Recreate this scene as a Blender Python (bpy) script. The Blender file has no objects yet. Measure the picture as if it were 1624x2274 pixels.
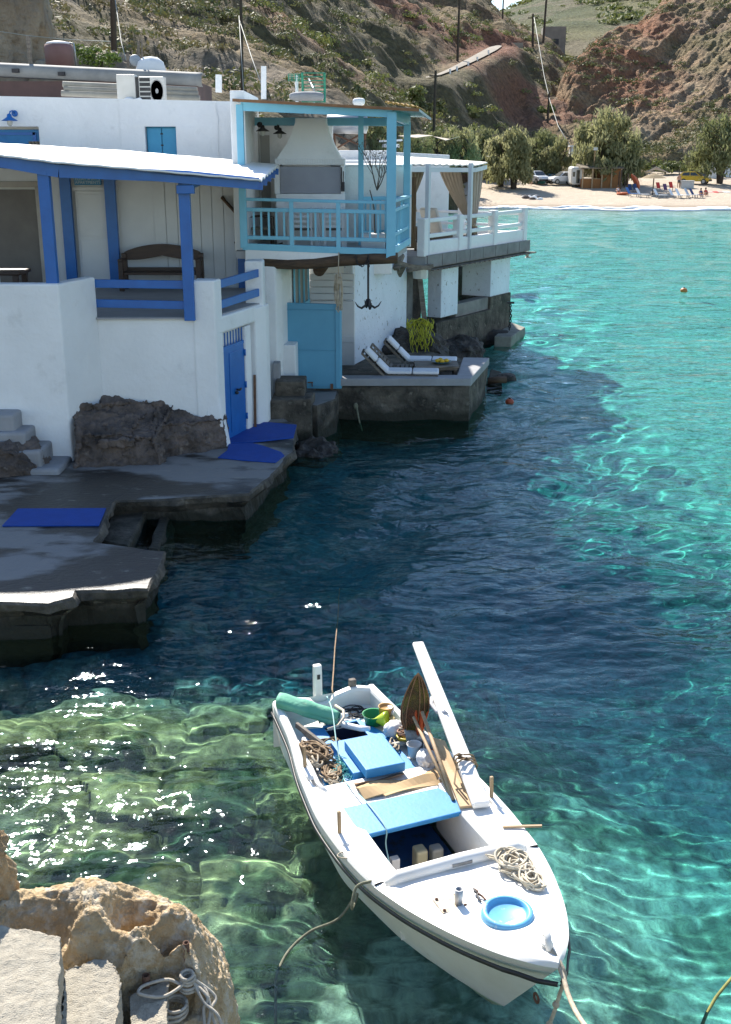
import bpy, bmesh, math, random
import numpy as np
from mathutils import Vector, Matrix
random.seed(7)
SC = bpy.context.scene
COL = SC.collection
R = math.radians
# ------------------------------------------------------------------ camera model (used to lay out real positions in metres)
H = 5.7; TILT = R(17.7); FPX = 2500.0
def ray(px, py):
    u = (px-812)/FPX; v = (1137-py)/FPX
    return u, math.cos(TILT)+v*math.sin(TILT), -math.sin(TILT)+v*math.cos(TILT)
def onz(px, py, z):
    d = ray(px, py); t = (z-H)/d[2]
    return Vector((d[0]*t, d[1]*t, z))
def onY(px, py, Y):
    d = ray(px, py); t = Y/d[1]
    return Vector((d[0]*t, Y, H+d[2]*t))
def V(*a): return Vector(a)

# ------------------------------------------------------------------ mesh builder
XF = {}
class MB:
    def __init__(s): s.v = []; s.f = []
    def add(s, vs, fs):
        b = len(s.v); s.v += [tuple(p) for p in vs]; s.f += [tuple(i+b for i in f) for f in fs]; return s
    def hexa(s, p):
        return s.add(p, [(3,2,1,0),(4,5,6,7),(0,1,5,4),(1,2,6,5),(2,3,7,6),(3,0,4,7)])
    def box(s, x0, x1, y0, y1, z0, z1):
        return s.hexa([(x0,y0,z0),(x1,y0,z0),(x1,y1,z0),(x0,y1,z0),(x0,y0,z1),(x1,y0,z1),(x1,y1,z1),(x0,y1,z1)])
    def bar(s, p, q, w, h, up=(0,0,1), w2=None, h2=None):
        p = Vector(p); q = Vector(q); d = (q-p).normalized(); up = Vector(up)
        if abs(d.dot(up)) > .98: up = Vector((0,1,0))
        x = d.cross(up).normalized(); y = x.cross(d).normalized()
        w2 = w if w2 is None else w2; h2 = h if h2 is None else h2
        a = [p+x*(sx*w/2)+y*(sy*h/2) for sx, sy in ((-1,-1),(1,-1),(1,1),(-1,1))]
        b = [q+x*(sx*w2/2)+y*(sy*h2/2) for sx, sy in ((-1,-1),(1,-1),(1,1),(-1,1))]
        return s.hexa(a+b)
    def post(s, p, z1, w, d=None, ang=0):
        d = w if d is None else d; c, n = math.cos(ang), math.sin(ang)
        o = [(sx*w/2, sy*d/2) for sx, sy in ((-1,-1),(1,-1),(1,1),(-1,1))]
        k = [(p[0]+a*c-b*n, p[1]+a*n+b*c) for a, b in o]
        return s.hexa([(x,y,p[2]) for x, y in k]+[(x,y,z1) for x, y in k])
    def prism(s, poly, z0, z1, z1f=None):
        n = len(poly); a = [(p[0],p[1],z0) for p in poly]; b = [(p[0],p[1],z1) for p in poly]
        return s.add(a+b, [tuple(range(n-1,-1,-1)), tuple(range(n,2*n))]+[(i,(i+1)%n,n+(i+1)%n,n+i) for i in range(n)])
    def slab(s, quad, th):   # quad of 4 points, thickened downwards
        q = [Vector(p) for p in quad]
        return s.hexa([p-Vector((0,0,th)) for p in q]+q)
    def wall(s, p, q, z0, z1, th):   # vertical wall between two xy points, z may be (a,b)
        p = Vector(p[:2]); q = Vector(q[:2]); d = (q-p).normalized(); n = Vector((-d.y, d.x))*th
        za = z1 if not isinstance(z1, tuple) else z1[0]; zb = z1 if not isinstance(z1, tuple) else z1[1]
        c = [p, q, q+n, p+n]
        return s.hexa([(k.x,k.y,z0) for k in c]+[(c[0].x,c[0].y,za),(c[1].x,c[1].y,zb),(c[2].x,c[2].y,zb),(c[3].x,c[3].y,za)])
    def tube(s, pts, r, n=8, cap=True):
        pts = [Vector(p) for p in pts]; m = len(pts)
        rs = r if isinstance(r, (list, tuple)) else [r]*m
        b = len(s.v); nx = None
        for i, p in enumerate(pts):
            t = (pts[min(i+1,m-1)]-pts[max(i-1,0)])
            t = t.normalized() if t.length > 1e-9 else Vector((0,0,1))
            if nx is None:
                a = Vector((0,0,1)) if abs(t.z) < .9 else Vector((1,0,0)); nx = t.cross(a).normalized()
            nx = (nx-t*nx.dot(t))
            nx = nx.normalized() if nx.length > 1e-6 else t.orthogonal().normalized()
            ny = t.cross(nx)
            for k in range(n):
                th = 2*math.pi*k/n; s.v.append(tuple(p+(nx*math.cos(th)+ny*math.sin(th))*rs[i]))
        for i in range(m-1):
            for k in range(n):
                s.f.append((b+i*n+k, b+i*n+(k+1)%n, b+(i+1)*n+(k+1)%n, b+(i+1)*n+k))
        if cap:
            s.f.append(tuple(b+k for k in range(n-1,-1,-1))); s.f.append(tuple(b+(m-1)*n+k for k in range(n)))
        return s
    def lathe(s, prof, c=(0,0,0), n=24, sx=1, sy=1, M=None):
        b = len(s.v); c = Vector(c)
        for r, z in prof:
            for k in range(n):
                th = 2*math.pi*k/n; p = Vector((r*math.cos(th)*sx, r*math.sin(th)*sy, z))
                if M is not None: p = M @ p
                s.v.append(tuple(c+p))
        m = len(prof)
        for i in range(m-1):
            for k in range(n):
                s.f.append((b+i*n+k, b+i*n+(k+1)%n, b+(i+1)*n+(k+1)%n, b+(i+1)*n+k))
        if prof[0][0] > 1e-6: s.f.append(tuple(b+k for k in range(n-1,-1,-1)))
        if prof[-1][0] > 1e-6: s.f.append(tuple(b+(m-1)*n+k for k in range(n)))
        return s
    def ball(s, c, rx, ry=None, rz=None, n=12, m=8, M=None):
        ry = rx if ry is None else ry; rz = rx if rz is None else rz
        return s.lathe([(max(1e-7, math.sin(math.pi*i/m)), -math.cos(math.pi*i/m)*rz) for i in range(m+1)], c, n, rx, ry, M)
    def grid(s, P):   # P: rows of points
        b = len(s.v); nr = len(P); nc = len(P[0])
        for r in P: s.v += [tuple(p) for p in r]
        for i in range(nr-1):
            for j in range(nc-1):
                s.f.append((b+i*nc+j, b+i*nc+j+1, b+(i+1)*nc+j+1, b+(i+1)*nc+j))
        return s
    def build(s, name, m, parent=None, smooth=False, bevel=0, local=False, solid=0, sub=0):
        me = bpy.data.meshes.new(name)
        v = s.v
        inv = XF.get(parent.name) if parent is not None else None
        if inv is not None and not local: v = [tuple(inv @ Vector(p)) for p in v]
        me.from_pydata(v, [], s.f); me.validate()
        if smooth: me.polygons.foreach_set('use_smooth', [True]*len(me.polygons))
        me.update()
        o = bpy.data.objects.new(name, me); COL.objects.link(o)
        if m is not None: me.materials.append(m)
        if parent is not None:
            o.parent = parent
            if inv is not None: XF[o.name] = inv
        if solid:
            q = o.modifiers.new('solid', 'SOLIDIFY'); q.thickness = solid; q.offset = 0
        if bevel:
            q = o.modifiers.new('bevel', 'BEVEL'); q.width = bevel; q.segments = 2; q.limit_method = 'ANGLE'
        if sub:
            q = o.modifiers.new('sub', 'SUBSURF'); q.levels = sub; q.render_levels = sub
        return o
def curve_pts(P, n=6):
    P = [Vector(p) for p in P]; out = []
    for i in range(len(P)-1):
        a = P[max(i-1,0)]; b = P[i]; c = P[i+1]; d = P[min(i+2,len(P)-1)]
        for k in range(n):
            t = k/n; out.append(.5*((2*b)+(c-a)*t+(2*a-5*b+4*c-d)*t*t+(3*b-a-3*c+d)*t**3))
    return out+[P[-1]]
def tag(o, label=None, cat=None, group=None, kind=None):
    if label: o['label'] = label
    if cat: o['category'] = cat
    if group: o['group'] = group
    if kind: o['kind'] = kind
    return o
def thing(name, label, cat, loc=(0,0,0), rz=0, group=None):
    o = bpy.data.objects.new(name, None); COL.objects.link(o); o.empty_display_size = .2
    o.location = loc; o.rotation_euler = (0,0,rz)
    XF[o.name] = (Matrix.Translation(Vector(loc)) @ Matrix.Rotation(rz,4,'Z')).inverted()
    return tag(o, label, cat, group)
def copy_tree(o, loc=None, rz=None, scale=None, label=None, parent=None):
    c = o.copy(); COL.objects.link(c)
    if parent is not None: c.parent = parent
    if loc is not None: c.location = loc
    if rz is not None: c.rotation_euler = (0,0,rz)
    if scale is not None: c.scale = scale if isinstance(scale, tuple) else (scale,)*3
    if label: c['label'] = label
    for ch in list(o.children): copy_tree(ch, parent=c)
    return c

# ------------------------------------------------------------------ numpy value noise
def _h(ix, iy, seed):
    n = (ix.astype(np.int64)*374761393 + iy.astype(np.int64)*668265263 + seed*1442695041) & 0x7fffffff
    n = ((n ^ (n >> 13))*1274126177) & 0x7fffffff
    n = n ^ (n >> 16)
    return (n & 0xffff)/65535.0
def vn(x, y, seed=0):
    ix = np.floor(x); iy = np.floor(y); fx = x-ix; fy = y-iy
    fx = fx*fx*fx*(fx*(fx*6-15)+10); fy = fy*fy*fy*(fy*(fy*6-15)+10)
    a = _h(ix,iy,seed); b = _h(ix+1,iy,seed); c = _h(ix,iy+1,seed); d = _h(ix+1,iy+1,seed)
    return (a*(1-fx)+b*fx)*(1-fy)+(c*(1-fx)+d*fx)*fy
def fbm(x, y, o=5, seed=0, gain=.5, ridge=False):
    t = 0; a = 1.0; s = 0
    for i in range(o):
        n = vn(x*2**i+17.3*i, y*2**i-9.1*i, seed+i)
        if ridge: n = 1-abs(2*n-1)
        t = t+a*n; s += a; a *= gain
    return t/s
def tps(pts, vals, q, smooth=1e-3):
    pts = np.asarray(pts, float); vals = np.asarray(vals, float); n = len(pts)
    def U(a, b):
        d2 = ((a[:,None,:]-b[None,:,:])**2).sum(-1); return .5*d2*np.log(d2+1e-12)
    A = np.zeros((n+3,n+3)); A[:n,:n] = U(pts,pts)+np.eye(n)*smooth
    A[:n,n] = 1; A[:n,n+1:] = pts; A[n,:n] = 1; A[n+1:,:n] = pts.T
    w = np.linalg.solve(A, np.concatenate([vals, np.zeros(3)]))
    out = np.empty(len(q))
    for i in range(0, len(q), 20000):
        qq = q[i:i+20000]; out[i:i+20000] = U(qq,pts) @ w[:n]+w[n]+qq @ w[n+1:]
    return out
def gridobj(name, X, Y, Z, m, col=None, smooth=True, parent=None):
    ny, nx = X.shape
    v = np.stack([X,Y,Z],-1).reshape(-1,3)
    i = np.arange(ny*nx).reshape(ny,nx)
    f = np.stack([i[:-1,:-1],i[:-1,1:],i[1:,1:],i[1:,:-1]],-1).reshape(-1,4)
    me = bpy.data.meshes.new(name)
    me.vertices.add(len(v)); me.vertices.foreach_set('co', v.ravel())
    me.loops.add(f.size); me.loops.foreach_set('vertex_index', f.ravel().astype(np.int32))
    me.polygons.add(len(f)); me.polygons.foreach_set('loop_start', np.arange(0,f.size,4,dtype=np.int32))
    me.polygons.foreach_set('loop_total', np.full(len(f),4,dtype=np.int32))
    me.polygons.foreach_set('use_smooth', np.full(len(f),smooth))
    me.update(calc_edges=True); me.validate()
    if col is not None:
        a = me.color_attributes.new('tint', 'FLOAT_COLOR', 'POINT')
        c = np.concatenate([col.reshape(-1,3), np.ones((len(v),1))],1)
        a.data.foreach_set('color', c.astype(np.float32).ravel())
    o = bpy.data.objects.new(name, me); COL.objects.link(o); me.materials.append(m)
    if parent is not None: o.parent = parent
    return o
def leafmesh(name, P, N, size, m, parent=None, rnd=random, aspect=.5, droop=0):
    """many small leaf quads at points P with rough normals N"""
    P = np.asarray(P); n = len(P); rs = np.random.RandomState(rnd.randint(0,10**6))
    N = np.asarray(N)+rs.normal(0,.55,(n,3)); N /= np.linalg.norm(N,axis=1)[:,None]+1e-9
    t = np.cross(N, rs.normal(0,1,(n,3)))*(1 if droop == 0 else .5)
    if droop: t = t+np.array([0,0,-1.0])*droop
    t /= np.linalg.norm(t,axis=1)[:,None]+1e-9
    b = np.cross(N, t); s = (np.asarray(size)*rs.uniform(.6,1.35,n))[:,None]
    q = np.stack([P-t*s, P-b*s*aspect, P+t*s, P+b*s*aspect],1).reshape(-1,3)
    f = np.arange(4*n).reshape(n,4)
    me = bpy.data.meshes.new(name); me.from_pydata(q.tolist(), [], f.tolist()); me.update()
    o = bpy.data.objects.new(name, me); COL.objects.link(o); me.materials.append(m)
    if parent is not None: o.parent = parent
    return o

# ------------------------------------------------------------------ materials
def nodes(name):
    m = bpy.data.materials.new(name); m.use_nodes = True; nt = m.node_tree
    return m, nt, nt.nodes, nt.links, nt.nodes['Principled BSDF']
def ramp(n, stops, interp='LINEAR'):
    r = n.new('ShaderNodeValToRGB'); e = r.color_ramp.elements; r.color_ramp.interpolation = interp
    while len(e) < len(stops): e.new(.5)
    for i, (p, c) in enumerate(stops):
        e[i].position = p; e[i].color = (*c, 1) if len(c) == 3 else c
    return r
def mat(name, col, rough=.6, col2=None, scale=3, lo=.35, hi=.65, bump=0, bscale=25, metal=0, stretch=(1,1,1), detail=7,
        col3=None, scale3=9, lo3=.62, hi3=.7, bdist=.02, coord='Object', spec=.5, rough2=None, tide=None):
    m, nt, n, l, b = nodes(name)
    b.inputs['Roughness'].default_value = rough; b.inputs['Metallic'].default_value = metal
    b.inputs['Specular IOR Level'].default_value = spec
    if col2 is None: col2 = tuple(min(1, c*.88) for c in col)
    tc = n.new('ShaderNodeTexCoord'); mp = n.new('ShaderNodeMapping'); mp.inputs['Scale'].default_value = stretch
    l.new(tc.outputs[coord], mp.inputs[0])
    no = n.new('ShaderNodeTexNoise'); no.inputs['Scale'].default_value = scale; no.inputs['Detail'].default_value = detail
    no.inputs['Roughness'].default_value = .6
    l.new(mp.outputs[0], no.inputs[0])
    r = ramp(n, [(lo, col), (hi, col2)]); l.new(no.outputs[0], r.inputs[0]); out = r.outputs[0]
    if col3 is not None:
        n3 = n.new('ShaderNodeTexNoise'); n3.inputs['Scale'].default_value = scale3; n3.inputs['Detail'].default_value = 8
        n3.inputs['Roughness'].default_value = .65; l.new(mp.outputs[0], n3.inputs[0])
        r3 = ramp(n, [(lo3, (0,0,0)), (hi3, (1,1,1))]); l.new(n3.outputs[0], r3.inputs[0])
        mx = n.new('ShaderNodeMix'); mx.data_type = 'RGBA'; l.new(r3.outputs[0], mx.inputs[0])
        l.new(out, mx.inputs[6]); mx.inputs[7].default_value = (*col3, 1); out = mx.outputs[2]
    if tide is not None:
        ge = n.new('ShaderNodeNewGeometry'); sx = n.new('ShaderNodeSeparateXYZ'); l.new(ge.outputs['Position'], sx.inputs[0])
        nn_ = n.new('ShaderNodeTexNoise'); nn_.inputs['Scale'].default_value = 3.5; l.new(ge.outputs['Position'], nn_.inputs[0])
        ma = n.new('ShaderNodeMath'); ma.operation = 'MULTIPLY_ADD'; l.new(nn_.outputs[0], ma.inputs[0]); ma.inputs[1].default_value = .35; l.new(sx.outputs[2], ma.inputs[2])
        mr_ = n.new('ShaderNodeMapRange'); l.new(ma.outputs[0], mr_.inputs[0]); mr_.inputs[1].default_value = tide-.06+.17; mr_.inputs[2].default_value = tide+.08+.17; mr_.inputs[3].default_value = 1; mr_.inputs[4].default_value = 0
        m4 = n.new('ShaderNodeMix'); m4.data_type = 'RGBA'; l.new(mr_.outputs[0], m4.inputs[0]); l.new(out, m4.inputs[6]); m4.inputs[7].default_value = (.028,.026,.016,1); out = m4.outputs[2]
    l.new(out, b.inputs['Base Color'])
    if rough2 is not None:
        mr = n.new('ShaderNodeMapRange'); l.new(no.outputs[0], mr.inputs[0])
        mr.inputs[1].default_value = lo; mr.inputs[2].default_value = hi; mr.inputs[3].default_value = rough; mr.inputs[4].default_value = rough2
        l.new(mr.outputs[0], b.inputs['Roughness'])
    if bump:
        nb = n.new('ShaderNodeTexNoise'); nb.inputs['Scale'].default_value = bscale; nb.inputs['Detail'].default_value = 8
        nb.inputs['Roughness'].default_value = .6
        l.new(mp.outputs[0], nb.inputs[0])
        bp = n.new('ShaderNodeBump'); bp.inputs['Strength'].default_value = bump; bp.inputs['Distance'].default_value = bdist
        l.new(nb.outputs[0], bp.inputs['Height']); l.new(bp.outputs[0], b.inputs['Normal'])
    return m
def leafmat(name, c1, c2, scale=1.5, trans=.25):
    m, nt, n, l, b = nodes(name)
    tc = n.new('ShaderNodeTexCoord'); no = n.new('ShaderNodeTexNoise'); no.inputs['Scale'].default_value = scale; no.inputs['Detail'].default_value = 5
    l.new(tc.outputs['Object'], no.inputs[0]); r = ramp(n, [(.35,c1),(.65,c2)]); l.new(no.outputs[0], r.inputs[0])
    l.new(r.outputs[0], b.inputs['Base Color']); b.inputs['Roughness'].default_value = .7
    t = n.new('ShaderNodeBsdfTranslucent'); l.new(r.outputs[0], t.inputs[0])
    mx = n.new('ShaderNodeMixShader'); mx.inputs[0].default_value = trans
    l.new(b.outputs[0], mx.inputs[1]); l.new(t.outputs[0], mx.inputs[2]); l.new(mx.outputs[0], n['Material Output'].inputs[0])
    return m
def attrmat(name, rough=.9, nscale=6, nlo=.65, nhi=1.3, bump=.6, bscale=4, bdist=.3, attr='tint', fine=0):
    m, nt, n, l, b = nodes(name); b.inputs['Roughness'].default_value = rough; b.inputs['Specular IOR Level'].default_value = .2
    a = n.new('ShaderNodeVertexColor'); a.layer_name = attr
    tc = n.new('ShaderNodeTexCoord'); no = n.new('ShaderNodeTexNoise'); no.inputs['Scale'].default_value = nscale; no.inputs['Detail'].default_value = 9
    no.inputs['Roughness'].default_value = .65
    l.new(tc.outputs['Object'], no.inputs[0])
    mr = n.new('ShaderNodeMapRange'); l.new(no.outputs[0], mr.inputs[0]); mr.inputs[1].default_value = .3; mr.inputs[2].default_value = .7
    mr.inputs[3].default_value = nlo; mr.inputs[4].default_value = nhi
    mx = n.new('ShaderNodeVectorMath'); mx.operation = 'SCALE'; l.new(a.outputs[0], mx.inputs[0]); l.new(mr.outputs[0], mx.inputs['Scale'])
    l.new(mx.outputs[0], b.inputs['Base Color'])
    nb = n.new('ShaderNodeTexNoise'); nb.inputs['Scale'].default_value = bscale; nb.inputs['Detail'].default_value = 10; nb.inputs['Roughness'].default_value = .65
    l.new(tc.outputs['Object'], nb.inputs[0])
    bp = n.new('ShaderNodeBump'); bp.inputs['Strength'].default_value = bump; bp.inputs['Distance'].default_value = bdist
    l.new(nb.outputs[0], bp.inputs['Height']); l.new(bp.outputs[0], b.inputs['Normal'])
    return m

PLASTER = mat('whitewash', (.78,.79,.79), .85, (.71,.72,.72), .9, bump=.5, bscale=5, bdist=.05, col3=(.52,.53,.52), scale3=1.7, lo3=.60, hi3=.85)
PLASTER_OLD = mat('peeling_whitewash', (.72,.77,.83), .85, (.64,.69,.75), 1.5, bump=.6, bscale=10, bdist=.04, col3=(.26,.24,.22), scale3=8, lo3=.61, hi3=.66)
PANEL = mat('painted_boards', (.60,.63,.66), .6, (.55,.58,.61), 1.5, bump=.1)
BLUE = mat('blue_paint', (.003,.10,.36), .38, (.004,.12,.42), 4, bump=.06, bscale=40, col3=(.05,.15,.36), scale3=14, lo3=.72, hi3=.8)
BLUE_MAT = mat('blue_matting', (.002,.042,.25), .8, (.003,.052,.30), 5, bump=.3, bscale=60)
TEAL = mat('teal_paint', (.15,.43,.58), .5, (.18,.48,.63), 3, bump=.08, bscale=30, col3=(.2,.42,.55), scale3=12, lo3=.72, hi3=.8)
TEALD = mat('teal_door_paint', (.085,.285,.43), .55, (.10,.32,.47), 1.5, bump=.1, bscale=20)
SHUT = mat('shutter_paint', (.03,.26,.46), .5, (.04,.3,.5), 3, bump=.1)
CONC = mat('quay_concrete', (.20,.19,.18), .75, (.030,.028,.026), .55, lo=.455, hi=.515, bump=.6, bscale=12, bdist=.03, col3=(.24,.225,.19), scale3=4.5, lo3=.60, hi3=.70, rough2=.4, detail=10, stretch=(.7,1.4,1))
CONC2 = mat('pale_concrete', (.30,.305,.32), .85, (.24,.24,.245), 2, bump=.4, bscale=25, bdist=.015)
DKCONC = mat('weathered_concrete', (.13,.11,.085), .9, (.030,.026,.020), 2.4, lo=.35, hi=.62, bump=.9, bscale=9, bdist=.06, col3=(.21,.18,.14), scale3=5, lo3=.58, hi3=.72, tide=.22)
GREYSLAB = mat('veranda_floor', (.33,.33,.34), .7, (.28,.28,.29), 2, bump=.1)
WHITEROOF = mat('white_roof_sheet', (.82,.82,.82), .6, (.76,.76,.75), 2, bump=.1)
WOODDK = mat('dark_wood', (.035,.019,.012), .5, (.06,.032,.02), 3, stretch=(1,1,6), bump=.2)
LOG = mat('log_wood', (.10,.062,.035), .8, (.045,.028,.018), 4, stretch=(.6,4,4), bump=.6, bscale=14)
WOOD = mat('pale_wood', (.42,.30,.17), .7, (.30,.2,.11), 4, stretch=(1,1,1), bump=.25, bscale=20)
DRIFT = mat('grey_weathered_wood', (.22,.19,.155), .85, (.10,.085,.07), 3, stretch=(1,5,5), bump=.4, bscale=20)
METAL = mat('grey_metal', (.42,.43,.44), .45, (.32,.33,.34), 3, metal=.6)
RUST = mat('rusty_iron', (.09,.045,.028), .85, (.16,.08,.045), 12, bump=.5, bscale=60)
IRON = mat('black_iron', (.012,.013,.018), .6, (.03,.025,.025), 10, bump=.3, bscale=50)
BLACK = mat('black_rubber', (.012,.012,.013), .5, (.03,.03,.03), 6)
GLASS = mat('dark_window_glass', (.02,.025,.03), .1, (.03,.035,.04), 2)
ROPE = mat('pale_rope', (.50,.43,.32), .9, (.34,.28,.2), 20, bump=.6, bscale=120, bdist=.006)
ROPE2 = mat('brown_rope', (.30,.21,.12), .9, (.18,.12,.07), 20, bump=.6, bscale=120, bdist=.006)
ROPEG = mat('grey_green_rope', (.22,.22,.15), .9, (.12,.12,.08), 20, bump=.6, bscale=120, bdist=.006)
YNET = mat('yellow_net', (.50,.47,.03), .8, (.28,.28,.02), 6)
GRP = mat('boat_gelcoat', (.80,.79,.76), .38, (.72,.70,.65), 3, bump=.06, bscale=8, col3=(.42,.37,.28), scale3=7, lo3=.64, hi3=.80)
BOATBLUE = mat('boat_blue_paint', (.022,.205,.47), .5, (.032,.24,.52), 5, bump=.08, bscale=30, col3=(.42,.5,.55), scale3=13, lo3=.7, hi3=.76)
CANVAS = mat('sand_fabric', (.50,.42,.33), .9, (.43,.36,.28), 4, bump=.2, bscale=80)
CREAM = mat('cream_cushion', (.62,.60,.55), .9, (.56,.54,.5), 4, bump=.2, bscale=60)
# ================================================================== sky, sun, camera
cam = bpy.data.cameras.new('camera'); co = bpy.data.objects.new('camera', cam); COL.objects.link(co); SC.camera = co
co.location = (0,0,H); co.rotation_euler = (math.pi/2-TILT,0,0)
cam.sensor_fit = 'VERTICAL'; cam.sensor_height = 36; cam.lens = FPX/2274*36; cam.clip_start = .1; cam.clip_end = 5000
w = bpy.data.worlds.new('World'); SC.world = w; w.use_nodes = True
EL = R(39.5); AZ = R(-18.5)
sky = w.node_tree.nodes.new('ShaderNodeTexSky'); sky.sky_type = 'NISHITA'; sky.sun_disc = False
sky.sun_elevation = EL; sky.sun_rotation = AZ; sky.air_density = 1.0; sky.dust_density = .25; sky.ozone_density = 1.6
w.node_tree.links.new(sky.outputs[0], w.node_tree.nodes['Background'].inputs[0]); w.node_tree.nodes['Background'].inputs[1].default_value = .11
sl = bpy.data.lights.new('sun','SUN'); so = bpy.data.objects.new('sun',sl); COL.objects.link(so)
sl.energy = 5.0; sl.angle = R(.7); sl.color = (1,.94,.85); sl.cycles.is_caustics_light = True
so.rotation_euler = Vector((math.sin(AZ)*math.cos(EL), math.cos(AZ)*math.cos(EL), math.sin(EL))).to_track_quat('Z','Y').to_euler()
SC.view_settings.view_transform = 'Standard'; SC.view_settings.look = 'None'; SC.view_settings.exposure = 1.15; SC.view_settings.gamma = 1
cy = SC.cycles
cy.use_denoising = True; cy.max_bounces = 8; cy.diffuse_bounces = 3; cy.glossy_bounces = 4; cy.transmission_bounces = 6; cy.transparent_max_bounces = 8
cy.sample_clamp_indirect = 6; cy.caustics_reflective = False; cy.blur_glossy = .3

def smooth01(x, a, b):
    t = np.clip((x-a)/(b-a),0,1); return t*t*(3-2*t)
# ================================================================== water depth, seabed and water surface
QUAY = [(0.0,0.0)]
def depth(x, y):
    d = .80+.08*np.clip(y-7,0,14)+.35*smooth01(x,-.5,4)+.75*smooth01(x,.9,3.2)*smooth01(-y,-22,-11)          # slowly deeper away from the near shore
    d = d+1.2*np.exp(-((x-1.2)/3.0)**2-((y-18)/6)**2)              # hollow in front of the platforms
    d = d-.35*(fbm(x*.35+3, y*.35, 4, 5)-.5)*2
    far = smooth01(y, 22, 85)
    d = d*(1-far)+far*(1.45*smooth01(-y,-121,-98)+.22)
    return np.clip(d, .25, 5)
ny, nx = 760, 560
yy = 2.5*(124/2.5)**np.linspace(0,1,ny); uu = np.linspace(-.62,.62,nx)
Y, U = np.meshgrid(yy, uu, indexing='ij'); X = U*Y
D = depth(X, Y)
def cells(x, y, seed):     # rounded stones: distance to nearest jittered point
    ix = np.floor(x); iy = np.floor(y); best = np.full(x.shape, 9.); idv = np.zeros(x.shape)
    for a in (-1,0,1):
        for b in (-1,0,1):
            cx = ix+a; cy2 = iy+b
            px = cx+_h(cx,cy2,seed); py = cy2+_h(cx,cy2,seed+9)
            d = np.hypot(x-px, y-py); k = d < best
            best = np.where(k, d, best); idv = np.where(k, _h(cx,cy2,seed+21), idv)
    return best, idv
c1, i1 = cells(X*1.1+.3*fbm(X*2,Y*2,2,3), Y*1.1, 3); c2, i2 = cells(X*3.1, Y*3.1, 8)
rocky = smooth01(fbm(X*.28+9, Y*.28, 3, 31)+.35*smooth01(-X,-1.2,2.5)*smooth01(-Y,-17,-9)-.22*smooth01(Y,14,40)-.34*smooth01(X-.0*Y,1.0,3.2), .45, .62)
near = smooth01(-Y,-40,-20)
Z = -D+near*rocky*(.42*np.clip(1-c1*1.25,0,1)**.6*(.4+i1)+.12*np.clip(1-c2*1.3,0,1)**.7)
Z = Z+.05*near*(fbm(X*6,Y*6,3,7)-.5)
sand = (np.array([.35,.43,.34])+np.array([.07,.08,.07])*smooth01(Y,16,45)[...,None]); stone = np.array([.42,.37,.18]); weed = np.array([.04,.045,.022])
k2 = np.clip(.25+.9*i1-.35*(c1>.62), 0, 1)[...,None]
rockc = weed*(1-k2)+stone*k2
rockc = rockc*(.7+.6*i2[...,None])
meadow_shade = (smooth01(1.6+2.2*smooth01(Y,11.5,15)-X+1.6*(fbm(X*.35+40,Y*.35,5,71)-.5)*2,-2.2,1.6)*smooth01(Y+2.0*(fbm(X*.5,Y*.5,4,72)-.5),11.2,13)*smooth01(-Y,-40,-30))[...,None]
C = sand*(1-rocky[...,None])+rockc*rocky[...,None]
mott = (smooth01(fbm(X*1.3+4,Y*1.3,6,73,gain=.6),.47,.58)*(smooth01(-Y,-30,-15)*(1-.25*smooth01(X,1.5,3.5))*(1-.5*smooth01(X,5,8)))*.80)[...,None]
C = C*(1-mott)+np.array([.045,.085,.05])*mott
C = C*(1-.85*meadow_shade)+np.array([.02,.12,.17])*.85*meadow_shade  # seaweed bed, its dark blue also painting shade over the mid channel
bed_m = attrmat('seabed_sand_and_stones', .95, 7, .4, 1.6, .8, 16, .04)
bed = tag(gridobj('seabed', X, Y, Z, bed_m, C), kind='structure'); bed.cycles.is_caustics_receiver = True

wny, wnx = 1000, 620
yy = 2.8*(128/2.8)**np.linspace(0,1,wny); uu = np.linspace(-.6,.6,wnx)
Y, U = np.meshgrid(yy, uu, indexing='ij'); X = U*Y
rs = np.random.RandomState(11); W = np.zeros_like(X)
calm = .56-.24*smooth01(Y-.35*X, 8.5, 13)+.26*smooth01(Y,10.5,13)*smooth01(-Y,-42,-24)+.5*smooth01(Y+.6*np.maximum(X-1,0),12.6,14)*smooth01(-Y,-62,-38)*smooth01(-X,-8.5,-4)
calm = calm*(1-.72*smooth01(X,4.5,7.5)*smooth01(-Y,-45,-30))
calm = calm*(1-.72*smooth01(X,.4,2.4)*smooth01(-Y,-13,-11))         # sheltered water by the near shore, wind ripple further out
calm = calm+.9*np.exp(-np.clip((X-.155*Y)/(.04*Y),-9,9)**2)*smooth01(Y,22,30)*smooth01(-Y,-75,-52)
for i in range(46):
    lam = .20*1.075**i; k = 2*np.pi/lam
    a = rs.normal(math.pi/2+.25, .75); ph = rs.rand()*6.283
    amp = .0036*lam**.95+.0014*math.exp(-((math.log(lam/.25))/.3)**2)
    wx = X+.25*lam*np.sin(Y*1.7/lam*.31+i); 
    g = .55+.9*vn(X/(lam*3.5)+i*3.1, Y/(lam*3.5), 100+i)
    lowcut = smooth01(Y*.0039*4/lam, .7, 1.2)         # fade out waves finer than the mesh
    W += amp*g*calm*(1-lowcut)*np.sin(k*(wx*np.cos(a)+Y*np.sin(a))+ph)
dep = depth(X, Y)
kabs = np.array([.38,.060,.056]); tint = np.exp(-kabs*(dep*1.15)[...,None]*np.stack([.82+.18*smooth01(X,-.6,1.6),np.ones_like(X),np.ones_like(X)],-1))
water_m = bpy.data.materials.new('sea_water'); water_m.use_nodes = True
n = water_m.node_tree.nodes; l = water_m.node_tree.links; n.clear()
g = n.new('ShaderNodeBsdfRefraction'); g.inputs['IOR'].default_value = 1.333; g.inputs['Roughness'].default_value = .015
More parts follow.
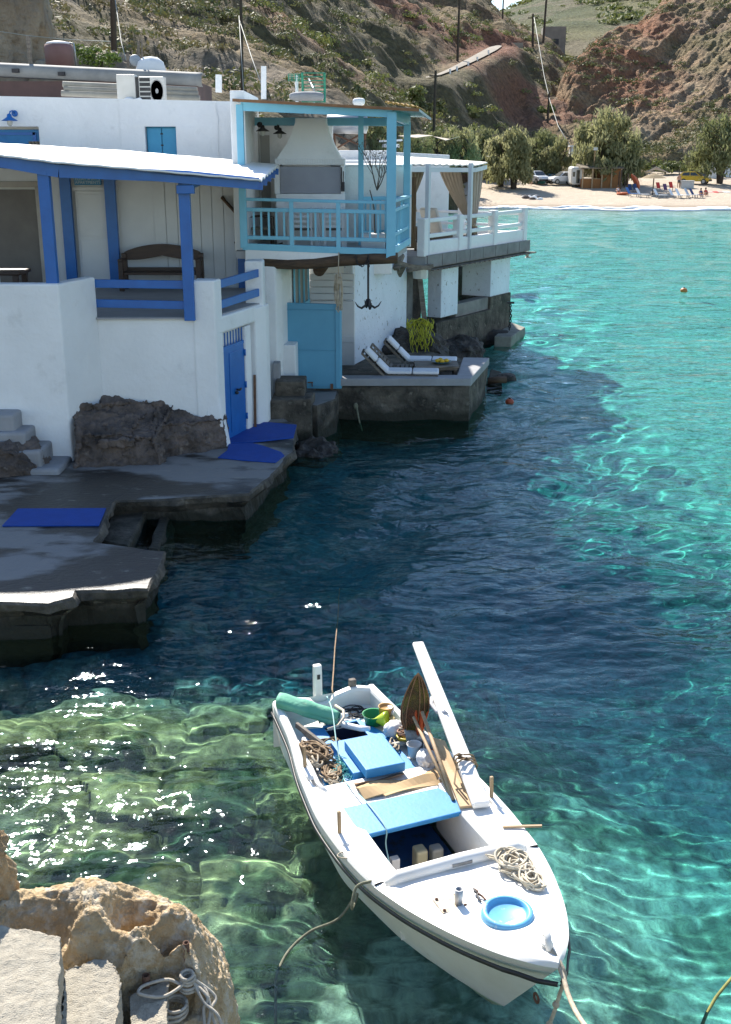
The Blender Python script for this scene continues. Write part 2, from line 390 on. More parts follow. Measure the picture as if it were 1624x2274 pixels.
a = n.new('ShaderNodeVertexColor'); a.layer_name = 'tint'; l.new(a.outputs[0], g.inputs[0])
gl = n.new('ShaderNodeBsdfGlossy'); gl.inputs['Roughness'].default_value = .03; gl.inputs[0].default_value = (.82,.93,1,1)
fr = n.new('ShaderNodeFresnel'); fr.inputs[0].default_value = 1.333
tc = n.new('ShaderNodeTexCoord'); at = n.new('ShaderNodeSeparateXYZ'); l.new(tc.outputs['Object'], at.inputs[0])
prev = None
for sx, sc_, dist, y0, y1, s0, s1 in ((.55,2.3,.085,8,20,.12,1.0),(.7,7.0,.02,8,18,.55,1.0),(.5,1.1,.16,20,38,0,1.0)):
    mp = n.new('ShaderNodeMapping'); mp.inputs['Scale'].default_value = (sx,1,1); mp.inputs['Rotation'].default_value = (0,0,.2); l.new(tc.outputs['Object'], mp.inputs[0])
    nb = n.new('ShaderNodeTexNoise'); nb.inputs['Scale'].default_value = sc_; nb.inputs['Detail'].default_value = 3; nb.inputs['Roughness'].default_value = .5; nb.inputs['Distortion'].default_value = .4; l.new(mp.outputs[0], nb.inputs[0])
    mr = n.new('ShaderNodeMapRange'); l.new(at.outputs[1], mr.inputs[0]); mr.inputs[1].default_value = y0; mr.inputs[2].default_value = y1; mr.inputs[3].default_value = s0; mr.inputs[4].default_value = s1
    bp = n.new('ShaderNodeBump'); bp.inputs['Distance'].default_value = dist; l.new(mr.outputs[0], bp.inputs['Strength']); l.new(nb.outputs[0], bp.inputs['Height'])
    if prev is not None: l.new(prev.outputs[0], bp.inputs['Normal'])
    prev = bp
l.new(prev.outputs[0], gl.inputs['Normal']); l.new(prev.outputs[0], fr.inputs['Normal'])
mxw = n.new('ShaderNodeMixShader'); fm = n.new('ShaderNodeMath'); fm.operation = 'MULTIPLY'; fm.inputs[1].default_value = .7; l.new(fr.outputs[0], fm.inputs[0]); l.new(fm.outputs[0], mxw.inputs[0]); l.new(g.outputs[0], mxw.inputs[1]); l.new(gl.outputs[0], mxw.inputs[2])
out = n.new('ShaderNodeOutputMaterial'); l.new(mxw.outputs[0], out.inputs[0])
wat = tag(gridobj('water', X, Y, W, water_m, tint), kind='structure'); wat.cycles.is_caustics_caster = True

# ================================================================== beach
SHORE = 126.0; SLOPE = .064
def beach_z(x, y): return (y-SHORE-1.2*np.sin(x*.09+1))*SLOPE
yy = np.linspace(112,205,150); xx = np.linspace(-40,130,240)
Y, X = np.meshgrid(yy, xx, indexing='ij')
Z = beach_z(X, Y)+.12*(fbm(X*.8,Y*.8,4,4)-.5)*smooth01(Y,127,132)
wet = (smooth01(-Z,-.28,-.12))[...,None]
C = np.array([.44,.37,.285])*(1-wet)+np.array([.30,.24,.18])*wet
C = C*(.9+.2*fbm(X*.3,Y*.3,4,8))[...,None]
tag(gridobj('beach', X, Y, Z, attrmat('beach_sand', .95, 1.2, .85, 1.12, .8, 2.2, .25), C), kind='structure')
def onbeach(px, py):
    lo, hi = 110.0, 200.0
    for _ in range(40):
        m_ = (lo+hi)/2; p = onY(px, py, m_)
        if p.z > beach_z(p.x, p.y): lo = m_
        else: hi = m_
    return onY(px, py, lo)
# surf: a broken white line of low waves
foam_m = mat('sea_foam', (.85,.87,.87), .8, (.7,.75,.76), 2, bump=.6, bscale=3, bdist=.1)
f = MB()
for k, (y0, x0, x1, wd) in enumerate([(125.0,8,100,2.3),(121.8,14,100,1.7)]):
    rows = []; N = 160
    for i in range(N+1):
        x = x0+(x1-x0)*i/N; yb = y0+1.2*math.sin(x*.09+1)+.5*math.sin(x*.33+k*2)+.25*math.sin(x*1.1)
        wl = wd*(.55+.45*math.sin(x*.21+k*1.7))*min(1,(i+1)/10)
        rows.append([(x,yb-wl,.015),(x,yb-wl*.35,.22+.09*math.sin(x*.9)+.05*math.sin(x*2.7)),(x,yb+wl*.3,.10),(x,yb+wl,.03)])
    f.grid(rows)
tag(f.build('surf', foam_m, smooth=True, solid=.02), 'white broken surf washing along the sand', 'surf', kind='stuff')

# ================================================================== hills
hill_m = attrmat('hillside_earth_and_rock', .95, 1.3, .5, 1.55, 1.0, 1.0, 2.6)
def hill(name, P, u0, u1, Y0, Y1, nu, ny, rough, colf, sm=2e-3, warp=None):
    pts = []; vals = []
    for px, py, Yd in P:
        p = onY(px, py, Yd); pts.append((p.x/p.y*4, math.log(p.y))); vals.append(p.z)
    yy = np.exp(np.linspace(math.log(Y0), math.log(Y1), ny)); uu = np.linspace(u0,u1,nu)
    Y, U = np.meshgrid(yy, uu, indexing='ij'); X = U*Y
    Z = tps(pts, vals, np.stack([(U*4).ravel(), np.log(Y).ravel()],1), sm).reshape(Y.shape)
    Z = Z+rough(X, Y, Z)
    if name == 'hill' and warp is not None: Z = warp(X, Y, Z)
    gy = np.gradient(Z, axis=0)/np.gradient(Y, axis=0); gx = np.gradient(Z, axis=1)/np.gradient(X, axis=1)
    slope = np.hypot(gx, gy)
    C = colf(X, Y, Z, slope)
    o = tag(gridobj(name, X, Y, Z, hill_m, C), kind='structure')
    return (o, X, Y, Z, slope)
def mixc(a, b, t): return a*(1-t[...,None])+b*t[...,None]
c_ = np.array
def lh_col(X, Y, Z, s):
    n1 = fbm(X*.05, Y*.05, 5, 11); n2 = fbm(X*.2+5, Y*.2, 4, 12); n3 = fbm(X*.03+1, Y*.03+Z*.05, 4, 19)
    C = mixc(c_([.26,.195,.11]), c_([.14,.12,.062]), smooth01(n1,.35,.6))
    C = mixc(C, c_([.27,.145,.09]), smooth01(n3,.53,.66)*smooth01(Y,110,150))        # red earth
    C = mixc(C, c_([.34,.27,.17]), smooth01(n2,.60,.72)*.7)
    near = smooth01(-Y,-110,-80)
    C = mixc(C, c_([.30,.25,.19]), near*smooth01(fbm(X*.12,Y*.12+Z*.1,5,14),.42,.62)*.8)
    U = X/Y                                                                          # bare red road cut
    cut = smooth01(U,.05,.09)*smooth01(-U,-.135,-.12)*smooth01(Z,20,22.5)*smooth01(-Z,-31,-27)
    C = mixc(C, c_([.28,.115,.07]), cut*.8)
    return C
def lh_rough(X, Y, Z):
    sc = smooth01(Y,50,140)
    return (1.8+3.2*sc)*(fbm(X*.045,Y*.045,6,2)-.5)*2+(1.5+1.6*sc)*(fbm(X*.16,Y*.16,5,22,ridge=True)-.6)+.5*(fbm(X*.6,Y*.6,3,23)-.5)
LH = [(-400,300,36),(-400,150,55),(-400,20,75),(-400,-200,120),
      (100,300,40),(100,200,50),(110,135,62),(100,30,80),(100,-120,115),
      (350,290,45),(380,200,62),(400,110,88),(400,0,115),(400,-130,165),
      (600,300,52),(620,225,78),(640,130,110),(640,20,150),(650,-110,210),
      (800,320,75),(800,240,105),(800,190,132),(800,110,165),(800,0,215),(800,-80,260),
      (920,330,105),(920,270,130),(920,190,165),(920,165,182),(920,90,205),(920,10,245),(920,-60,280),
      (1000,335,130),(1000,270,160),(1000,175,190),(1000,148,197),(1000,80,222),(1000,0,255),(1000,-30,285),
      (1060,337,145),(1060,270,172),(1060,160,200),(1060,122,208),(1060,60,232),(1060,0,265),(1060,30,320),
      (1098,335,155),(1098,220,196),(1098,110,216),(1098,70,235),(1098,30,262),(1098,70,320),
      (1125,335,160),(1125,220,205),(1125,120,225),(1125,50,255),(1125,95,320),
      (1165,335,166),(1165,240,205),(1165,150,226),(1165,92,245),(1165,130,310),
      (1220,333,172),(1220,270,200),(1220,190,224),(1220,125,250),(1220,150,300),
      (1285,330,176),(1285,305,188),(1280,240,212),(1280,190,240),(1280,180,280),(1380,345,170),(1380,320,200),(1380,300,240)]
ROAD = [onY(*k) for k in [(945,174,176),(975,167,186),(1000,157,193),(1030,143,200),(1060,128,207),(1088,113,214),(1100,106,222),(1108,103,232)]]
RW = [.2,.4,.6,.9,1.1,1.15,1.0,.6]
def carve(X, Y, Z):
    best = np.full(X.shape,1e9); zr = np.zeros(X.shape); wr = np.ones(X.shape)
    for a, b, wa, wb in zip(ROAD[:-1], ROAD[1:], RW[:-1], RW[1:]):
        ex, ey = b.x-a.x, b.y-a.y; t = np.clip(((X-a.x)*ex+(Y-a.y)*ey)/(ex*ex+ey*ey),0,1); d = np.hypot(X-a.x-t*ex, Y-a.y-t*ey); k = d < best
        best = np.where(k,d,best); zr = np.where(k,a.z+t*(b.z-a.z),zr); wr = np.where(k,wa+t*(wb-wa),wr)
    s_ = 1-smooth01(best, wr+.6, wr+7)
    return Z*(1-s_)+(zr-.12)*s_
lh = hill('hill', LH, -.56, .24, 40, 300, 420, 330, lh_rough, lh_col, warp=lambda X,Y,Z: carve(X,Y,Z)-16*smooth01(X/Y,.07,.10)*smooth01(-Y,-166,-150)-22*smooth01(X-.03*Y,-2.5,1.5)*smooth01(-Y,-128,-98))
def rh_col(X, Y, Z, s):
    st = X*.35+Z*1.1-Y*.12+6*fbm(X*.04,Y*.04,3,41)                      # tilted strata
    band = vn(st*.35, st*0, 43)*.6+.4*vn(st*1.1, st*0, 44); n1 = fbm(X*.06,Y*.06,5,42); n2 = fbm(X*.25,Y*.25,4,45)
    C = mixc(c_([.37,.26,.155]), c_([.24,.175,.11]), smooth01(band,.35,.65))
    U = X/Y
    red = smooth01(-U,-.29,-.22)*smooth01(Z,10,14)
    C = mixc(C, c_([.33,.15,.08]), np.clip(red*.9*(.35+.75*smooth01(band,.35,.7)),0,1))
    C = mixc(C, c_([.52,.39,.25]), smooth01(n2,.56,.72)*.7*(1-red))
    C = mixc(C, c_([.20,.17,.08]), smooth01(n1,.48,.62)*.75*(1-.7*red))
    return C
def rh_rough(X, Y, Z):
    st = X*.81-Y*.52+Z*.1
    r = 7.0*(fbm(st*.045+4, (X*.35+Y*.8)*.012, 5, 51, gain=.55, ridge=True)-.55)
    r = r+3.2*(fbm(st*.16, (X*.35+Y*.8)*.04, 5, 52, gain=.55, ridge=True)-.55)+1.3*(fbm(st*.55, (X*.35+Y*.8)*.15, 4, 57, ridge=True)-.55)+1.8*(fbm(X*.05,Y*.05,4,53)-.5)+.8*(fbm(X*.5,Y*.5,3,54)-.5)
    return r*smooth01(Y,165,185)-9*smooth01(-Y,-176,-166)
RH = [(1225,360,195),(1228,320,206),(1232,235,214),(1248,172,222),(1262,190,250),(1240,330,250),(1200,360,215),
      (1290,335,182),(1290,300,196),(1290,225,212),(1292,138,230),(1310,150,262),(1290,250,300),
      (1350,340,178),(1350,300,194),(1350,220,212),(1350,150,232),(1350,102,252),(1360,115,285),(1350,180,330),
      (1424,342,174),(1424,290,194),(1424,200,220),(1424,120,250),(1424,66,275),(1430,75,310),
      (1465,342,172),(1465,250,205),(1465,150,245),(1465,10,290),(1465,30,335),
      (1540,340,170),(1540,250,200),(1540,150,240),(1540,40,280),(1540,-60,330),
      (1624,335,168),(1624,230,205),(1624,120,245),(1624,0,285),(1624,-110,340),
      (1800,325,165),(1800,200,205),(1800,80,245),(1800,-60,290),(1800,-160,350),(2000,310,165),(2000,160,210),(2000,0,260),(2000,-160,330)]
rh = hill('hill', RH, .155, .52, 165, 345, 420, 330, rh_rough, rh_col)
def fh_col(X, Y, Z, s):
    n1 = fbm(X*.02,Y*.02,5,61); n2 = fbm(X*.07,Y*.07,4,62)
    C = mixc(c_([.18,.17,.08]), c_([.10,.115,.05]), smooth01(n1,.4,.6))
    return mixc(C, c_([.20,.165,.11]), smooth01(n2,.56,.68)*.7)
FH = [(900,200,320),(900,130,420),(900,60,480),(1000,180,290),(1000,110,400),(1050,60,460),(1098,170,280),(1098,100,350),(1098,27,470),(1098,60,560),
      (1150,175,275),(1150,90,330),(1150,10,480),(1150,40,580),(1178,0,490),(1240,190,265),(1240,110,310),(1240,30,400),(1240,-25,490),
      (1330,180,265),(1330,80,330),(1330,0,420),(1330,-50,500),(1450,150,280),(1450,60,340),(1450,-30,430),(1450,-90,520),(1700,100,300),(1700,-60,430),(1700,-140,520),(1330,0,620),(1700,-60,640)]
fh = hill('hill', FH, .03, .42, 265, 640, 260, 200, lambda X,Y,Z: 5*(fbm(X*.02,Y*.02,6,63)-.5)+1.6*(fbm(X*.1,Y*.1,4,64)-.5), fh_col)
# ground between the houses and the hill (fills behind the roofs)
yy = np.linspace(33,120,60); xx = np.linspace(-45,10,50)
Y, X = np.meshgrid(yy, xx, indexing='ij'); 
Z = 2.0+smooth01(Y,33,60)*2.0+.5*(fbm(X*.2,Y*.2,4,91)-.5)-14.0*smooth01(X-.05*Y,-3.5,-.5)
C = mixc(c_([.24,.19,.14]), c_([.13,.11,.075]), smooth01(fbm(X*.2,Y*.2,4,92),.4,.6))
tag(gridobj('ground', X, Y, Z, hill_m, C), kind='structure')

# ------------------------------------------------------------------ scrub: low bushes nobody could count
scrub_m = leafmat('scrub_leaves', (.08,.098,.032), (.17,.165,.06), .25, .2)
scrub_l = leafmat('bright_scrub_leaves', (.10,.13,.035), (.19,.20,.06), .25, .25)  # second scrub leaf colour, a brighter green
def scatter(h, count, seed, maskf, smin, smax, leaf, per):
    o, X, Y, Z, s = h; rs = np.random.RandomState(seed); P = []; N = []; S = []
    wgt = np.clip(maskf(X,Y,Z,s),0,1); ny, nx = X.shape
    got = 0; tries = 0
    while got < count and tries < count*60:
        tries += 1
        i = rs.randint(1,ny-1); j = rs.randint(1,nx-1)
        if rs.rand() > wgt[i,j]: continue
        got += 1; r = rs.uniform(smin,smax)*(1+.5*rs.rand()**3)
        k = per; d = rs.normal(0,1,(k,3)); d /= np.linalg.norm(d,axis=1)[:,None]; d[:,2] = np.abs(d[:,2])
        rad = r*rs.uniform(.5,1.05,k)[:,None]
        P.append(np.array([X[i,j],Y[i,j],Z[i,j]])+d*rad*np.array([1.25,1.25,.65])); N.append(d); S.append(np.full(k,leaf*r))
    return np.concatenate(P), np.concatenate(N), np.concatenate(S)
def roadfree(X, Y):
    m_ = np.ones(X.shape)
    for a, b in zip(ROAD[:-1], ROAD[1:]):
        ex, ey = b.x-a.x, b.y-a.y; t = np.clip(((X-a.x)*ex+(Y-a.y)*ey)/(ex*ex+ey*ey),0,1); m_ = np.minimum(m_, smooth01(np.hypot(X-a.x-t*ex, Y-a.y-t*ey), 2.6, 3.6))
    return m_
def lmask(X, Y, Z, s):
    return roadfree(X,Y)*(smooth01(fbm(X*.035,Y*.05,4,77),.44,.62)*(.25+.75*smooth01(Y,90,130))+.08)
p, q, r_ = scatter(lh, 2600, 5, lmask, .4, 1.15, .15, 90)
tag(leafmesh('scrub', p, q, r_, scrub_m), 'dark green scrub scattered over the shaded hillside', 'scrub', kind='stuff')
p, q, r_ = scatter(lh, 420, 6, lambda X,Y,Z,s: roadfree(X,Y)*smooth01(fbm(X*.05+8,Y*.05,4,78),.56,.64)*smooth01(Y,100,150), .7, 1.5, .15, 110)
tag(leafmesh('scrub', p, q, r_, scrub_l), 'brighter green bushes in clumps on the shaded hillside', 'scrub', kind='stuff')
dry_m = leafmat('dry_scrub_leaves', (.13,.115,.05), (.20,.175,.08), .25, .2)
p, q, r_ = scatter(lh, 1300, 15, lambda X,Y,Z,s: roadfree(X,Y)*(smooth01(fbm(X*.04+3,Y*.05,4,83),.42,.6)+.1), .3, .9, .17, 60)
tag(leafmesh('scrub', p, q, r_, dry_m), 'dry olive brush on the shaded hillside', 'scrub', kind='stuff')
p, q, r_ = scatter(rh, 800, 16, lambda X,Y,Z,s: smooth01(fbm(X*.05+3,Y*.05,4,84),.45,.6)+.08, .3, .9, .17, 55)
tag(leafmesh('scrub', p, q, r_, dry_m), 'dry olive brush on the sunlit rocky hillside', 'scrub', kind='stuff')
p, q, r_ = scatter(rh, 900, 7, lambda X,Y,Z,s: smooth01(fbm(X*.05,Y*.05,4,79),.56,.66)+.03, .4, 1.1, .17, 70)
tag(leafmesh('scrub', p, q, r_, scrub_m), 'sparse scrub on the sunlit rocky hillside', 'scrub', kind='stuff')
p, q, r_ = scatter(fh, 900, 8, lambda X,Y,Z,s: smooth01(fbm(X*.02,Y*.02,4,80),.45,.6)+.1, .9, 2.4, .3, 34)
tag(leafmesh('scrub', p, q, r_, scrub_l), 'green scrub covering the farthest slope at the head of the valley', 'scrub', kind='stuff')

def hz(h, x, y):
    o, X, Y, Z, s = h; i = int(np.clip(np.searchsorted(Y[:,0], y),1,len(Y)-2)); u = X[i]/Y[i]; j = int(np.clip(np.searchsorted(u, x/y),1,len(u)-2))
    return float(Z[i,j])
# dirt road climbing the hill
road_m = mat('dirt_road', (.30,.265,.215), .95, (.22,.19,.15), .3, bump=.3, bscale=2)
f = MB(); rows = []
for k, c in enumerate(ROAD):
    t_ = (ROAD[min(k+1,len(ROAD)-1)]-ROAD[max(k-1,0)]); t_ = Vector((t_.x,t_.y,0)).normalized(); q_ = Vector((-t_.y,t_.x,0))*RW[k]
    rows.append([c+q_+V(0,0,.15), c+V(0,0,.2), c-q_+V(0,0,.1)])
f.grid(rows); tag(f.build('road', road_m, smooth=True), kind='structure')
f = MB()
for px, py, Yd in [(1148,97,246),(1165,96,250),(1180,99,255)]:
    c = onY(px, py, Yd); rows_ = None
    f.box(c.x-1.2,c.x+1.2,c.y-.5,c.y+3,c.z-1.5,c.z+.15)
tag(f.build('road', road_m), kind='structure')
# ================================================================== quay
ZQ = .5
def poly(pts, z): return [onz(x, y, z)[:2] for x, y in pts]
def roughprism(name, P, z0, z1, m, step=.12, amp=.035, seed=1, parent=None, under=.0, top_amp=.012):
    """slab with chipped, uneven edges: outline resampled and pushed about, sides in rings"""
    rs = np.random.RandomState(seed); pts = []
    n = len(P)
    for i in range(n):
        a = Vector(P[i]); b = Vector(P[(i+1)%n]); k = max(1, int((b-a).length/step))
        for j in range(k): pts.append(a.lerp(b, j/k))
    pts = np.array([[p.x,p.y] for p in pts]); m_ = len(pts)
    c = pts.mean(0); rings = []; zs = [z1, z1-.03]+list(np.linspace(z1-.12, z0, max(3, int((z1-z0)/.14))))
    f = MB()
    nxt = np.roll(pts,-1,0)-np.roll(pts,1,0); nrm = np.stack([nxt[:,1],-nxt[:,0]],1); nrm /= np.linalg.norm(nrm,axis=1)[:,None]+1e-9
    area = 0.5*np.sum(pts[:,0]*np.roll(pts[:,1],-1)-np.roll(pts[:,0],-1)*pts[:,1])
    if area < 0: nrm = -nrm
    rows = []
    for k, z in enumerate(zs):
        d = amp*2*(fbm(pts[:,0]*2.2+z*2.5, pts[:,1]*2.2-z*2, 4, seed)-.5)*(.5 if k < 2 else 1.6)
        if k == 0: d = d-.03
        if under and z < z1-.25: d = d-under*(.6+.8*fbm(pts[:,0]*1.3, pts[:,1]*1.3+z, 3, seed+4))
        q = pts+nrm*d[:,None]; rows.append([(x,y,z+(top_amp*2*(fbm(np.array([x*1.5]),np.array([y*1.5]),3,seed+8)[0]-.5) if k < 2 else 0)) for x, y in q]+[])
    for r in rows: r.append(r[0])
    if area < 0: rows = [list(reversed(r)) for r in rows]
    f.grid([list(r) for r in rows])
    b = len(f.v); f.v += rows[0][:-1]; f.f.append(tuple(range(b, b+m_)))
    o = f.build(name, m, parent, smooth=False)
    o.data.materials.append(DKCONC)
    for p_ in o.data.polygons:
        if p_.normal.z < .8: p_.material_index = 1
    o.cycles.is_caustics_receiver = True
    return o
upper = [(-420,1035),(100,1000),(480,985),(505,955),(520,915),(600,915),(660,940),(654,1000),(640,1015),(602,1058),(556,1097),(400,1106),(259,1113),(236,1152),(213,1202),(290,1216),(369,1225),(352,1268),(330,1308),(250,1311),(168,1312),(165,1326),(108,1342),(0,1339),(-420,1338)]
q = roughprism('quay', poly(upper, ZQ), -1.7, ZQ, CONC, .07, .075, 3, under=.20, top_amp=.02); tag(q, kind='structure')
o = roughprism('quay_step', poly([(262,1118),(218,1198),(286,1214),(330,1124)], .22), -1.2, .22, DKCONC, .1, .03, 5); tag(o, 'low concrete step cut into the quay beside the blue mat', 'step')
o = roughprism('quay_kerb', poly([(356,1140),(330,1218),(352,1222),(378,1150)], .12), -1.2, .13, DKCONC, .08, .07, 6); tag(o, 'broken wet concrete kerb at the edge of the quay slip', 'kerb')
o = roughprism('quay_ledge', poly([(-300,1372),(-300,1390),(60,1394),(112,1392),(116,1372)], .12), -1.2, .12, DKCONC, .1, .05, 7); tag(o, 'low dark ledge at the waterline under the quay edge', 'ledge')
# blue mats lying on the quay
f = MB(); f.prism(poly([(5,1168),(40,1130),(236,1129),(220,1167)], ZQ+.02), ZQ+.006, ZQ+.028)
tag(f.build('floor_mat', BLUE_MAT, bevel=.005), 'blue rectangular mat lying alone on the lower quay', 'mat')
f = MB(); f.prism(poly([(520,941),(595,938),(659,944),(652,972),(600,978),(560,982),(512,984),(508,962)], ZQ+.02), ZQ+.006, ZQ+.03)
tag(f.build('floor_mat', BLUE_MAT, bevel=.005), 'dark blue mat right in front of the open blue door', 'mat')
f = MB(); f.prism(poly([(508,986),(560,984),(585,990),(625,1004),(632,1012),(612,1027),(540,1022),(484,1016),(505,1000)], ZQ+.02), ZQ+.006, ZQ+.026)
tag(f.build('floor_mat', BLUE_MAT, bevel=.005), 'ragged dark blue mat at the corner of the quay', 'mat')

# ------------------------------------------------------------------ rocks
rock_dk = mat('dark_volcanic_rock', (.18,.14,.12), .95, (.06,.048,.042), 2.6, bump=1, bscale=9, bdist=.10, col3=(.24,.2,.165), scale3=5, lo3=.60, hi3=.72)
rock_wet = mat('wet_shore_rock', (.075,.058,.045), .7, (.018,.016,.014), 2.5, bump=1, bscale=8, bdist=.1, col3=(.13,.10,.08), scale3=6, lo3=.6, hi3=.72)
def rock(name, label, c, size, m, seed, res=5, amp=.35, freq=1.6, cat='rock', group=None, parent=None, squash=1, hook=None):
    bm = bmesh.new(); bmesh.ops.create_icosphere(bm, subdivisions=res, radius=1)
    P = np.array([v.co[:] for v in bm.verts]); n_ = P/np.linalg.norm(P,axis=1)[:,None]
    # boxier than a ball
    P = np.sign(P)*np.abs(P)**.75
    s_ = np.array(size); Q = P*s_; a = freq
    d = (fbm(Q[:,0]*a+Q[:,2]*a*.7+seed, Q[:,1]*a-Q[:,2]*a*.6, 5, seed)-.5)*2*amp+(fbm(Q[:,0]*a*3+Q[:,2]*2, Q[:,1]*a*3+Q[:,2]*a*2.3, 4, seed+5, ridge=True)-.6)*amp*.55
    d = d+amp*.30*(fbm(Q[:,0]*a*7+Q[:,1]*3+seed, Q[:,2]*a*7-Q[:,1]*4, 4, seed+9, ridge=True)-.6)+amp*.5*(np.floor(vn(Q[:,0]*a*1.7+Q[:,1]*2, Q[:,2]*a*2.6+seed, seed+2)*4)/4-.4)
    Q = Q+n_*d[:,None]*min(size)
    if hook: Q = hook(Q)
    for v, p in zip(bm.verts, Q): v.co = p
    me = bpy.data.meshes.new(name); bm.to_mesh(me); bm.free(); me.materials.append(m)
    me.polygons.foreach_set('use_smooth', [True]*len(me.polygons))
    o = bpy.data.objects.new(name, me); COL.objects.link(o); o.location = c; o.cycles.is_caustics_receiver = True
    if res >= 4 and cat == 'rock':
        for sz, st in ((.45*min(size),.28*min(size)),(.15*min(size),.09*min(size))):
            q = o.modifiers.new('relief','DISPLACE'); t_ = bpy.data.textures.new('relief','CLOUDS'); t_.noise_type = 'HARD_NOISE'; t_.noise_scale = sz; t_.noise_depth = 4; q.texture = t_; q.texture_coords = 'GLOBAL'; q.strength = st; q.mid_level = .5
    return tag(o, label, cat, group)
def at2(px, py, z): return onz(px, py, z)
def dtex(kind, size, depth=4):
    t = bpy.data.textures.new('relief', kind)
    if kind == 'CLOUDS': t.noise_scale = size; t.noise_depth = depth; t.noise_type = 'HARD_NOISE'
    elif kind == 'VORONOI': t.noise_scale = size; t.distance_metric = 'DISTANCE'
    return t
def craggify(o, voxel, steps):
    q = o.modifiers.new('remesh','REMESH'); q.mode = 'VOXEL'; q.voxel_size = voxel; q.use_smooth_shade = True
    for kind, size, st in steps:
        d = o.modifiers.new('relief','DISPLACE'); d.texture = dtex(kind, size); d.texture_coords = 'GLOBAL'; d.strength = st; d.mid_level = .5
    o.cycles.is_caustics_receiver = True
    return o
def crag(name, label, f, m, voxel, steps, cat='rock'):
    o = f.build(name, m); craggify(o, voxel, steps); return tag(o, label, cat)
f = MB()
a = onz(168,1044,.5); b = onz(352,1040,.5)
f.hexa([(a.x-.1,a.y-.05,.2),(b.x+.1,b.y,.2),(-3.35,20.5,.2),(-5.35,19.6,.2),(a.x+.0,a.y+.2,1.12),(b.x-.05,b.y+.3,1.0),(-3.5,20.5,1.35),(-5.2,19.6,1.5)])
f.hexa([(a.x+.35,a.y+.15,.9),(a.x+1.0,a.y+.2,.9),(-3.9,20.4,.9),(-4.9,20.3,.9),(a.x+.45,a.y+.5,1.18),(a.x+.95,a.y+.6,1.16),(-3.9,20.4,1.36),(-4.9,20.3,1.46)])
crag('rock_outcrop', 'big dark purple brown rock under the corner of the white veranda wall', f, rock_dk, .022, [('CLOUDS',.55,.22),('CLOUDS',.18,.10),('CLOUDS',.05,.03)])
f = MB()
a = onz(360,1030,.5); b = onz(500,990,.5)
f.hexa([(-3.8,19.15,.2),(b.x+.12,b.y-.28,.2),(b.x+.08,20.7,.2),(-3.8,20.6,.2),(-3.8,19.45,1.12),(b.x+.05,b.y-.1,1.05),(b.x+.03,20.7,1.10),(-3.8,20.6,1.40)])
crag('rock_outcrop', 'flatter dark rock ledge running from the big rock to the blue door', f, rock_dk, .022, [('CLOUDS',.5,.22),('CLOUDS',.16,.09),('CLOUDS',.05,.03)])
rock('rock_outcrop', 'dark rough rock below the white steps at the left edge', at2(30,1015,.8)+V(-.3,.3,-.2), (.75,.5,.45), rock_dk, 14, 5, .4, 2)
rock('shore_rock', 'wet rock slope between the blue mats and the grey steps', at2(700,985,.2)+V(-.1,.3,-.55), (.60,.75,.55), rock_wet, 21, 5, .4, 2)
rock('shore_rock', 'brown rock mound behind the loungers below the yellow net', at2(905,775,.9)+V(0,1.4,-.35), (1.1,1.1,.6), rock_wet, 25, 5, .4, 1.5)
rock('shore_rock', 'dark wave washed rock beside the far terrace wall', at2(1000,780,.25)+V(0,1.2,-.2), (1.1,1.4,.55), rock_wet, 28, 5, .4, 1.4)
rock('shore_rock', 'low dark rock at the foot of the terrace sea wall', at2(1080,750,.2)+V(0,.8,-.2), (.9,.9,.4), rock_wet, 33, 4, .4, 1.6)
rock('shore_rock', 'rounded wet stone at the foot of the lounger platform', at2(1122,842,.1), (.28,.22,.16), rock_wet, 36, 4, .3, 3)
rock('shore_rock', 'dark rock seen through the gap under the terrace', onY(1045,610,44), (1.0,.8,1.1), rock_wet, 39, 4, .4, 1.4)

# ================================================================== veranda house (front left)
CX, CY_ = -2.70, 20.3; ZF = 2.86
h = thing('veranda_house', 'whitewashed house with a blue posted veranda above a blue sea door', 'house', (-4.5,22,ZQ))
f = MB()
A0 = (-9.5,19.25); A1 = (-5.2,19.25); A2 = (-4.86,20.3); C0 = (CX,CY_); E0 = (-2.03,22.4); E1 = (-2.35,25.1)
d_ = Vector((E0[0]-C0[0], E0[1]-C0[1])).normalized(); nn = Vector((-d_.y, d_.x))   # inward
def side(t, inn=0): 
    L = (Vector(E0)-Vector(C0)).length; p = Vector(C0)+d_*t*L+nn*inn
    return (p.x, p.y)
f.prism([A0, A1, A2, C0, side(.13), side(.13,.16), side(.985,.16), (E0[0]-.1,E0[1]+.15), E1, (-9.5,25.1)], -.6, ZF)
f.prism([side(.60,-.004),side(.60,.17),side(.72,.17),side(.72,-.004)], -.2, ZF-.32)        # door jamb
f.prism([side(.80,-.03),side(.80,.3),(E0[0]-.25,E0[1]+.3),(E0[0]+.1,E0[1]+.3),(E0[0]+.06,E0[1]-.05)], -.3, ZF-.02)   # end pier
f.prism([side(0.0,-.015),side(.0,.17),side(1.0,.17),side(1.0,-.015)], ZF-.30, ZF+.01)   # floor beam
f.prism([(-9.5,19.2),(-5.17,19.2),(-4.80,20.31),(-5.02,20.42),(-5.36,19.45),(-9.5,19.45)], -.62, 3.6)   # parapet
f.prism([(-3.10,20.27),(CX+.015,20.27),(CX+.1,20.62),(-3.06,20.7)], -.62, 3.54)         # corner pillar
f.prism([(E0[0]-.32,E0[1]-.12),(E0[0]+.03,E0[1]-.1),(E0[0]+.03,E0[1]+.35),(E0[0]-.32,E0[1]+.35)], ZF-.25, 3.7)
f.build('wall', PLASTER, h, bevel=.035)
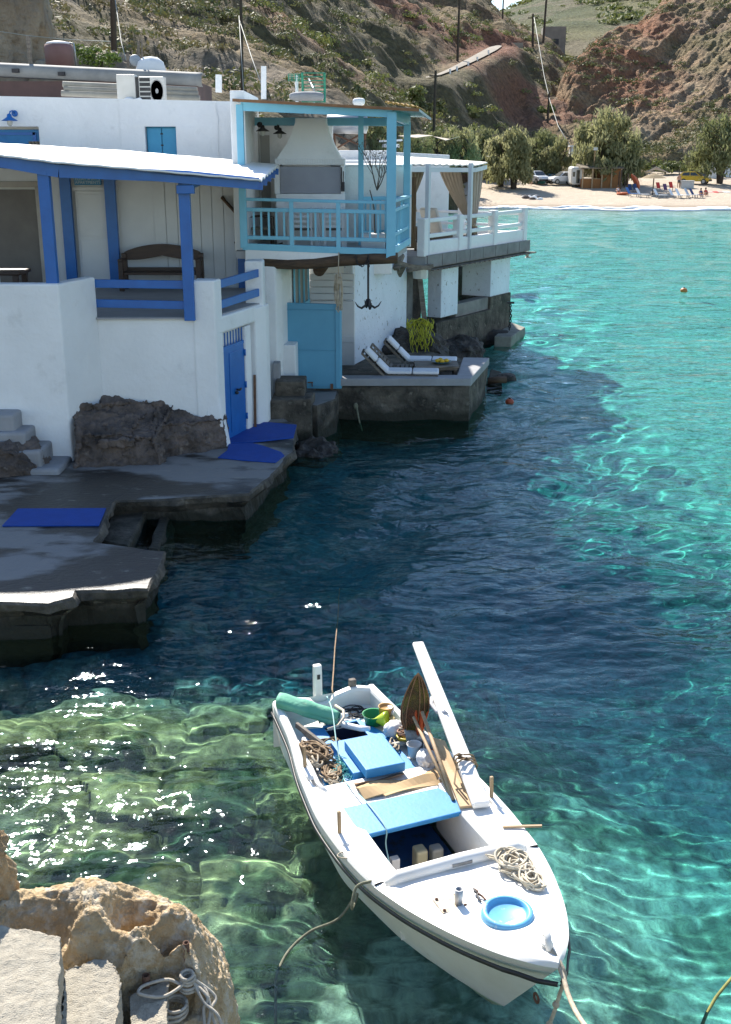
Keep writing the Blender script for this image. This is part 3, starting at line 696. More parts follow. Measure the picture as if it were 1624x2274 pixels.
# batter at the corner of the sea wall
f = MB(); f.hexa([(CX-.3,CY_-.1,.35),(CX+.14,CY_-.12,.35),(CX+.2,CY_+.25,.35),(CX-.3,CY_+.2,.35),(CX-.2,CY_-.003,1.6),(CX+.01,CY_-.003,1.6),(CX+.03,CY_+.1,1.6),(CX-.2,CY_+.1,1.6)])
f.build('wall_foot', PLASTER, h, bevel=.04)
f = MB(); f.prism([(-9,19.5),(-5.4,19.5),(-5.05,20.42),(-4.8,20.22),(CX-.35,20.24),(CX-.33,20.7),(CX+.02,20.6),(E0[0]-.05,E0[1]-.1),(E1[0],24.9),(-9,24.9)], ZF, ZF+.03)
f.build('veranda_floor', GREYSLAB, h)
f = MB(); f.box(-9.5,-2.5,25.1,25.35,ZF-.3,5.55)
f.build('back_wall', PANEL, h)
x = -4.55
while x < -2.6:
    f = MB(); f.box(x, x+.235, 25.07, 25.098, ZF+.03, 5.35); x += .25; f.build('cladding_board', PANEL, h)
f = MB(); f.box(-6.75,-6.28,25.07,25.098,ZF+.03,5.35); f.build('cladding_board', PANEL, h)
# blue sea door in the side wall
f = MB(); f.prism([side(.16,.03),side(.16,.09),side(.585,.09),side(.585,.03)], .52, ZF-.62)
dr = f.build('door', BLUE, h, bevel=.01)
f = MB(); f.prism([side(.27,.015),side(.27,.03),side(.575,.03),side(.575,.015)], .62, ZF-.72); f.build('door_panel', BLUE, dr, bevel=.008)
f = MB(); p = side(.36,-.02); f.tube([(p[0],p[1],1.42),(p[0]+.06,p[1]-.03,1.42),(p[0]+.07,p[1]+.1,1.42)], .02, 8); f.ball((p[0],p[1],1.36),.035); f.build('handle', IRON, dr, smooth=True)
for k in range(3):
    f = MB(); p = side(.575,.0); f.tube([(p[0],p[1],.75+k*.62),(p[0],p[1],.87+k*.62)], .02, 8); f.build('hinge', BLUE, dr, smooth=True)
f = MB()
for t in np.linspace(.17,.58,8):
    p = side(t,.06); f.tube([(p[0],p[1],ZF-.62),(p[0],p[1],ZF-.33)], .014, 6)
f.prism([side(.16,.04),side(.16,.09),side(.6,.09),side(.6,.04)], ZF-.64, ZF-.58)
f.build('door_grille', BLUE, h)
f = MB(); p = side(.70,-.05); q = side(.74,-.03); f.bar((p[0],p[1],.5),(q[0],q[1],1.55),.05,.05)
tag(f.build('iron_bar', RUST, bevel=.006), 'rusty upright bar leaning beside the blue sea door', 'bar')
# blue posts
def zat(px, py, Y): return onY(px, py, Y).z
f0 = [((107,500),19.35,3.58,5.4),((414,520),20.25,ZF-.02,5.2)]
for (px, py), Yp, z0, z1 in f0:
    p = onY(px, py, Yp); f = MB(); f.post((p.x,p.y,z0), z1, .19, .15); f.build('post', BLUE, h, bevel=.008)
for px, py, z0 in [(152,500,ZF),(250,500,ZF),(536,480,ZF-.6)]:
    p = onY(px, py, 24.95); f = MB(); f.post((p.x,p.y,z0+.03), 5.3, .23 if px < 500 else .2, .12); f.build('post', BLUE, h, bevel=.008)
# rails
f = MB(); f.bar((-4.83,20.36,3.48),(-3.2,20.33,3.46),.05,.145); f.build('rail', BLUE, h, bevel=.006)
f = MB(); f.bar((-4.83,20.36,3.13),(-3.2,20.33,3.10),.05,.145); f.build('rail', BLUE, h, bevel=.006)
for z0 in (3.42, 3.05):
    f = MB(); f.bar((CX-.02,20.6,z0),(E0[0]-.02,E0[1]+.05,z0+.05),.05,.15); f.build('rail', BLUE, h, bevel=.006)
# front beam and roof
bl = [onY(-420,350,18.9), onY(0,357,19.1), onY(105,376,19.3), onY(130,380,19.35), onY(412,392,20.2), onY(575,408,20.35)]
bl[0].z = bl[1].z+.03
f = MB()
for a, b in zip(bl[:-1], bl[1:]): f.bar(a, b, .12, .2)
f.build('beam', BLUE, h)
p = onY(414,400,20.25); q = onY(540,385,24.9)
f = MB(); f.bar((p.x,p.y-.1,5.17),(p.x,p.y+4.6,5.3),.14,.16); f.bar((p.x-.15,p.y-.12,5.1),(p.x+.15,p.y-.12,5.1),.14,.14); f.build('bracket', BLUE, h, bevel=.006)
fr = [onY(-420,340,18.75), onY(0,348,18.95), onY(128,364,19.1), onY(300,378,19.6), onY(480,394,20.0), onY(578,403,20.15)]
bk = [V(-11,25.2,5.9), V(-8.2,25.2,5.88), V(-7,25.2,5.82), V(-5,25.2,5.7), V(-3.2,25.2,5.55), V(-1.86,25.2,5.43)]
fr[0].z = fr[1].z+.02
f = MB(); rows = []; NX = 60; NV = 56
def lerpl(L, t):
    t = t*(len(L)-1); i = min(int(t), len(L)-2); return L[i].lerp(L[i+1], t-i)
for j in range(NV+1):
    t = j/NV; rows.append([lerpl(fr, i/NX).lerp(lerpl(bk, i/NX), t)+V(0,0,.022*math.cos(t*2*math.pi*7)+.004*math.sin(i*1.3)) for i in range(NX+1)])
f.grid(rows); f.build('roof', WHITEROOF, h, smooth=True, solid=.03)
f = MB()
for k in range(5):
    t = .05+k*.22; a = lerpl(fr,.2).lerp(lerpl(bk,.2),t); b = lerpl(fr,1).lerp(lerpl(bk,1),t); f.bar(a-V(0,0,.13), b-V(-.02,0,.10), .08, .12)
f.build('purlin', BLUE, h)
# white door with sign above
p0 = onY(156,640,25.05); p1 = onY(243,640,25.05)
f = MB(); f.box(-6.22,-5.32,25.02,25.06,ZF+.05,4.92)
dw = f.build('door', PANEL, h, bevel=.006)
f = MB(); f.box(-6.17,-5.37,25.005,25.018,3.0,3.92); f.box(-6.17,-5.37,25.005,25.018,3.98,4.86); f.build('door_panel', PANEL, dw, bevel=.008)
f = MB(); f.box(-6.26,-5.28,24.99,25.07,4.93,5.0); f.build('door_head', PANEL, h)
f = MB(); f.box(-5.44,-5.38,24.99,25.004,3.72,4.08); f.bar((-5.42,24.97,3.93),(-5.56,24.97,3.93),.02,.02); f.tube([(-5.42,25.0,3.93),(-5.42,24.965,3.93)],.014,6); f.build('handle', METAL, dw)
# brown door at the far left of the veranda
f = MB(); f.box(-8.0,-7.06,25.03,25.07,ZF+.03,4.95); db = f.build('door', mat('brown_door_paint', (.12,.11,.10), .5, (.09,.08,.075), 2), h)
f = MB(); f.box(-7.06,-6.82,24.98,25.09,ZF+.03,5.0); f.box(-8.2,-6.82,24.98,25.09,5.0,5.12); f.build('door_frame', mat('door_frame_paint', (.36,.34,.31), .6, (.28,.26,.24), 3), h, bevel=.01)
sg = thing('door_sign', 'blue painted wooden sign with white letters above the white veranda door', 'sign', (-5.8,24.97,5.0))
a = onY(166,411,24.97); b = onY(225,394,24.97)
SB = mat('sign_blue', (.015,.17,.34), .6, (.02,.2,.38), 6)
f = MB(); f.box(a.x,b.x,24.95,24.98,a.z,b.z); f.build('board', SB, sg, bevel=.01)
a2 = onY(174,395,24.96); b2 = onY(207,368,24.96); c2_ = onY(196,395,24.96)
f = MB(); f.add([(a2.x,24.955,b.z),(c2_.x,24.955,b.z),(b2.x,24.955,5.3),(a2.x,24.955,5.3),(a2.x,24.975,b.z),(c2_.x,24.975,b.z),(b2.x,24.975,5.3),(a2.x,24.975,5.3)],[(0,1,2,3),(7,6,5,4),(0,4,5,1),(1,5,6,2),(2,6,7,3),(3,7,4,0)]); f.build('crest', SB, sg)
LETTER = mat('sign_lettering', (.55,.62,.66), .7, (.45,.53,.58), 10)
for k, txt in enumerate(('ELLAS SPIRITS','APARTMENTS')):
    cu = bpy.data.curves.new('lettering','FONT'); cu.body = txt; cu.size = .088; cu.extrude = .002; cu.align_x = 'CENTER'
    oc = bpy.data.objects.new('lettering_curve', cu); COL.objects.link(oc)
    me_ = bpy.data.meshes.new_from_object(oc.evaluated_get(bpy.context.evaluated_depsgraph_get())); bpy.data.objects.remove(oc)
    o = bpy.data.objects.new('lettering', me_); COL.objects.link(o); me_.materials.clear(); me_.materials.append(LETTER)
    o.parent = sg; o.location = ((a.x+b.x)/2+5.8, -.024, a.z+.10-.075*k-5.0); o.rotation_euler = (R(90),0,0)
# bench and table on the veranda
bn = thing('bench', 'dark carved wooden bench with an arched back on the veranda', 'bench', onY(362,650,24.5)); bn.location.z = ZF+.03; XF[bn.name] = Matrix.Translation(bn.location).inverted()
bx, by = bn.location.x, bn.location.y; z0 = ZF+.03
f = MB(); n_ = 24
top = lambda t: .78+.17*math.sin(math.pi*t)**.8; bot = lambda t: .62+.09*math.sin(math.pi*t)-.05*abs(math.sin(2*math.pi*t))
rows = [[(bx-.82+1.64*i/n_, by+.2, z0+bot(i/n_)), (bx-.82+1.64*i/n_, by+.2, z0+top(i/n_))] for i in range(n_+1)]
f.grid(rows); f.build('backrest', WOODDK, bn, solid=.05, bevel=.01)
f = MB(); f.box(bx-.82,bx+.82,by+.17,by+.22,z0+.36,z0+.46); f.build('back_rail', WOODDK, bn, bevel=.008)
f = MB(); f.box(bx-.84,bx+.84,by-.25,by+.2,z0+.34,z0+.39); f.build('seat', WOODDK, bn, bevel=.01)
for sx in (-1,1):
    f = MB(); f.box(bx+sx*.82-.055,bx+sx*.82+.055,by+.14,by+.25,z0,z0+.76); f.build('leg', WOODDK, bn, bevel=.012)
    f = MB(); f.box(bx+sx*.82-.05,bx+sx*.82+.05,by-.28,by-.18,z0,z0+.62); f.build('leg', WOODDK, bn, bevel=.012)
    f = MB(); f.box(bx+sx*.82-.05,bx+sx*.82+.05,by-.3,by+.16,z0+.62,z0+.67); f.build('armrest', WOODDK, bn, bevel=.012)
p = onY(22,608,22.5); tb = thing('table', 'dark rustic wooden table at the left end of the veranda', 'table', (p.x-.6,p.y,ZF+.03))
f = MB(); f.box(p.x-1.5,p.x+.32,p.y-.4,p.y+.4,p.z,p.z+.08); f.build('tabletop', WOODDK, tb, bevel=.03)
for dx in (-1.4,.2):
    for dy in (-.3,.3):
        f = MB(); f.box(p.x+dx-.05,p.x+dx+.05,p.y+dy-.05,p.y+dy+.05,ZF+.03,p.z); f.build('leg', WOODDK, tb)
# white steps at the far left below the wall
st = thing('stone_steps', 'worn white steps going down to the quay at the left edge', 'steps', (-6.8,18.9,ZQ))
for k, (x0, x1, y) in enumerate([(-90,12,925),(-60,52,955),(-30,97,985),(-10,150,1012)]):
    zt = 1.45-.28*k; a = onz(x0,y+10,zt); b = onz(x1,y+10,zt); f = MB(); f.box(a.x-.4,b.x,18.95-.14*k-.2,19.3,-.1,zt); f.build('step', CONC2, st, bevel=.05)

# ================================================================== upper white house
uh = thing('upper_house', 'long flat roofed white house behind the veranda with turquoise shutters', 'house', (-6,29,2))
YF = 27.3
f = MB(); zl = onY(0,216,YF).z; zr = onY(535,226,YF).z; xr = onY(536,300,YF).x; xm = onY(270,300,YF).x
sh0 = onY(322,281,YF); sh1 = onY(396,365,YF); dn0 = onY(-10,284,YF); dn1 = onY(90,330,YF)
def wallpiece(f, x0, x1, z0, z1, y=YF, th=.45): f.box(x0,x1,y,y+th,z0,z1)
f.hexa([(-12,YF,sh0.z),(xm,YF,sh0.z),(xm,YF+.4,sh0.z),(-12,YF+.4,sh0.z),(-12,YF,zl+.1),(xm,YF,zl-.03),(xm,YF+.4,zl-.03),(-12,YF+.4,zl+.1)])
f.hexa([(xm-.002,YF-.04,sh0.z),(xr,YF-.1,sh0.z),(xr,YF+.4,sh0.z),(xm-.002,YF+.4,sh0.z),(xm-.002,YF-.04,zl-.035),(xr,YF-.1,zr),(xr,YF+.4,zr),(xm-.002,YF+.4,zl-.035)])
f.box(dn1.x,xm,YF,YF+.4,2,sh0.z+.001); f.box(xm-.002,sh0.x,YF-.04,YF+.4,2,sh0.z+.001); f.box(sh1.x,xr,YF-.09,YF+.4,2,sh0.z+.001); f.box(sh0.x,sh1.x,YF-.04,YF+.4,2,5.5)
f.box(-12,dn1.x,YF+.35,YF+.4,2,sh0.z)
f.box(-12,xr,YF+.4,34,2,zr-.25)
f.build('wall', PLASTER, uh)
w_ = (sh1.x-sh0.x)
win = None
f = MB(); f.box(sh0.x,sh1.x,YF+.16,YF+.2,5.5,sh0.z); win = f.build('window', SHUT, uh)
f = MB(); f.box(sh0.x+.03,sh0.x+w_/2-.008,YF+.1,YF+.14,5.5,sh0.z-.03); f.build('shutter', SHUT, win, bevel=.008)
f = MB(); f.box(sh0.x+w_/2+.008,sh1.x-.03,YF+.1,YF+.14,5.5,sh0.z-.03); f.build('shutter', SHUT, win, bevel=.008)
f = MB()
for k in (0,1,2): f.box(sh0.x+w_/2-.03,sh0.x+w_/2+.03,YF+.085,YF+.1,5.6+.25*k,5.63+.25*k)
f.build('latch', IRON, win)
f = MB(); f.box(dn0.x-.4,dn1.x-.02,YF+.2,YF+.3,4.6,dn1.z+.42); dd = f.build('door', mat('upper_door_blue', (.012,.15,.36), .5, (.016,.18,.4), 4), uh, bevel=.01)
f = MB(); f.box(dn0.x-.4,dn1.x-.14,YF+.17,YF+.2,dn1.z+.30,dn1.z+.36); f.box(dn1.x-.2,dn1.x-.12,YF+.17,YF+.2,4.6,dn1.z+.36); f.build('door_frame', BLUE, dd)
f = MB(); a = onY(66,312,YF+.18); f.box(a.x-.02,a.x+.42,YF+.165,YF+.185,a.z-.25,a.z-.02); f.build('window_pane', GLASS, dd)
f = MB()
for k in range(5): f.tube([(a.x+.03+.08*k,YF+.15,a.z-.24),(a.x+.07+.08*k,YF+.15,a.z-.14),(a.x+.03+.08*k,YF+.15,a.z-.03)],.008,5)
f.build('window_grille', IRON, dd)
# crack and pipe on the facade
f = MB(); f.tube([onY(478,225,YF-.13),onY(481,250,YF-.12),onY(484,262,YF-.12),onY(484,345,YF-.12)], .012, 6); tag(f.build('cable', PLASTER), 'thin white cable running down the upper house wall', 'cable')
# low parapet behind the veranda roof at the left
f = MB(); p = onY(42,332,26); f.box(-11,p.x,25.7,26.1,5.2,onY(0,321,26).z); tag(f.build('low_wall', PLASTER, bevel=.05), 'low white wall end peeping over the veranda roof at the left', 'wall')
def wall_lamp(px, py, Y, m, label, dirx=.0, s=1):
    p = onY(px, py, Y); t = thing('wall_lamp', label, 'lamp', p, 0, 'enamel wall lamps')
    f = MB(); f.lathe([(.0,-.012),(.075*s,-.012),(.075*s,.012),(.0,.02)], p, 16, M=Matrix.Rotation(R(90),3,'X')); f.build('wall_plate', m, t, smooth=False)
    f = MB(); f.tube([p, p+V(dirx*.3,-.12,.06)*s, p+V(dirx*.7,-.24,.04)*s, p+V(dirx,-.29,-.06)*s], .016*s, 8); f.build('arm', m, t, smooth=True)
    e = p+V(dirx,-.29,-.06)*s
    f = MB(); f.lathe([(.02*s,.05*s),(.05*s,.03*s),(.06*s,-.03*s),(.19*s,-.11*s),(.185*s,-.115*s),(.05*s,-.045*s)], e, 20); f.build('lamp_shade', m, t, smooth=True)
    f = MB(); f.lathe([(.055*s,-.05*s),(.065*s,-.12*s),(.06*s,-.2*s),(.02*s,-.235*s)], e, 14); f.build('lamp_glass', mat('lamp_glass', (.45,.45,.40), .2, (.5,.5,.46), 4), t, smooth=True)
    return t
wall_lamp(33,252,YF-.02, BLUE, 'blue enamel wall lamp on the white facade above the blue door', -.05, .95)

# ------------------------------------------------------------------ roof clutter
bh = thing('rear_house', 'brown walled house with a rounded grey eave behind the white roof', 'house', (-8,33,5))
f = MB(); a = onY(-60,200,33); b = onY(440,215,33); f.box(a.x-6,b.x,33,36,4,onY(440,176,33).z-.05); f.build('wall', mat('brown_render', (.12,.07,.06), .9, (.09,.055,.048), 2), bh)
f = MB(); 
pa = onY(-80,152,32.9); pb = onY(448,178,32.9); rows = []
for i in range(41):
    p = pa.lerp(pb, i/40); rows.append([p+V(0,.9,.16),p+V(0,.25,.2),p+V(0,.02,.13),p+V(0,-.03,0),p+V(0,.02,-.13),p+V(0,.2,-.16)])
f.grid(rows); f.build('eave', mat('grey_cement_eave', (.27,.27,.255), .8, (.2,.2,.19), 2, bump=.2), bh, smooth=True, solid=.02)
for px, py in [(35,157),(137,164),(328,177)]:
    f = MB(); p = onY(px, py, 32.82); f.box(p.x-.09,p.x+.09,p.y-.06,p.y+.1,p.z-.05,p.z+.05); f.build('drain_outlet', IRON, bh)
for k, (x0, x1, y0, y1) in enumerate([(140,438,187,200),(143,440,197,209),(137,444,207,219)]):
    f = MB(); f.tube([onY(x0,y0,30.5-.05*k),onY(x1,y1,30.5-.05*k)], .075, 12)
    tag(f.build('pipe', mat('cement_pipe', (.27,.26,.22), .8, (.2,.19,.165), 3), smooth=True), ('topmost long pale pipe lying behind the air conditioners','middle long pale pipe lying behind the air conditioners','lowest long pale pipe lying behind the air conditioners')[k], 'pipe', 'pipes stacked on the roof')
ACM = mat('aircon_casing', (.55,.54,.50), .5, (.48,.47,.43), 3)
p = onY(285,200,29.5); t = thing('air_conditioner', 'air conditioning unit turned sideways with a dark open back on the roof', 'air conditioner', (p.x,p.y,p.z-.3))
f = MB(); f.box(p.x-.28,p.x+.18,p.y,p.y+.35,p.z-.38,p.z+.36); f.build('casing', ACM, t, bevel=.02)
f = MB(); f.box(p.x+.185,p.x+.42,p.y+.02,p.y+.3,p.z-.32,p.z+.30); f.build('coil_panel', BLACK, t)
f = MB(); f.ball((p.x+.02,p.y-.1,p.z-.3),.16,.12,.14); f.tube([(p.x+.1,p.y-.1,p.z-.25),(p.x+.3,p.y-.12,p.z-.2),(p.x+.42,p.y-.1,p.z-.33)],.03,6); f.build('pipe_lagging', PLASTER, t, smooth=True)
p = onY(338,202,29.5); t = thing('air_conditioner', 'air conditioning unit with a grille and round fan facing forward on the roof', 'air conditioner', (p.x,p.y,p.z-.3))
f = MB(); f.box(p.x-.32,p.x+.3,p.y,p.y+.35,p.z-.4,p.z+.33); f.build('casing', ACM, t, bevel=.02)
f = MB()
for k in range(6): f.box(p.x-.3,p.x-.04,p.y-.006,p.y+.0,p.z-.33+.11*k,p.z-.25+.11*k)
f.build('louvre', BLACK, t)
f = MB(); f.lathe([(.0,.0),(.05,.004),(.06,0),(.24,0),(.25,.01),(.26,0)], (p.x+.12,p.y-.004,p.z), 24, .62, 1, Matrix.Rotation(R(90),3,'X')); f.build('fan', mat('fan_grey', (.3,.29,.27), .5, (.36,.35,.33), 8), t)
def stick(name, m, label, cat, pa, pb, r, group=None, sq=False):
    f = MB()
    if sq: f.bar(pa, pb, r*2, r*2)
    else: f.tube([pa, pb], r, 8)
    return tag(f.build(name, m, smooth=False), label, cat, group)
stick('chimney', PLASTER, 'slim square white chimney on the roof left of the balcony', 'chimney', onY(486,205,31), onY(486,166,31), .075, sq=True)
stick('vent_pipe', PLASTER, 'tall slim white vent pipe above the balcony roof', 'vent pipe', onY(586,220,29), onY(586,147,29), .06, sq=True)
stick('post', DRIFT, 'grey post standing at the roof edge before the pale cliff', 'post', onY(69,150,33.5), onY(62,80,33.5), .06)
for k, (px, y0, y1) in enumerate([(285,165,117),(309,165,92),(316,165,88),(326,165,125)]):
    stick('aerial_mast', DRIFT, ['short wooden stake left of the satellite dish','tall wooden stake carrying the satellite dish','thin grey mast just right of the satellite dish','short stake beside the white dome'][k], 'mast', onY(px,y0,34), onY(px-1,y1,34), .04 if k != 2 else .022)
p = onY(301,134,33.9); sd = thing('satellite_dish', 'small pale satellite dish on a stake above the roofs', 'satellite dish', p)
f = MB(); f.lathe([(.0,.05),(.09,.04),(.15,.0),(.16,-.012)], p, 20, M=Matrix.Rotation(R(78),3,'X') @ Matrix.Rotation(R(20),3,'Y')); f.build('dish', mat('dish_white', (.34,.37,.4), .5, (.3,.33,.36), 3), sd, smooth=True, solid=.01)
f = MB(); f.tube([p+V(0,.05,-.02), p+V(.12,.1,-.3)], .02, 6); f.build('arm', METAL, sd)
p = onY(336,163,34); f = MB(); f.lathe([(.42,-.1),(.42,.1),(.36,.3),(.2,.42),(0,.45)], p, 24); tag(f.build('water_cistern', PLASTER, smooth=True), 'white dome shaped cistern behind the grey eave', 'cistern')
p = onY(132,122,38); wt = thing('water_tank', 'round brown water tank with a white lid below the cliff', 'water tank', p+V(0,0,-.4))
f = MB(); f.lathe([(.40,-.42),(.43,-.4),(.45,.2),(.42,.3)], p, 28); f.build('body', mat('tank_brown', (.22,.12,.11), .6, (.19,.10,.09), 3), wt, smooth=True)
f = MB(); f.lathe([(.42,.302),(.36,.36),(.2,.39),(0,.4)], p, 28); f.build('lid', mat('tank_lid_white', (.7,.7,.72), .5, (.62,.62,.65), 3), wt, smooth=True)
f = MB(); f.tube([p+V(.38,-.1,.34),p+V(.5,-.1,.33),p+V(.52,-.1,.1),p+V(.53,-.1,-.42)], .025, 8); f.build('pipe', METAL, wt, smooth=True)

# grid antennas
GREENM = mat('green_metal', (.02,.22,.13), .5, (.03,.28,.17), 6)
p = onY(697,195,29.5); an = thing('grid_antenna', 'big curved green grid antenna above the balcony roof', 'antenna', p+V(0,0,-.35))
f = MB()
for k in range(9):
    z_ = -.33+.66*k/8; pts = [p+V(-.27+.54*i/8, .14*((i-4)/4)**2*0-.16*(z_/.33)**2+.0, z_) for i in range(9)]; f.tube(pts, .012, 5)
for sx in (-.27,.27): f.tube([p+V(sx,-.16*((k-4)/4)**2,-.33+.66*k/8) for k in range(9)], .03, 6)
f.build('grid', GREENM, an)
f = MB(); f.tube([p+V(-.12,-.05,.2),p+V(.0,-.5,-.02),p+V(.05,-.06,-.3)], .02, 6); f.tube([p+V(.0,.03,.1),p+V(.0,.03,-.5)], .03, 6); f.build('feed_arm', METAL, an)
p = onY(657,172,29.6); an = thing('grid_antenna', 'small flat green grid antenna on a white pole', 'antenna', p+V(0,0,-.5))
f = MB()
for k in range(5): f.tube([p+V(-.18,0,-.08+.04*k),p+V(.18,0,-.08+.04*k)], .009, 5)
for k in range(5): f.tube([p+V(-.18+.09*k,0,-.08),p+V(-.18+.09*k,0,.08)], .012, 5)
f.build('grid', GREENM, an)
f = MB(); f.tube([p+V(.02,.03,.06),p+V(.02,.03,-.6)], .04, 8); f.build('pole', PLASTER, an)
rock('roof_stone', 'pale rounded stone lump on the balcony roof below the antennas', onY(681,214,28.6), (.42,.22,.11), CONC2, 44, 3, .2, 3)
rock('roof_stone', 'small white bundle on the roof behind the balcony', onY(797,226,29), (.15,.12,.085), PLASTER, 45, 3, .2, 4)

# ================================================================== balcony house
bhs = thing('balcony_house', 'white house with a turquoise wooden balcony over the landing', 'house', (-1,25,.7))
Lf = V(-2.55,23.9,0); Rf = V(.52,23.45,0); Rb = V(.99,26.6,0)
def bal(t, up=0): return Lf.lerp(Rf, t)
def fz(px, py): 
    t = (px-543)/(868-543); Yp = 23.9-.45*t; p = onY(px, py, Yp); return p
YB = 26.6
# floor slab, fascia
f = MB(); zf = 3.72
f.hexa([(-2.7,23.95,zf-.12),(.5,23.5,zf-.18),(.95,26.6,zf-.18),(-2.7,27.4,zf-.12),(-2.7,23.95,zf+.03),(.5,23.5,zf-.02),(.95,26.6,zf-.02),(-2.7,27.4,zf+.03)]); f.build('balcony_floor', GREYSLAB, bhs)
f = MB(); rows = []
for i in range(13):
    px = 546+(752-546)*i/12; t_ = i/12
    a = fz(px, 552+6*t_); b = fz(px, 579+3*math.sin(math.pi*t_)*1-2*t_)
    rows.append([a+V(0,0,0), b])
f.grid(rows); f.build('fascia', PLASTER, bhs, solid=.08, bevel=.01)
f = MB()
f.box(-2.75,-2.45,24.3,27.4,zf,6.9)               # left inner wall
f.box(-2.45,-.75,YB+.5,YB+.8,zf-.1,6.3)                 # back wall left part with niche
f.box(-.75,1.05,YB+.05,YB+.35,zf-.1,5.42)             # back wall right (lower, house behind)
f.box(-.8,1.06,YB+.03,YB+2.5,5.40,5.45)
f.build('balcony_wall', PLASTER, bhs, bevel=.02)
f = MB(); a = onY(577,300,26.98); b = onY(600,470,26.98); f.box(a.x,b.x+.02,YB+.46,YB+.495,zf,a.z); f.build('niche', mat('grey_niche', (.33,.33,.31), .9, (.3,.3,.28), 3), bhs)
# lower storey
f = MB()
p585 = onY(588,600,23.75).x; p612 = onY(612,600,23.72).x
f.prism([(-2.35,24.0),(p585,23.75),(p612,23.72),(p612+.1,24.0),(-1.35,27.2),(-2.4,27.2)], .3, zf-.14)      # pier with splayed reveal
f.prism([(-1.36,27.25),(-.25,27.15),(-.25,27.6),(-1.36,27.6)], .5, zf-.13)      # back wall of the recess
f.build('lower_wall', PLASTER, bhs, bevel=.03)
f = MB(); a = onY(641,604,25.2); 
sw = thing('stucco_wall', 'peeling white stucco sea wall behind the sun loungers', 'wall', (.4,29.5,.6))
W0 = V(-.29,27.1,0); W1 = V(1.14,31.4,0)
f = MB(); dw_ = (W1-W0).normalized(); nw = V(-dw_.y,dw_.x,0)*.5
f.prism([(W0.x,W0.y),(W1.x,W1.y),(W1.x+nw.x,W1.y+nw.y),(W0.x-.0+nw.x,W0.y+nw.y)], .4, 3.55); f.build('wall', PLASTER_OLD, sw, bevel=.03)
# box pedestal by the big door
f = MB(); a = onz(626,850,.95); b = onz(659,848,.95); f.prism([(a.x,24.05),(b.x,24.0),(b.x+.05,25.2),(a.x-.1,25.2)], .6, 1.78)
tag(f.build('white_plinth', PLASTER, bevel=.025), 'white plinth standing beside the big turquoise door', 'plinth')
# window lattice in the splayed reveal
rv = lambda t, z, o=0: (p612+.1+(-1.35-p612-.1)*t+.02+o, 24.0+3.2*t-.005, z)
f = MB(); zb = 2.35; zt = 3.40
def rvbar(f, t0, z0, t1, z1, w=.07): f.bar(rv(t0,z0,.02), rv(t1,z1,.02), .05, w, up=(0,0,1))
wn = None
f.add([rv(.36,zb,.005),rv(.9,zb,.005),rv(.9,zt,.005),rv(.36,zt,.005)],[(0,1,2,3)]); wn = f.build('window', mat('dusty_glass', (.22,.20,.16), .4, (.18,.17,.14), 5), bhs)
f = MB()
for t in (.36,.54,.72,.9): f.bar(rv(t,zb,.03), rv(t,zt,.03), .04, .04, up=(0,1,0))
rvbar(f,.33,zb,.93,zb,.09); rvbar(f,.33,zt,.93,zt,.06); f.build('window_frame', TEAL, wn)
f = MB()
for t0,t1 in ((.36,.62),(.64,.9)): f.add([rv(t0,.8,.04),rv(t1,.8,.04),rv(t1,zb-.06,.04),rv(t0,zb-.06,.04)],[(0,1,2,3)])
f.build('door', PANEL, bhs, solid=.03)
# white plank door / hatch boards in the recess
f = MB(); 
for k in range(7): f.box(-1.32,-.27,27.08,27.12,2.52+.155*(k-4),2.66+.155*(k-4)) if k > 2 else None
f.box(-1.3,-.27,27.08,27.12,.7,2.33); f.box(-1.3,-.27,27.06,27.08,1.35,1.5)
f.build('plank_door', mat('white_planks', (.62,.63,.63), .6, (.56,.57,.58), 2), bhs, bevel=.006)
# logs under the balcony
f = MB(); f.tube([fz(588,584)+V(-.03,.0,0), fz(640,587), fz(700,585), fz(760,578), fz(830,574), fz(878,573)+V(.05,0,0)], [.10,.105,.11,.12,.12,.11], 14); f.build('log_beam', LOG, bhs, smooth=True)
f = MB(); p = onY(709,600,24.0); f.tube([p, p+V(.15,1.5,.12), p+V(.5,3.1,.2)], [.13,.125,.12], 14); f.build('log_beam', LOG, bhs, smooth=True)
# balcony frame: posts
def bpost(px, y0, y1, w, off=0, m=TEAL):
    a = fz(px, y0); b = fz(px, y1); f = MB(); f.post((a.x,a.y+off,a.z), b.z, w); return f.build('post', m, bhs, bevel=.008)
bpost(542.5,550,232,.14); bpost(868,575,248,.19)
f = MB(); p = onY(802,500,26.1); f.post((p.x,p.y,zf-.05), onY(802,250,26.1).z, .12); f.build('post', TEAL, bhs, bevel=.008)
f = MB(); p = onY(904,350,26.4); f.post((p.x,p.y,zf-.05), onY(904,272,26.4).z, .15); f.build('post', TEAL, bhs, bevel=.008)
# beams
def bbar(name, x0, y0, x1, y1, w, hh, off=0):
    f = MB(); f.bar(fz(x0,y0)+V(0,off,0), fz(x1,y1)+V(0,off,0), w, hh); return f.build(name, TEAL, bhs, bevel=.006)
bbar('beam', 536,236,872,251,.1,.17,-.01)
cr = fz(870,250); cb = onY(907,268,26.5)
f = MB(); f.bar((cr.x,cr.y,cr.z-.02),(cb.x,cb.y,cb.z),.1,.2); f.build('beam', TEAL, bhs, bevel=.006)
f = MB(); a = onY(610,258,26.3); f.bar((-2.5,26.35,cb.z-.02),(cb.x,26.45,cb.z-.03),.09,.17); f.build('beam', TEAL, bhs, bevel=.006)
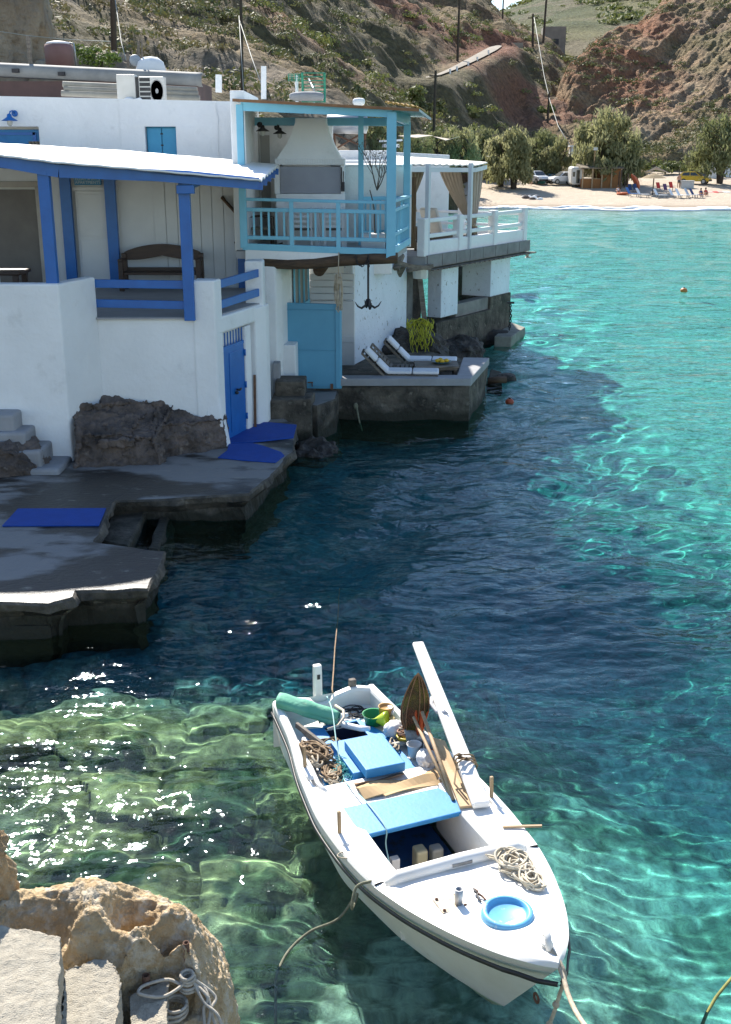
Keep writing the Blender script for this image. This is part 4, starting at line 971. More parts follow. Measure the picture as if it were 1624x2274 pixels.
# railing
bbar('rail', 536,442,868,450,.11,.06); bbar('rail', 540,465,866,471,.06,.075); bbar('rail', 540,527,866,533,.06,.075); bbar('bottom_beam', 540,547,872,560,.1,.13)
for px in (546.5,649,752,866):
    a = fz(px,555); b = fz(px,445); f = MB(); f.post((a.x,a.y-.012,a.z), b.z, .085, .07); f.build('baluster', TEAL, bhs, bevel=.004)
for zx in (350,402,455,508,562,680,730,782,835,885,1008,1060,1112,1165,1222):
    px = 454.9+zx*.3151; a = fz(px,530); b = fz(px,468); f = MB(); f.post((a.x,a.y+.01,a.z), b.z, .04, .035); f.build('baluster', TEAL, bhs)
def sd_(t, z): return V(Rf.x+(Rb.x-Rf.x)*t, Rf.y+(Rb.y-Rf.y)*t, z)
zr0 = fz(868,450).z
for z0_, w, hh in ((zr0+.02,.11,.06),(zr0-.17,.05,.07),(zr0-.66,.05,.07),(zr0-.97,.1,.14)):
    f = MB(); f.bar(sd_(.02,z0_), sd_(1,z0_), w, hh); f.build('rail', TEAL, bhs, bevel=.006)
for t in np.linspace(.14,.98,7):
    f = MB(); p = sd_(t,zr0-.93); f.post(p, zr0-.0 if abs(t-.56) < .05 or t > .95 else zr0-.17, .05); f.build('baluster', TEAL, bhs)
f = MB(); bkz = zr0
f.bar((onY(803,455,26.1).x,26.1,bkz-.02),(sd_(1,0).x,26.5,bkz-.02),.06,.08); f.bar((onY(803,455,26.1).x,26.1,bkz-.75),(sd_(1,0).x,26.5,bkz-.75),.05,.07)
f.build('rail', TEAL, bhs)
for px in (812,823,834,845,856): 
    p = onY(px,500,26.2); f = MB(); f.post((p.x,p.y,bkz-.75), bkz-.04, .04); f.build('baluster', TEAL, bhs)
# balcony roof
r0 = fz(520,220); r1 = fz(932,243); r0.y -= .25; r1 = onY(931,241,23.2); r2 = onY(958,262,25.0); r3 = V(1.35,27.2,r2.z+.12); r4 = V(-2.9,27.4,r0.z-.02)
f = MB(); 
q_ = [r0, r1, r2, r3, r4]; f.add([tuple(p+V(0,0,.0)) for p in q_]+[tuple(p-V(0,0,.05)) for p in q_],[(0,1,2,3,4),(9,8,7,6,5),(0,5,6,1),(1,6,7,2),(2,7,8,3),(3,8,9,4),(4,9,5,0)])
f.build('roof', mat('balcony_roof_sheet', (.5,.56,.55), .7, (.4,.46,.46), 2), bhs)
f = MB(); f.bar(r0-V(0,.02,.03), r1-V(0,.02,.03), .03, .055); f.build('roof_edge', mat('brown_roof_edge', (.24,.12,.05), .7, (.17,.08,.035), 6), bhs)
f = MB(); rows = []
for i in range(21):
    a = fz(855,229).lerp(r1, i/20); b = r2.lerp(r2,0); rows.append([a+V(0,-.03,.02+.015*math.sin(i*2.2)), a.lerp(r2,.5)*1+V(0,0,.05+.01*math.sin(i*2.2)) if i > 15 else a+V(.05,.5,.04+.015*math.sin(i*2.2))])
f.grid(rows); f.build('sunlit_roof_edge', mat('sunlit_gold_tone', (.48,.30,.06), .8, (.3,.17,.04), 10), bhs, solid=.03)  # gold colour paints sunlight on the right part of the brown roof edge
# chimney hood with grill opening
hd = thing('barbecue_hood', 'big white tapering chimney hood with a covered grill opening on the balcony', 'barbecue', (-.9,26.2,zf))
yh = 25.75
def hp(px, py, Y=yh): return onY(px, py, Y)
prof = [(655,262,724,262),(655,272,724,274),(648,295,731,300),(636,322,741,325),(622,342,752,345),(615,354,760,354)]
f = MB(); rows = []
for x0, y0, x1, y1 in prof:
    a = hp(x0,y0); b = hp(x1,y1); k = (y0-262)/92; dp = .35+.55*k
    a.y = b.y = yh-.0; a_ = V(a.x,yh-dp*.5+.3,a.z); b_ = V(b.x,yh-dp*.5+.3,a.z); c_2 = V(b.x+.02,yh+.85,a.z); d_2 = V(a.x-.02,yh+.85,a.z)
    rows.append([a_, b_, c_2, d_2, a_])
f.grid(rows); b0 = len(f.v)
f.build('hood', PLASTER, hd, bevel=.02)
a = hp(612,352); b = hp(766,366)
f = MB(); f.box(a.x,b.x,yh-.18,yh+.85,b.z,a.z); f.build('mantel', PLASTER, hd, bevel=.012)
f = MB()
n_ = 28
for k in range(n_):
    x = a.x+.01+(b.x-a.x-.02)*k/n_; f.box(x, x+.04, yh-.2, yh-.175, b.z+.02, a.z-.01)
f.build('brick_edging', PLASTER, hd, bevel=.004)
c_1 = hp(618,430); c_2 = hp(757,430)
f = MB(); f.box(hp(617,400).x-.07,hp(622,400).x,yh-.1,yh+.85,c_1.z,b.z); f.box(hp(757,400).x,hp(765,400).x,yh-.1,yh+.85,c_1.z,b.z)
f.box(a.x,b.x,yh-.12,yh+.85,zf,c_1.z); f.build('base', PLASTER, hd, bevel=.012)
f = MB(); f.box(hp(623,400).x,hp(756,400).x,yh-.06,yh-.03,c_1.z+.01,hp(700,370).z); f.build('cover_sheet', mat('grey_cover', (.30,.31,.35), .7, (.26,.27,.31), 2), hd)
f = MB(); f.box(hp(757.5,380).x,hp(760,380).x,yh-.115,yh-.1,c_1.z+.05,b.z-.05); f.tube([hp(763,380)+V(0,-.15,0),hp(763,412)+V(0,-.15,0)],.012,6); f.box(hp(760,415).x,hp(766,415).x,yh-.17,yh-.13,c_1.z+.05,c_1.z+.25); f.build('grill_fitting', IRON, hd)
# solid small kettle on the ledge
p = hp(712,441); f = MB(); f.lathe([(.03,-.02),(.05,.0),(.055,.05),(.03,.08)], V(p.x,yh-.25,zf+.98), 12); 
wall_lamp(577,277,24.4+1.5, IRON, 'dark wall lamp on the balcony, the one nearer the corner post', .1, .8)
wall_lamp(615,283,26.4, IRON, 'dark wall lamp on the balcony, the one beside the hood', .1, .8)
# rocking chair
p = onY(580,540,25.0); rc = thing('rocking_chair', 'wicker rocking chair behind the balcony railing', 'chair', (p.x,p.y,zf+.02))
x, y, z0 = p.x, p.y, zf+.03
f = MB(); rows = [[V(x-.24+.0*k-.05*k, y-.25+.5*j/6, z0+.42+.62*k/8+(.03*math.sin(math.pi*j/6) if k == 8 else 0))+V(-.02*k,0,0) for j in range(7)] for k in range(9)]
f.grid(rows); f.build('backrest', mat('wicker', (.14,.08,.045), .7, (.07,.04,.025), 30), rc, solid=.03, smooth=True)
f = MB(); f.box(x-.22,x+.28,y-.25,y+.25,z0+.38,z0+.42); f.build('seat', mat('chair_seat', (.20,.18,.13), .8, (.16,.14,.1), 8), rc, bevel=.01)
for sy in (-.25,.25):
    f = MB(); f.tube([V(x-.55,y+sy,z0+.12),V(x-.3,y+sy,z0+.03),V(x+.0,y+sy,z0+.0),V(x+.3,y+sy,z0+.03),V(x+.45,y+sy,z0+.07)], .018, 6); f.build('rocker', WOODDK, rc, smooth=True)
    f = MB(); f.tube([V(x-.22,y+sy,z0+.02),V(x-.26,y+sy,z0+.64),V(x+.05,y+sy,z0+.66),V(x+.26,y+sy,z0+.62),V(x+.24,y+sy,z0+.02)], .018, 6); f.build('leg', WOODDK, rc, smooth=True)
# table, two chairs
p = onY(706,500,25.0); x, y, z0 = p.x, p.y, zf
tb = thing('table', 'white table on the balcony in front of the grill', 'table', (x,y,z0))
f = MB(); f.box(x-.68,x+.68,y-.35,y+.35,z0+.78,z0+.83); f.build('tabletop', mat('white_table_paint', (.62,.62,.6), .5, (.55,.55,.53), 3), tb, bevel=.008)
for sx in (-.6,.0,.6):
    f = MB(); f.box(x+sx-.04,x+sx+.04,y-.3,y+.3,z0+.02,z0+.78) if sx == 0 else f.box(x+sx-.03,x+sx+.03,y-.3,y-.24,z0+.02,z0+.78); f.build('leg', PANEL, tb)
for k, sx in enumerate((-.3,.36)):
    cx = x+sx; cy_ = y-.42
    ch = thing('chair', ['white slatted chair behind the railing, nearer the rocking chair','white slatted chair behind the railing, nearer the olive tree'][k], 'chair', (cx,cy_,z0+.02), 0, 'white balcony chairs')
    f = MB()
    for j in range(4): f.box(cx-.2,cx+.2,cy_-.2,cy_-.17,z0+.48+.1*j,z0+.53+.1*j)
    f.build('backrest', PANEL, ch)
    f = MB(); f.box(cx-.21,cx+.21,cy_-.2,cy_+.2,z0+.42,z0+.45); f.build('seat', WOODDK, ch)
    for ax in (-.19,.19):
        for ay in (-.19,.19):
            f = MB(); f.box(cx+ax-.02,cx+ax+.02,cy_+ay-.02,cy_+ay+.02,z0+.02,z0+(.9 if ay < 0 else .42)); f.build('leg', PANEL, ch)
# potted bare olive tree
p = onY(828,570,24.9); x, y, z0 = p.x, p.y, zf
ot = thing('potted_tree', 'spindly bare olive tree in a square white planter on the balcony', 'tree', (x,y,z0))
f = MB(); f.box(x-.26,x+.26,y-.22,y+.22,z0,z0+.33); f.build('pot', mat('white_planter', (.55,.55,.55), .7, (.5,.5,.5), 3), ot, bevel=.02)
f = MB(); rt = random.Random(3); tips = []
def branch(p, d, L, r, lev):
    pts = [p]; q = p; dd_ = d.normalized()
    for i in range(4):
        dd_ = (dd_+V(rt.uniform(-.18,.18),rt.uniform(-.18,.18),rt.uniform(-.05,.14))).normalized(); q = q+dd_*L/4; pts.append(q)
    f.tube(pts, [r*(1-.12*i) for i in range(5)], 5)
    if lev > 0:
        for k in range(3 if lev > 1 else 4):
            a = rt.uniform(0,6.28); branch(pts[rt.choice((2,3,4))], (dd_+V(math.cos(a),math.sin(a),.3)*.6), L*.62, r*.55, lev-1)
    else: tips.append(q)
branch(V(x+.05,y,z0+.3), V(.05,0,1), .95, .022, 0)
t0 = V(x+.09,y,z0+1.22)
for a in range(5): branch(t0, V(math.cos(a*1.25)*.45,math.sin(a*1.25)*.45,.9), .62, .014, 2)
f.build('trunk', mat('olive_bark', (.11,.095,.08), .9, (.07,.06,.05), 10), ot)
tl = [t+V(rt.gauss(0,.06),rt.gauss(0,.06),rt.gauss(0,.06)) for t in tips for _ in range(3)]
leafmesh('foliage', [tuple(ot.matrix_world.inverted() @ (t-ot.location)) for t in tl], [(0,0,1)]*len(tl), .022, leafmat('olive_leaves', (.10,.11,.06), (.15,.15,.09), 8), ot)
# big turquoise landing door
p0 = onz(640,852,.72); p1 = onz(757,862,.72)
ld = thing('landing_door', 'large turquoise panelled door standing open on the landing', 'door', (p0.x+.6,24.5,.72))
y0 = 24.55; y1 = 24.45; zt0 = onY(640,672,y0).z; zt1 = onY(757,676,y1).z
f = MB(); f.hexa([(p0.x,y0,.74),(p1.x,y1,.74),(p1.x+.04,y1+.07,.74),(p0.x,y0+.07,.74),(p0.x,y0,zt0),(p1.x,y1,zt1),(p1.x+.04,y1+.07,zt1),(p0.x,y0+.07,zt0)]); f.build('panel', TEALD, ld, bevel=.012)
f = MB(); ft = lambda t, z, o=.012: V(p0.x+(p1.x-p0.x)*t, y0+(y1-y0)*t-o, z)
for z in (zt0-.12, 1.62, .83): f.bar(ft(0.01,z-.02), ft(.91,z-.03), .018, .012)
f.bar(ft(.955,.76), ft(.955,zt1-.01), .09, .025, up=(0,1,0)); f.build('door_trim', TEALD, ld, bevel=.004)
f = MB(); a = ft(.48,.88,.03); f.box(a.x-.1,a.x+.02,a.y-.01,a.y+.01,a.z-.01,a.z+.015); f.box(a.x-.01,a.x+.01,a.y-.01,a.y+.01,a.z-.09,a.z+.0); a = ft(.84,.8,.03); f.box(a.x-.03,a.x+.03,a.y-.01,a.y+.01,a.z-.06,a.z+.06); f.build('bolt', RUST, ld)
# anchor hanging from the log
p = fz(818,585); q = onY(818,676,p.y); an = thing('anchor', 'black iron grapnel anchor hanging from the log beam', 'anchor', q)
f = MB(); f.tube([p+V(0,-.1,-.02), q+V(0,-.1,.02)], .022, 8); f.build('shank', IRON, an)
for k in range(4):
    a = .25+k*math.pi/2; u_ = V(math.cos(a),math.sin(a),0); f = MB()
    f.tube([q+V(0,-.1,.12)+u_*.02, q+V(0,-.1,.0)+u_*.05, q+V(0,-.1,-.06)+u_*.14, q+V(0,-.1,-.02)+u_*.22, q+V(0,-.1,.07)+u_*.28], [.024,.026,.024,.018,.006], 8); f.build('fluke', IRON, an, smooth=True)
f = MB(); 
def chain(f, pts, r=.03, wr=.009):
    pts = [Vector(p) for p in pts]; L = 0; segs = []
    for a, b in zip(pts[:-1], pts[1:]): segs.append((a,b,(b-a).length))
    tot = sum(s[2] for s in segs); n = max(2,int(tot/(r*1.5)))
    for i in range(n):
        s = tot*(i+.5)/n
        for a, b, l_ in segs:
            if s <= l_: break
            s -= l_
        c = a.lerp(b, s/l_); d = (b-a).normalized(); up = V(0,0,1) if abs(d.z) < .9 else V(1,0,0); x_ = d.cross(up).normalized(); y_ = x_.cross(d)
        w_ = x_ if i%2 else y_; ring = [c+d*math.cos(t)*r+w_*math.sin(t)*r*.6 for t in np.linspace(0,2*math.pi,9)]
        f.tube(ring, wr, 5)
chain(f, [fz(790,566)+V(0,-.13,0),fz(793,582)+V(0,-.14,0),fz(803,590)+V(0,-.14,0),fz(814,583)+V(0,-.14,0),fz(818,570)+V(0,-.13,0)])
chain(f, [fz(818,565)+V(0,-.14,0),fz(819,592)+V(0,-.14,0)])
tag(f.build('chain', IRON, smooth=True), 'dark iron chain slung around the log beam', 'chain')
# rope hank hanging
p = fz(753,570); f = MB(); f.tube([p+V(0,-.14,.1), fz(752,610)+V(0,-.12,0)], .012, 6)
rt = random.Random(5); q = fz(752,645)
for k in range(11):
    dx = rt.uniform(-.05,.05); dy = rt.uniform(-.05,.05); top = q.z+.28+rt.uniform(-.05,.1); bo = q.z-.28-rt.uniform(-.08,.12); w_ = rt.uniform(.02,.055)
    f.tube([V(q.x+dx-w_,q.y-.13+dy,q.z+.02),V(q.x+dx-w_*.5,q.y-.13+dy,top),V(q.x+dx+w_*.5,q.y-.13+dy,top),V(q.x+dx+w_,q.y-.13+dy,q.z),V(q.x+dx+w_*.6,q.y-.13+dy,bo),V(q.x+dx-w_*.6,q.y-.13+dy,bo),V(q.x+dx-w_,q.y-.13+dy,q.z+.02)], .011, 5)
for k in range(5): 
    z = q.z+.16+.02*k; f.tube([V(q.x+.07*math.cos(t),q.y-.13+.06*math.sin(t),z+.01*math.sin(t*2)) for t in np.linspace(0,6.28,12)], .011, 5)
e = fz(752,686); f.tube([V(q.x-.03,q.y-.13,q.z-.3),V(e.x-.05,e.y-.13,e.z+.02),V(e.x,e.y-.13,e.z-.05),V(e.x+.045,e.y-.13,e.z+.03),V(q.x+.03,q.y-.13,q.z-.3)], .013, 6)
tag(f.build('rope_hank', ROPE, smooth=True), 'pale rope hank hanging from the log beam before the landing', 'rope')

# ------------------------------------------------------------------ solar heater, white houses behind
sh = thing('solar_water_heater', 'horizontal steel tank on a rusty frame seen behind the balcony', 'water heater', onY(770,330,31))
a = onY(728,275,31); b = onY(814,276,31); f = MB(); f.tube([a+V(-.05,0,0), a, b, b+V(.05,0,0)], [.1,.24,.24,.1], 20); f.build('tank', METAL, sh, smooth=True)
f = MB(); 
for px in (734,742,806,812): f.tube([onY(px,287,31),onY(px+ (2 if px < 770 else -2),328,31)], .035, 6)
f.tube([onY(736,295,31),onY(806,325,31)],.025,6); f.tube([onY(806,295,31),onY(750,328,31)],.025,6); f.build('frame', RUST, sh)
f = MB(); f.tube([onY(760,285,31),onY(765,300,31),onY(752,318,31)],.02,6); f.tube([onY(800,285,31),onY(800,305,31),onY(788,322,31)],.02,6); f.build('pipe', BLACK, sh, smooth=True)
wh = thing('white_house', 'low white house with a flat roof right of the balcony', 'house', (2,33,3))
f = MB(); a = onY(752,334,30); b = onY(862,356,30); f.box(a.x,b.x,29.5,31.5,4.5,a.z); f.build('roof_block', PLASTER, wh, bevel=.03)
f = MB(); a = onY(740,355,29.3); b = onY(880,365,29.3); f.box(a.x,b.x-.1,28.6,31.3,2.8,a.z); f.build('wall', PLASTER, wh, bevel=.03)
f = MB(); a = onY(815,430,28.6); b = onY(829,505,28.6); f.box(a.x,b.x,28.52,28.58,b.z,a.z); wdn = f.build('window', GLASS, wh)
f = MB(); f.box(a.x-.08,b.x+.2,28.48,28.6,b.z-.1,b.z); f.box(a.x-.08,b.x+.2,28.48,28.6,a.z,a.z+.12); f.build('frame', PANEL, wdn)
wh2 = thing('white_house', 'white cubic house wall standing behind the curtained terrace', 'house', (5,41,3))
f = MB(); a = onY(862,337,40); b = onY(999,344,40); f.hexa([(a.x,40,2.5),(b.x,40,2.5),(b.x,44,2.5),(a.x,44,2.5),(a.x,40,a.z),(b.x,40,b.z),(b.x,44,b.z),(a.x,44,a.z)]); f.build('wall', PLASTER, wh2, bevel=.03)
p = onY(868,334,41); f = MB(); f.lathe([(.3,0),(.3,.1),(.08,.14),(.06,.3)], p+V(0,0,.1), 14); f.bar(p+V(-.4,0,.3), p+V(.4,0,.34), .25, .06); tag(f.build('roof_vent', PLASTER), 'small white roof vent on the cubic house', 'vent')

# ================================================================== terrace
tr = thing('terrace', 'raised seaside terrace on white pillars with railings and a roof', 'terrace', (3,34,0))
O = V(1.62,31.5,0); dd = V(.526,.85,0); ni = V(-.85,.526,0); ZT = 3.0
def tp(s, i, z): return O+dd*s+ni*i+V(0,0,z)
f = MB(); f.prism([tp(-.15,-.12,0)[:2],tp(6.75,-.12,0)[:2],tp(6.75,4.6,0)[:2],tp(-.15,4.6,0)[:2]], ZT-.32, ZT); f.build('deck', mat('terrace_deck', (.36,.36,.35), .85, (.3,.3,.29), 2), tr, bevel=.01)
f = MB()
for k in range(8):
    s0 = -.1+.86*k; f.hexa([tp(s0,-.16,ZT-.30),tp(s0+.83,-.16,ZT-.30),tp(s0+.83,-.1,ZT-.30),tp(s0,-.1,ZT-.30),tp(s0,-.16,ZT+.03),tp(s0+.83,-.16,ZT+.03),tp(s0+.83,-.1,ZT+.03),tp(s0,-.1,ZT+.03)])
f.build('block_edge', mat('grey_block', (.24,.235,.23), .95, (.17,.165,.16), 2, bump=.4), tr, bevel=.01)
f = MB()
for k in range(22): f.bar(tp(.0+.32*k,-.35,ZT-.36), tp(.0+.32*k,1.0,ZT-.36), .2, .035)
f.build('plank_edge', DRIFT, tr)
f = MB(); f.hexa([tp(-.05,-.05,ZT),tp(6.6,-.05,ZT),tp(6.6,.12,ZT),tp(-.05,.12,ZT),tp(-.05,-.05,ZT+.4),tp(6.6,-.05,ZT+.36),tp(6.6,.12,ZT+.36),tp(-.05,.12,ZT+.4)]); f.hexa([tp(6.45,.1,ZT),tp(6.62,.1,ZT),tp(6.62,4.6,ZT),tp(6.45,4.6,ZT),tp(6.45,.1,ZT+.3),tp(6.62,.1,ZT+.3),tp(6.62,4.6,ZT+.3),tp(6.45,4.6,ZT+.3)]); f.build('low_wall', PLASTER, tr, bevel=.03)
for s_, i_, zt in ((-.12,.0,1.02),(2.0,.02,1.02),(4.3,.02,1.05),(6.5,.02,1.05),(6.52,2.2,1.0),(6.52,4.4,1.0)):
    f = MB(); c = tp(s_,i_,ZT); f.post(c, ZT+zt, .24, .24, math.atan2(dd.y,dd.x)); f.build('pillar', PLASTER, tr, bevel=.03)
for s0, s1 in ((-.1,2.0),(2.0,4.3),(4.3,6.5)):
    for z in (.93,.52):
        f = MB(); f.bar(tp(s0,.04,ZT+z), tp(s1,.04,ZT+z+.01), .1, .11); f.build('rail', PLASTER, tr, bevel=.02)
for z in (.85,.48):
    f = MB(); f.bar(tp(6.52,.1,ZT+z), tp(6.52,4.4,ZT+z), .08, .09); f.build('rail', PLASTER, tr, bevel=.02)
for s_ in (.02,2.55):
    f = MB(); c = tp(s_,-.06,ZT-.1); f.post(c, 5.42, .11, .11, math.atan2(dd.y,dd.x)); f.build('roof_post', PANEL, tr, bevel=.006)
# roof sheet of the terrace
q = [onY(868,366,31.0), onY(1062,368,34.3), onY(1086,362,36.5), tp(3.6,4.4,5.66), tp(-.8,3.6,5.62)]
f = MB(); rows = []
for j in range(15):
    t = j/14; a = q[0].lerp(q[4],t); b = (q[1].lerp(q[2],min(1,t*3)) if t < .34 else q[2].lerp(q[3],(t-.34)/.66)); rows.append([a.lerp(b,i/40)+V(0,0,.02*math.sin(i*2.1)) for i in range(41)])
f.grid(rows); f.build('roof', mat('weathered_roof_sheet', (.66,.64,.58), .7, (.5,.48,.42), 2), tr, smooth=True, solid=.03)
f = MB(); f.bar(q[0]+V(.2,.1,-.12), q[1]+V(-.1,0,-.12), .08, .12); f.bar(q[1]+V(-.1,0,-.12), q[2]+V(-.1,-.1,-.12), .08, .12); f.build('roof_beam', PANEL, tr)
# supports below the terrace
def pil(s0, s1, i0, i1, z0, z1, m, name): 
    f = MB(); f.hexa([tp(s0,i0,z0),tp(s1,i0,z0),tp(s1,i1,z0),tp(s0,i1,z0),tp(s0,i0,z1),tp(s1,i0,z1),tp(s1,i1,z1),tp(s0,i1,z1)]); return f.build(name, m, tr, bevel=.02)
pil(4.55,5.95,.15,1.15,1.42,ZT-.4,PLASTER_OLD,'pier')
pil(1.3,2.35,.15,.6,1.15,ZT-.4,PLASTER_OLD,'pier')
pil(2.35,4.56,.2,.55,-.8,1.42,mat('grey_render', (.26,.245,.225), .9, (.16,.15,.14), 2, bump=.5), 'sea_wall_parapet')
pil(4.50,6.0,.11,1.2,-.8,1.425,DKCONC,'pier_base')
pil(.9,4.6,.08,1.0,-.8,1.05,DKCONC,'sea_wall')
pil(-.9,1.3,.8,1.3,.2,ZT-.35,rock_wet,'back_wall')
pil(-.2,.35,.55,.8,.6,ZT-.35,mat('dark_plaster', (.2,.2,.2), .9, (.07,.07,.07), 2), 'pier')
f = MB(); f.bar(onY(931,600,31.8), onY(944,720,31.6), .14, .14); tag(f.build('timber_prop', DRIFT), 'leaning grey timber prop under the terrace corner', 'prop')
f = MB(); p = onY(934,605,31.2); f.lathe([(.2,-.16),(.22,.1),(.22,.16)], p, 8); tag(f.build('plastic_drum', mat('white_drum', (.62,.62,.58), .5, (.55,.55,.5), 3), bevel=.01), 'white plastic tub hanging under the terrace corner', 'tub')
f = MB(); 
for k, (x0, y0, x1, y1) in enumerate([(868,577,905,590),(905,590,955,596),(880,598,892,566),(895,590,884,612),(905,600,960,590)]): f.bar(onY(x0,y0,29.5+.3*k), onY(x1,y1,29.8+.3*k), .16, .1)
tag(f.build('broken_timbers', DRIFT), 'broken grey timbers jammed between the balcony and the terrace', 'timbers')
# curtains
def curtain(tops, gather, tail, nf, label, m=CANVAS):
    t = thing('curtain', label, 'curtain', gather, 0, 'tied back curtains')
    f = MB(); rows = []; n = 64; K = 18; N_ = len(tops)-1
    for k in range(K+1):
        u = k/K; row = []
        for i in range(n+1):
            w_ = i/n; top = lerpl(tops, w_); off = (w_-.5)
            g = gather+V(.10*off,.10*off,0)
            sag = u**1.5; p = top.lerp(g, u); p.x = top.x+(g.x-top.x)*(u**1.25); p.y = top.y+(g.y-top.y)*(u**1.25)
            amp = .075*(1-u*.75); p = p+V(.3,-1,0)*amp*math.sin(w_*nf*2*math.pi)
            row.append(p)
        rows.append(row)
    for k in range(1,6):
        u = k/5; row = []
        for i in range(n+1):
            w_ = i/n; row.append(gather.lerp(tail,u)+V((w_-.5)*(.12+.22*u),.0+.05*math.sin(w_*nf*2*math.pi)-.03,0))
        rows.append(row)
    f.grid(rows); f.build('drape', m, t, smooth=True)
    f = MB(); f.tube([gather+V(.08*math.cos(a),.09*math.sin(a)-.02,0) for a in np.linspace(0,6.28,14)], .03, 6); f.build('tieback', WOOD, t, smooth=True)
curtain([onY(976,378,35.4), onY(1024,380,34.2)], onY(1047,500,34.25), onY(1044,531,34.25), 6, 'wide sand coloured curtain left of the roof post on the terrace')
curtain([onY(1038,380,34.3), onY(1074,378,35.8)], onY(1053,504,34.45), onY(1050,531,34.45), 5, 'narrow sand coloured curtain at the outer corner of the terrace')
curtain([onY(905,376,33.2), onY(943,378,33.6)], onY(916,440,33.3), onY(914,470,33.3), 5, 'short curtain gathered beside the reed screen')
reed = mat('reed_screen', (.20,.12,.055), .8, (.09,.05,.025), 3, stretch=(30,30,1), lo=.4, hi=.6)
f = MB(); a = onY(903,394,30.6); b = onY(922,552,30.6)
for k in range(14): x = a.x+(b.x-a.x)*k/13; f.tube([(x,30.6+.012*(k%3),b.z),(x+.01,30.6+.012*(k%2),a.z+.03*random.random())], .011, 5)
tag(f.build('reed_screen', reed), 'upright brown reed screen between the balcony and the terrace', 'screen')
f = MB(); a = onY(868,412,31.5); b = onY(898,452,31.5)
for k in range(18): x = a.x+(b.x-a.x)*k/17; f.tube([(x,31.5+.012*(k%3),b.z-.5),(x+.01,31.5,a.z+.03*random.random())], .013, 5)
tag(f.build('reed_screen', reed), 'short brown reed screen seen between the teal balcony posts', 'screen')
# terrace loungers
def deck_chair(p, ang, label, back=.85, tilt=65, m=CREAM):
    t = thing('terrace_lounger', label, 'lounger', p, ang, 'cushioned terrace loungers')
    f = MB(); f.box(-.1,1.2,-.3,.3,.30,.40); f.build('seat_cushion', m, t, bevel=.03, local=True)
    c, s = math.cos(R(tilt)), math.sin(R(tilt)); f = MB()
    f.hexa([(-.1,-.3,.33),(0,-.3,.40),(0,.3,.40),(-.1,.3,.33),(-.1-back*c,-.3,.33+back*s),(-back*c,-.3,.40+back*s),(-back*c,.3,.40+back*s),(-.1-back*c,.3,.33+back*s)]); f.build('back_cushion', m, t, bevel=.03, local=True)
    f = MB(); f.box(-.15,1.2,-.33,.33,.24,.30); f.build('frame', WOODDK, t, local=True)
    for lx in (-.1,1.1):
        for ly in (-.28,.28):
            f = MB(); f.box(lx-.03,lx+.03,ly-.03,ly+.03,0,.24); f.build('leg', WOODDK, t, local=True)
    return t
p = onY(975,535,34.6); deck_chair(V(p.x-.1,34.6,ZT), .9, 'cream cushioned lounger with raised back on the terrace, the one farther out')
p = onY(950,540,33.0); deck_chair(V(p.x-.05,33.2,ZT), .9, 'wicker framed lounger low behind the near terrace railing', .5, 40, mat('wicker_lounger', (.20,.15,.10), .8, (.12,.08,.05), 14))

# ================================================================== lounger platform, landing and steps
pf = thing('sea_platform', 'concrete sunbathing platform with a low wall rising from the water', 'platform', (1,26,0))
F0 = onz(757,845,.97); F1 = V(2.29,24.5,0); G1 = V(2.97,27.1,0)
o = roughprism('body', [(-1.1,24.55),(-.62,24.5),(F1.x,F1.y),(G1.x,G1.y+.2),(1.6,29.2),(-.5,28.0)], -1.4, .79, DKCONC, .15, .03, 41, pf)
f = MB(); f.prism([(-.66,24.46),(F1.x+.02,F1.y-.02),(F1.x-.1,F1.y+.42),(-.66,24.88)], .80, .97); f.prism([(F1.x-.3,F1.y+.02),(F1.x+.03,F1.y-.015),(G1.x+.03,G1.y),(G1.x-.6,G1.y+.05)], .79, .974); f.build('parapet', CONC2, pf, bevel=.02)
f = MB(); f.box(-.67,F1.x+.0,24.43,24.47,-.2,.86); 
# landing slab in front of the turquoise door
roughprism('landing', [(-1.95,23.3),(-1.0,22.9),(-.62,23.6),(-.6,24.52),(-.5,27.2),(-2.0,27.2)], -.8, .70, CONC, .12, .03, 43); tag(bpy.data.objects['landing'], 'dark wet concrete landing in front of the turquoise door', 'landing')
gs = thing('concrete_steps', 'rough grey concrete steps between the white pier and the landing', 'steps', (-1.6,23,.5))
for (poly_, z) in [([(590,912),(600,893),(697,893),(697,866),(690,952),(600,950)],.82)]: pass
a = onz(592,915,.85); b = onz(688,905,.85)
f = MB(); f.prism([(a.x,22.55),(b.x,22.75),(b.x+.05,23.5),(a.x,23.5)], -.2, .88); f.build('step', DKCONC, gs, bevel=.03)
a = onz(603,870,1.15); b = onz(668,880,1.15); f = MB(); f.prism([(a.x,23.05),(b.x,23.05),(b.x+.02,23.75),(a.x,23.75)], -.2, 1.18); f.build('step', DKCONC, gs, bevel=.03)
f = MB(); c = onz(598,860,1.3); f.box(c.x-.05,c.x+.1,23.4,23.7,.8,1.5); f.build('kerb', CONC2, gs, bevel=.02)
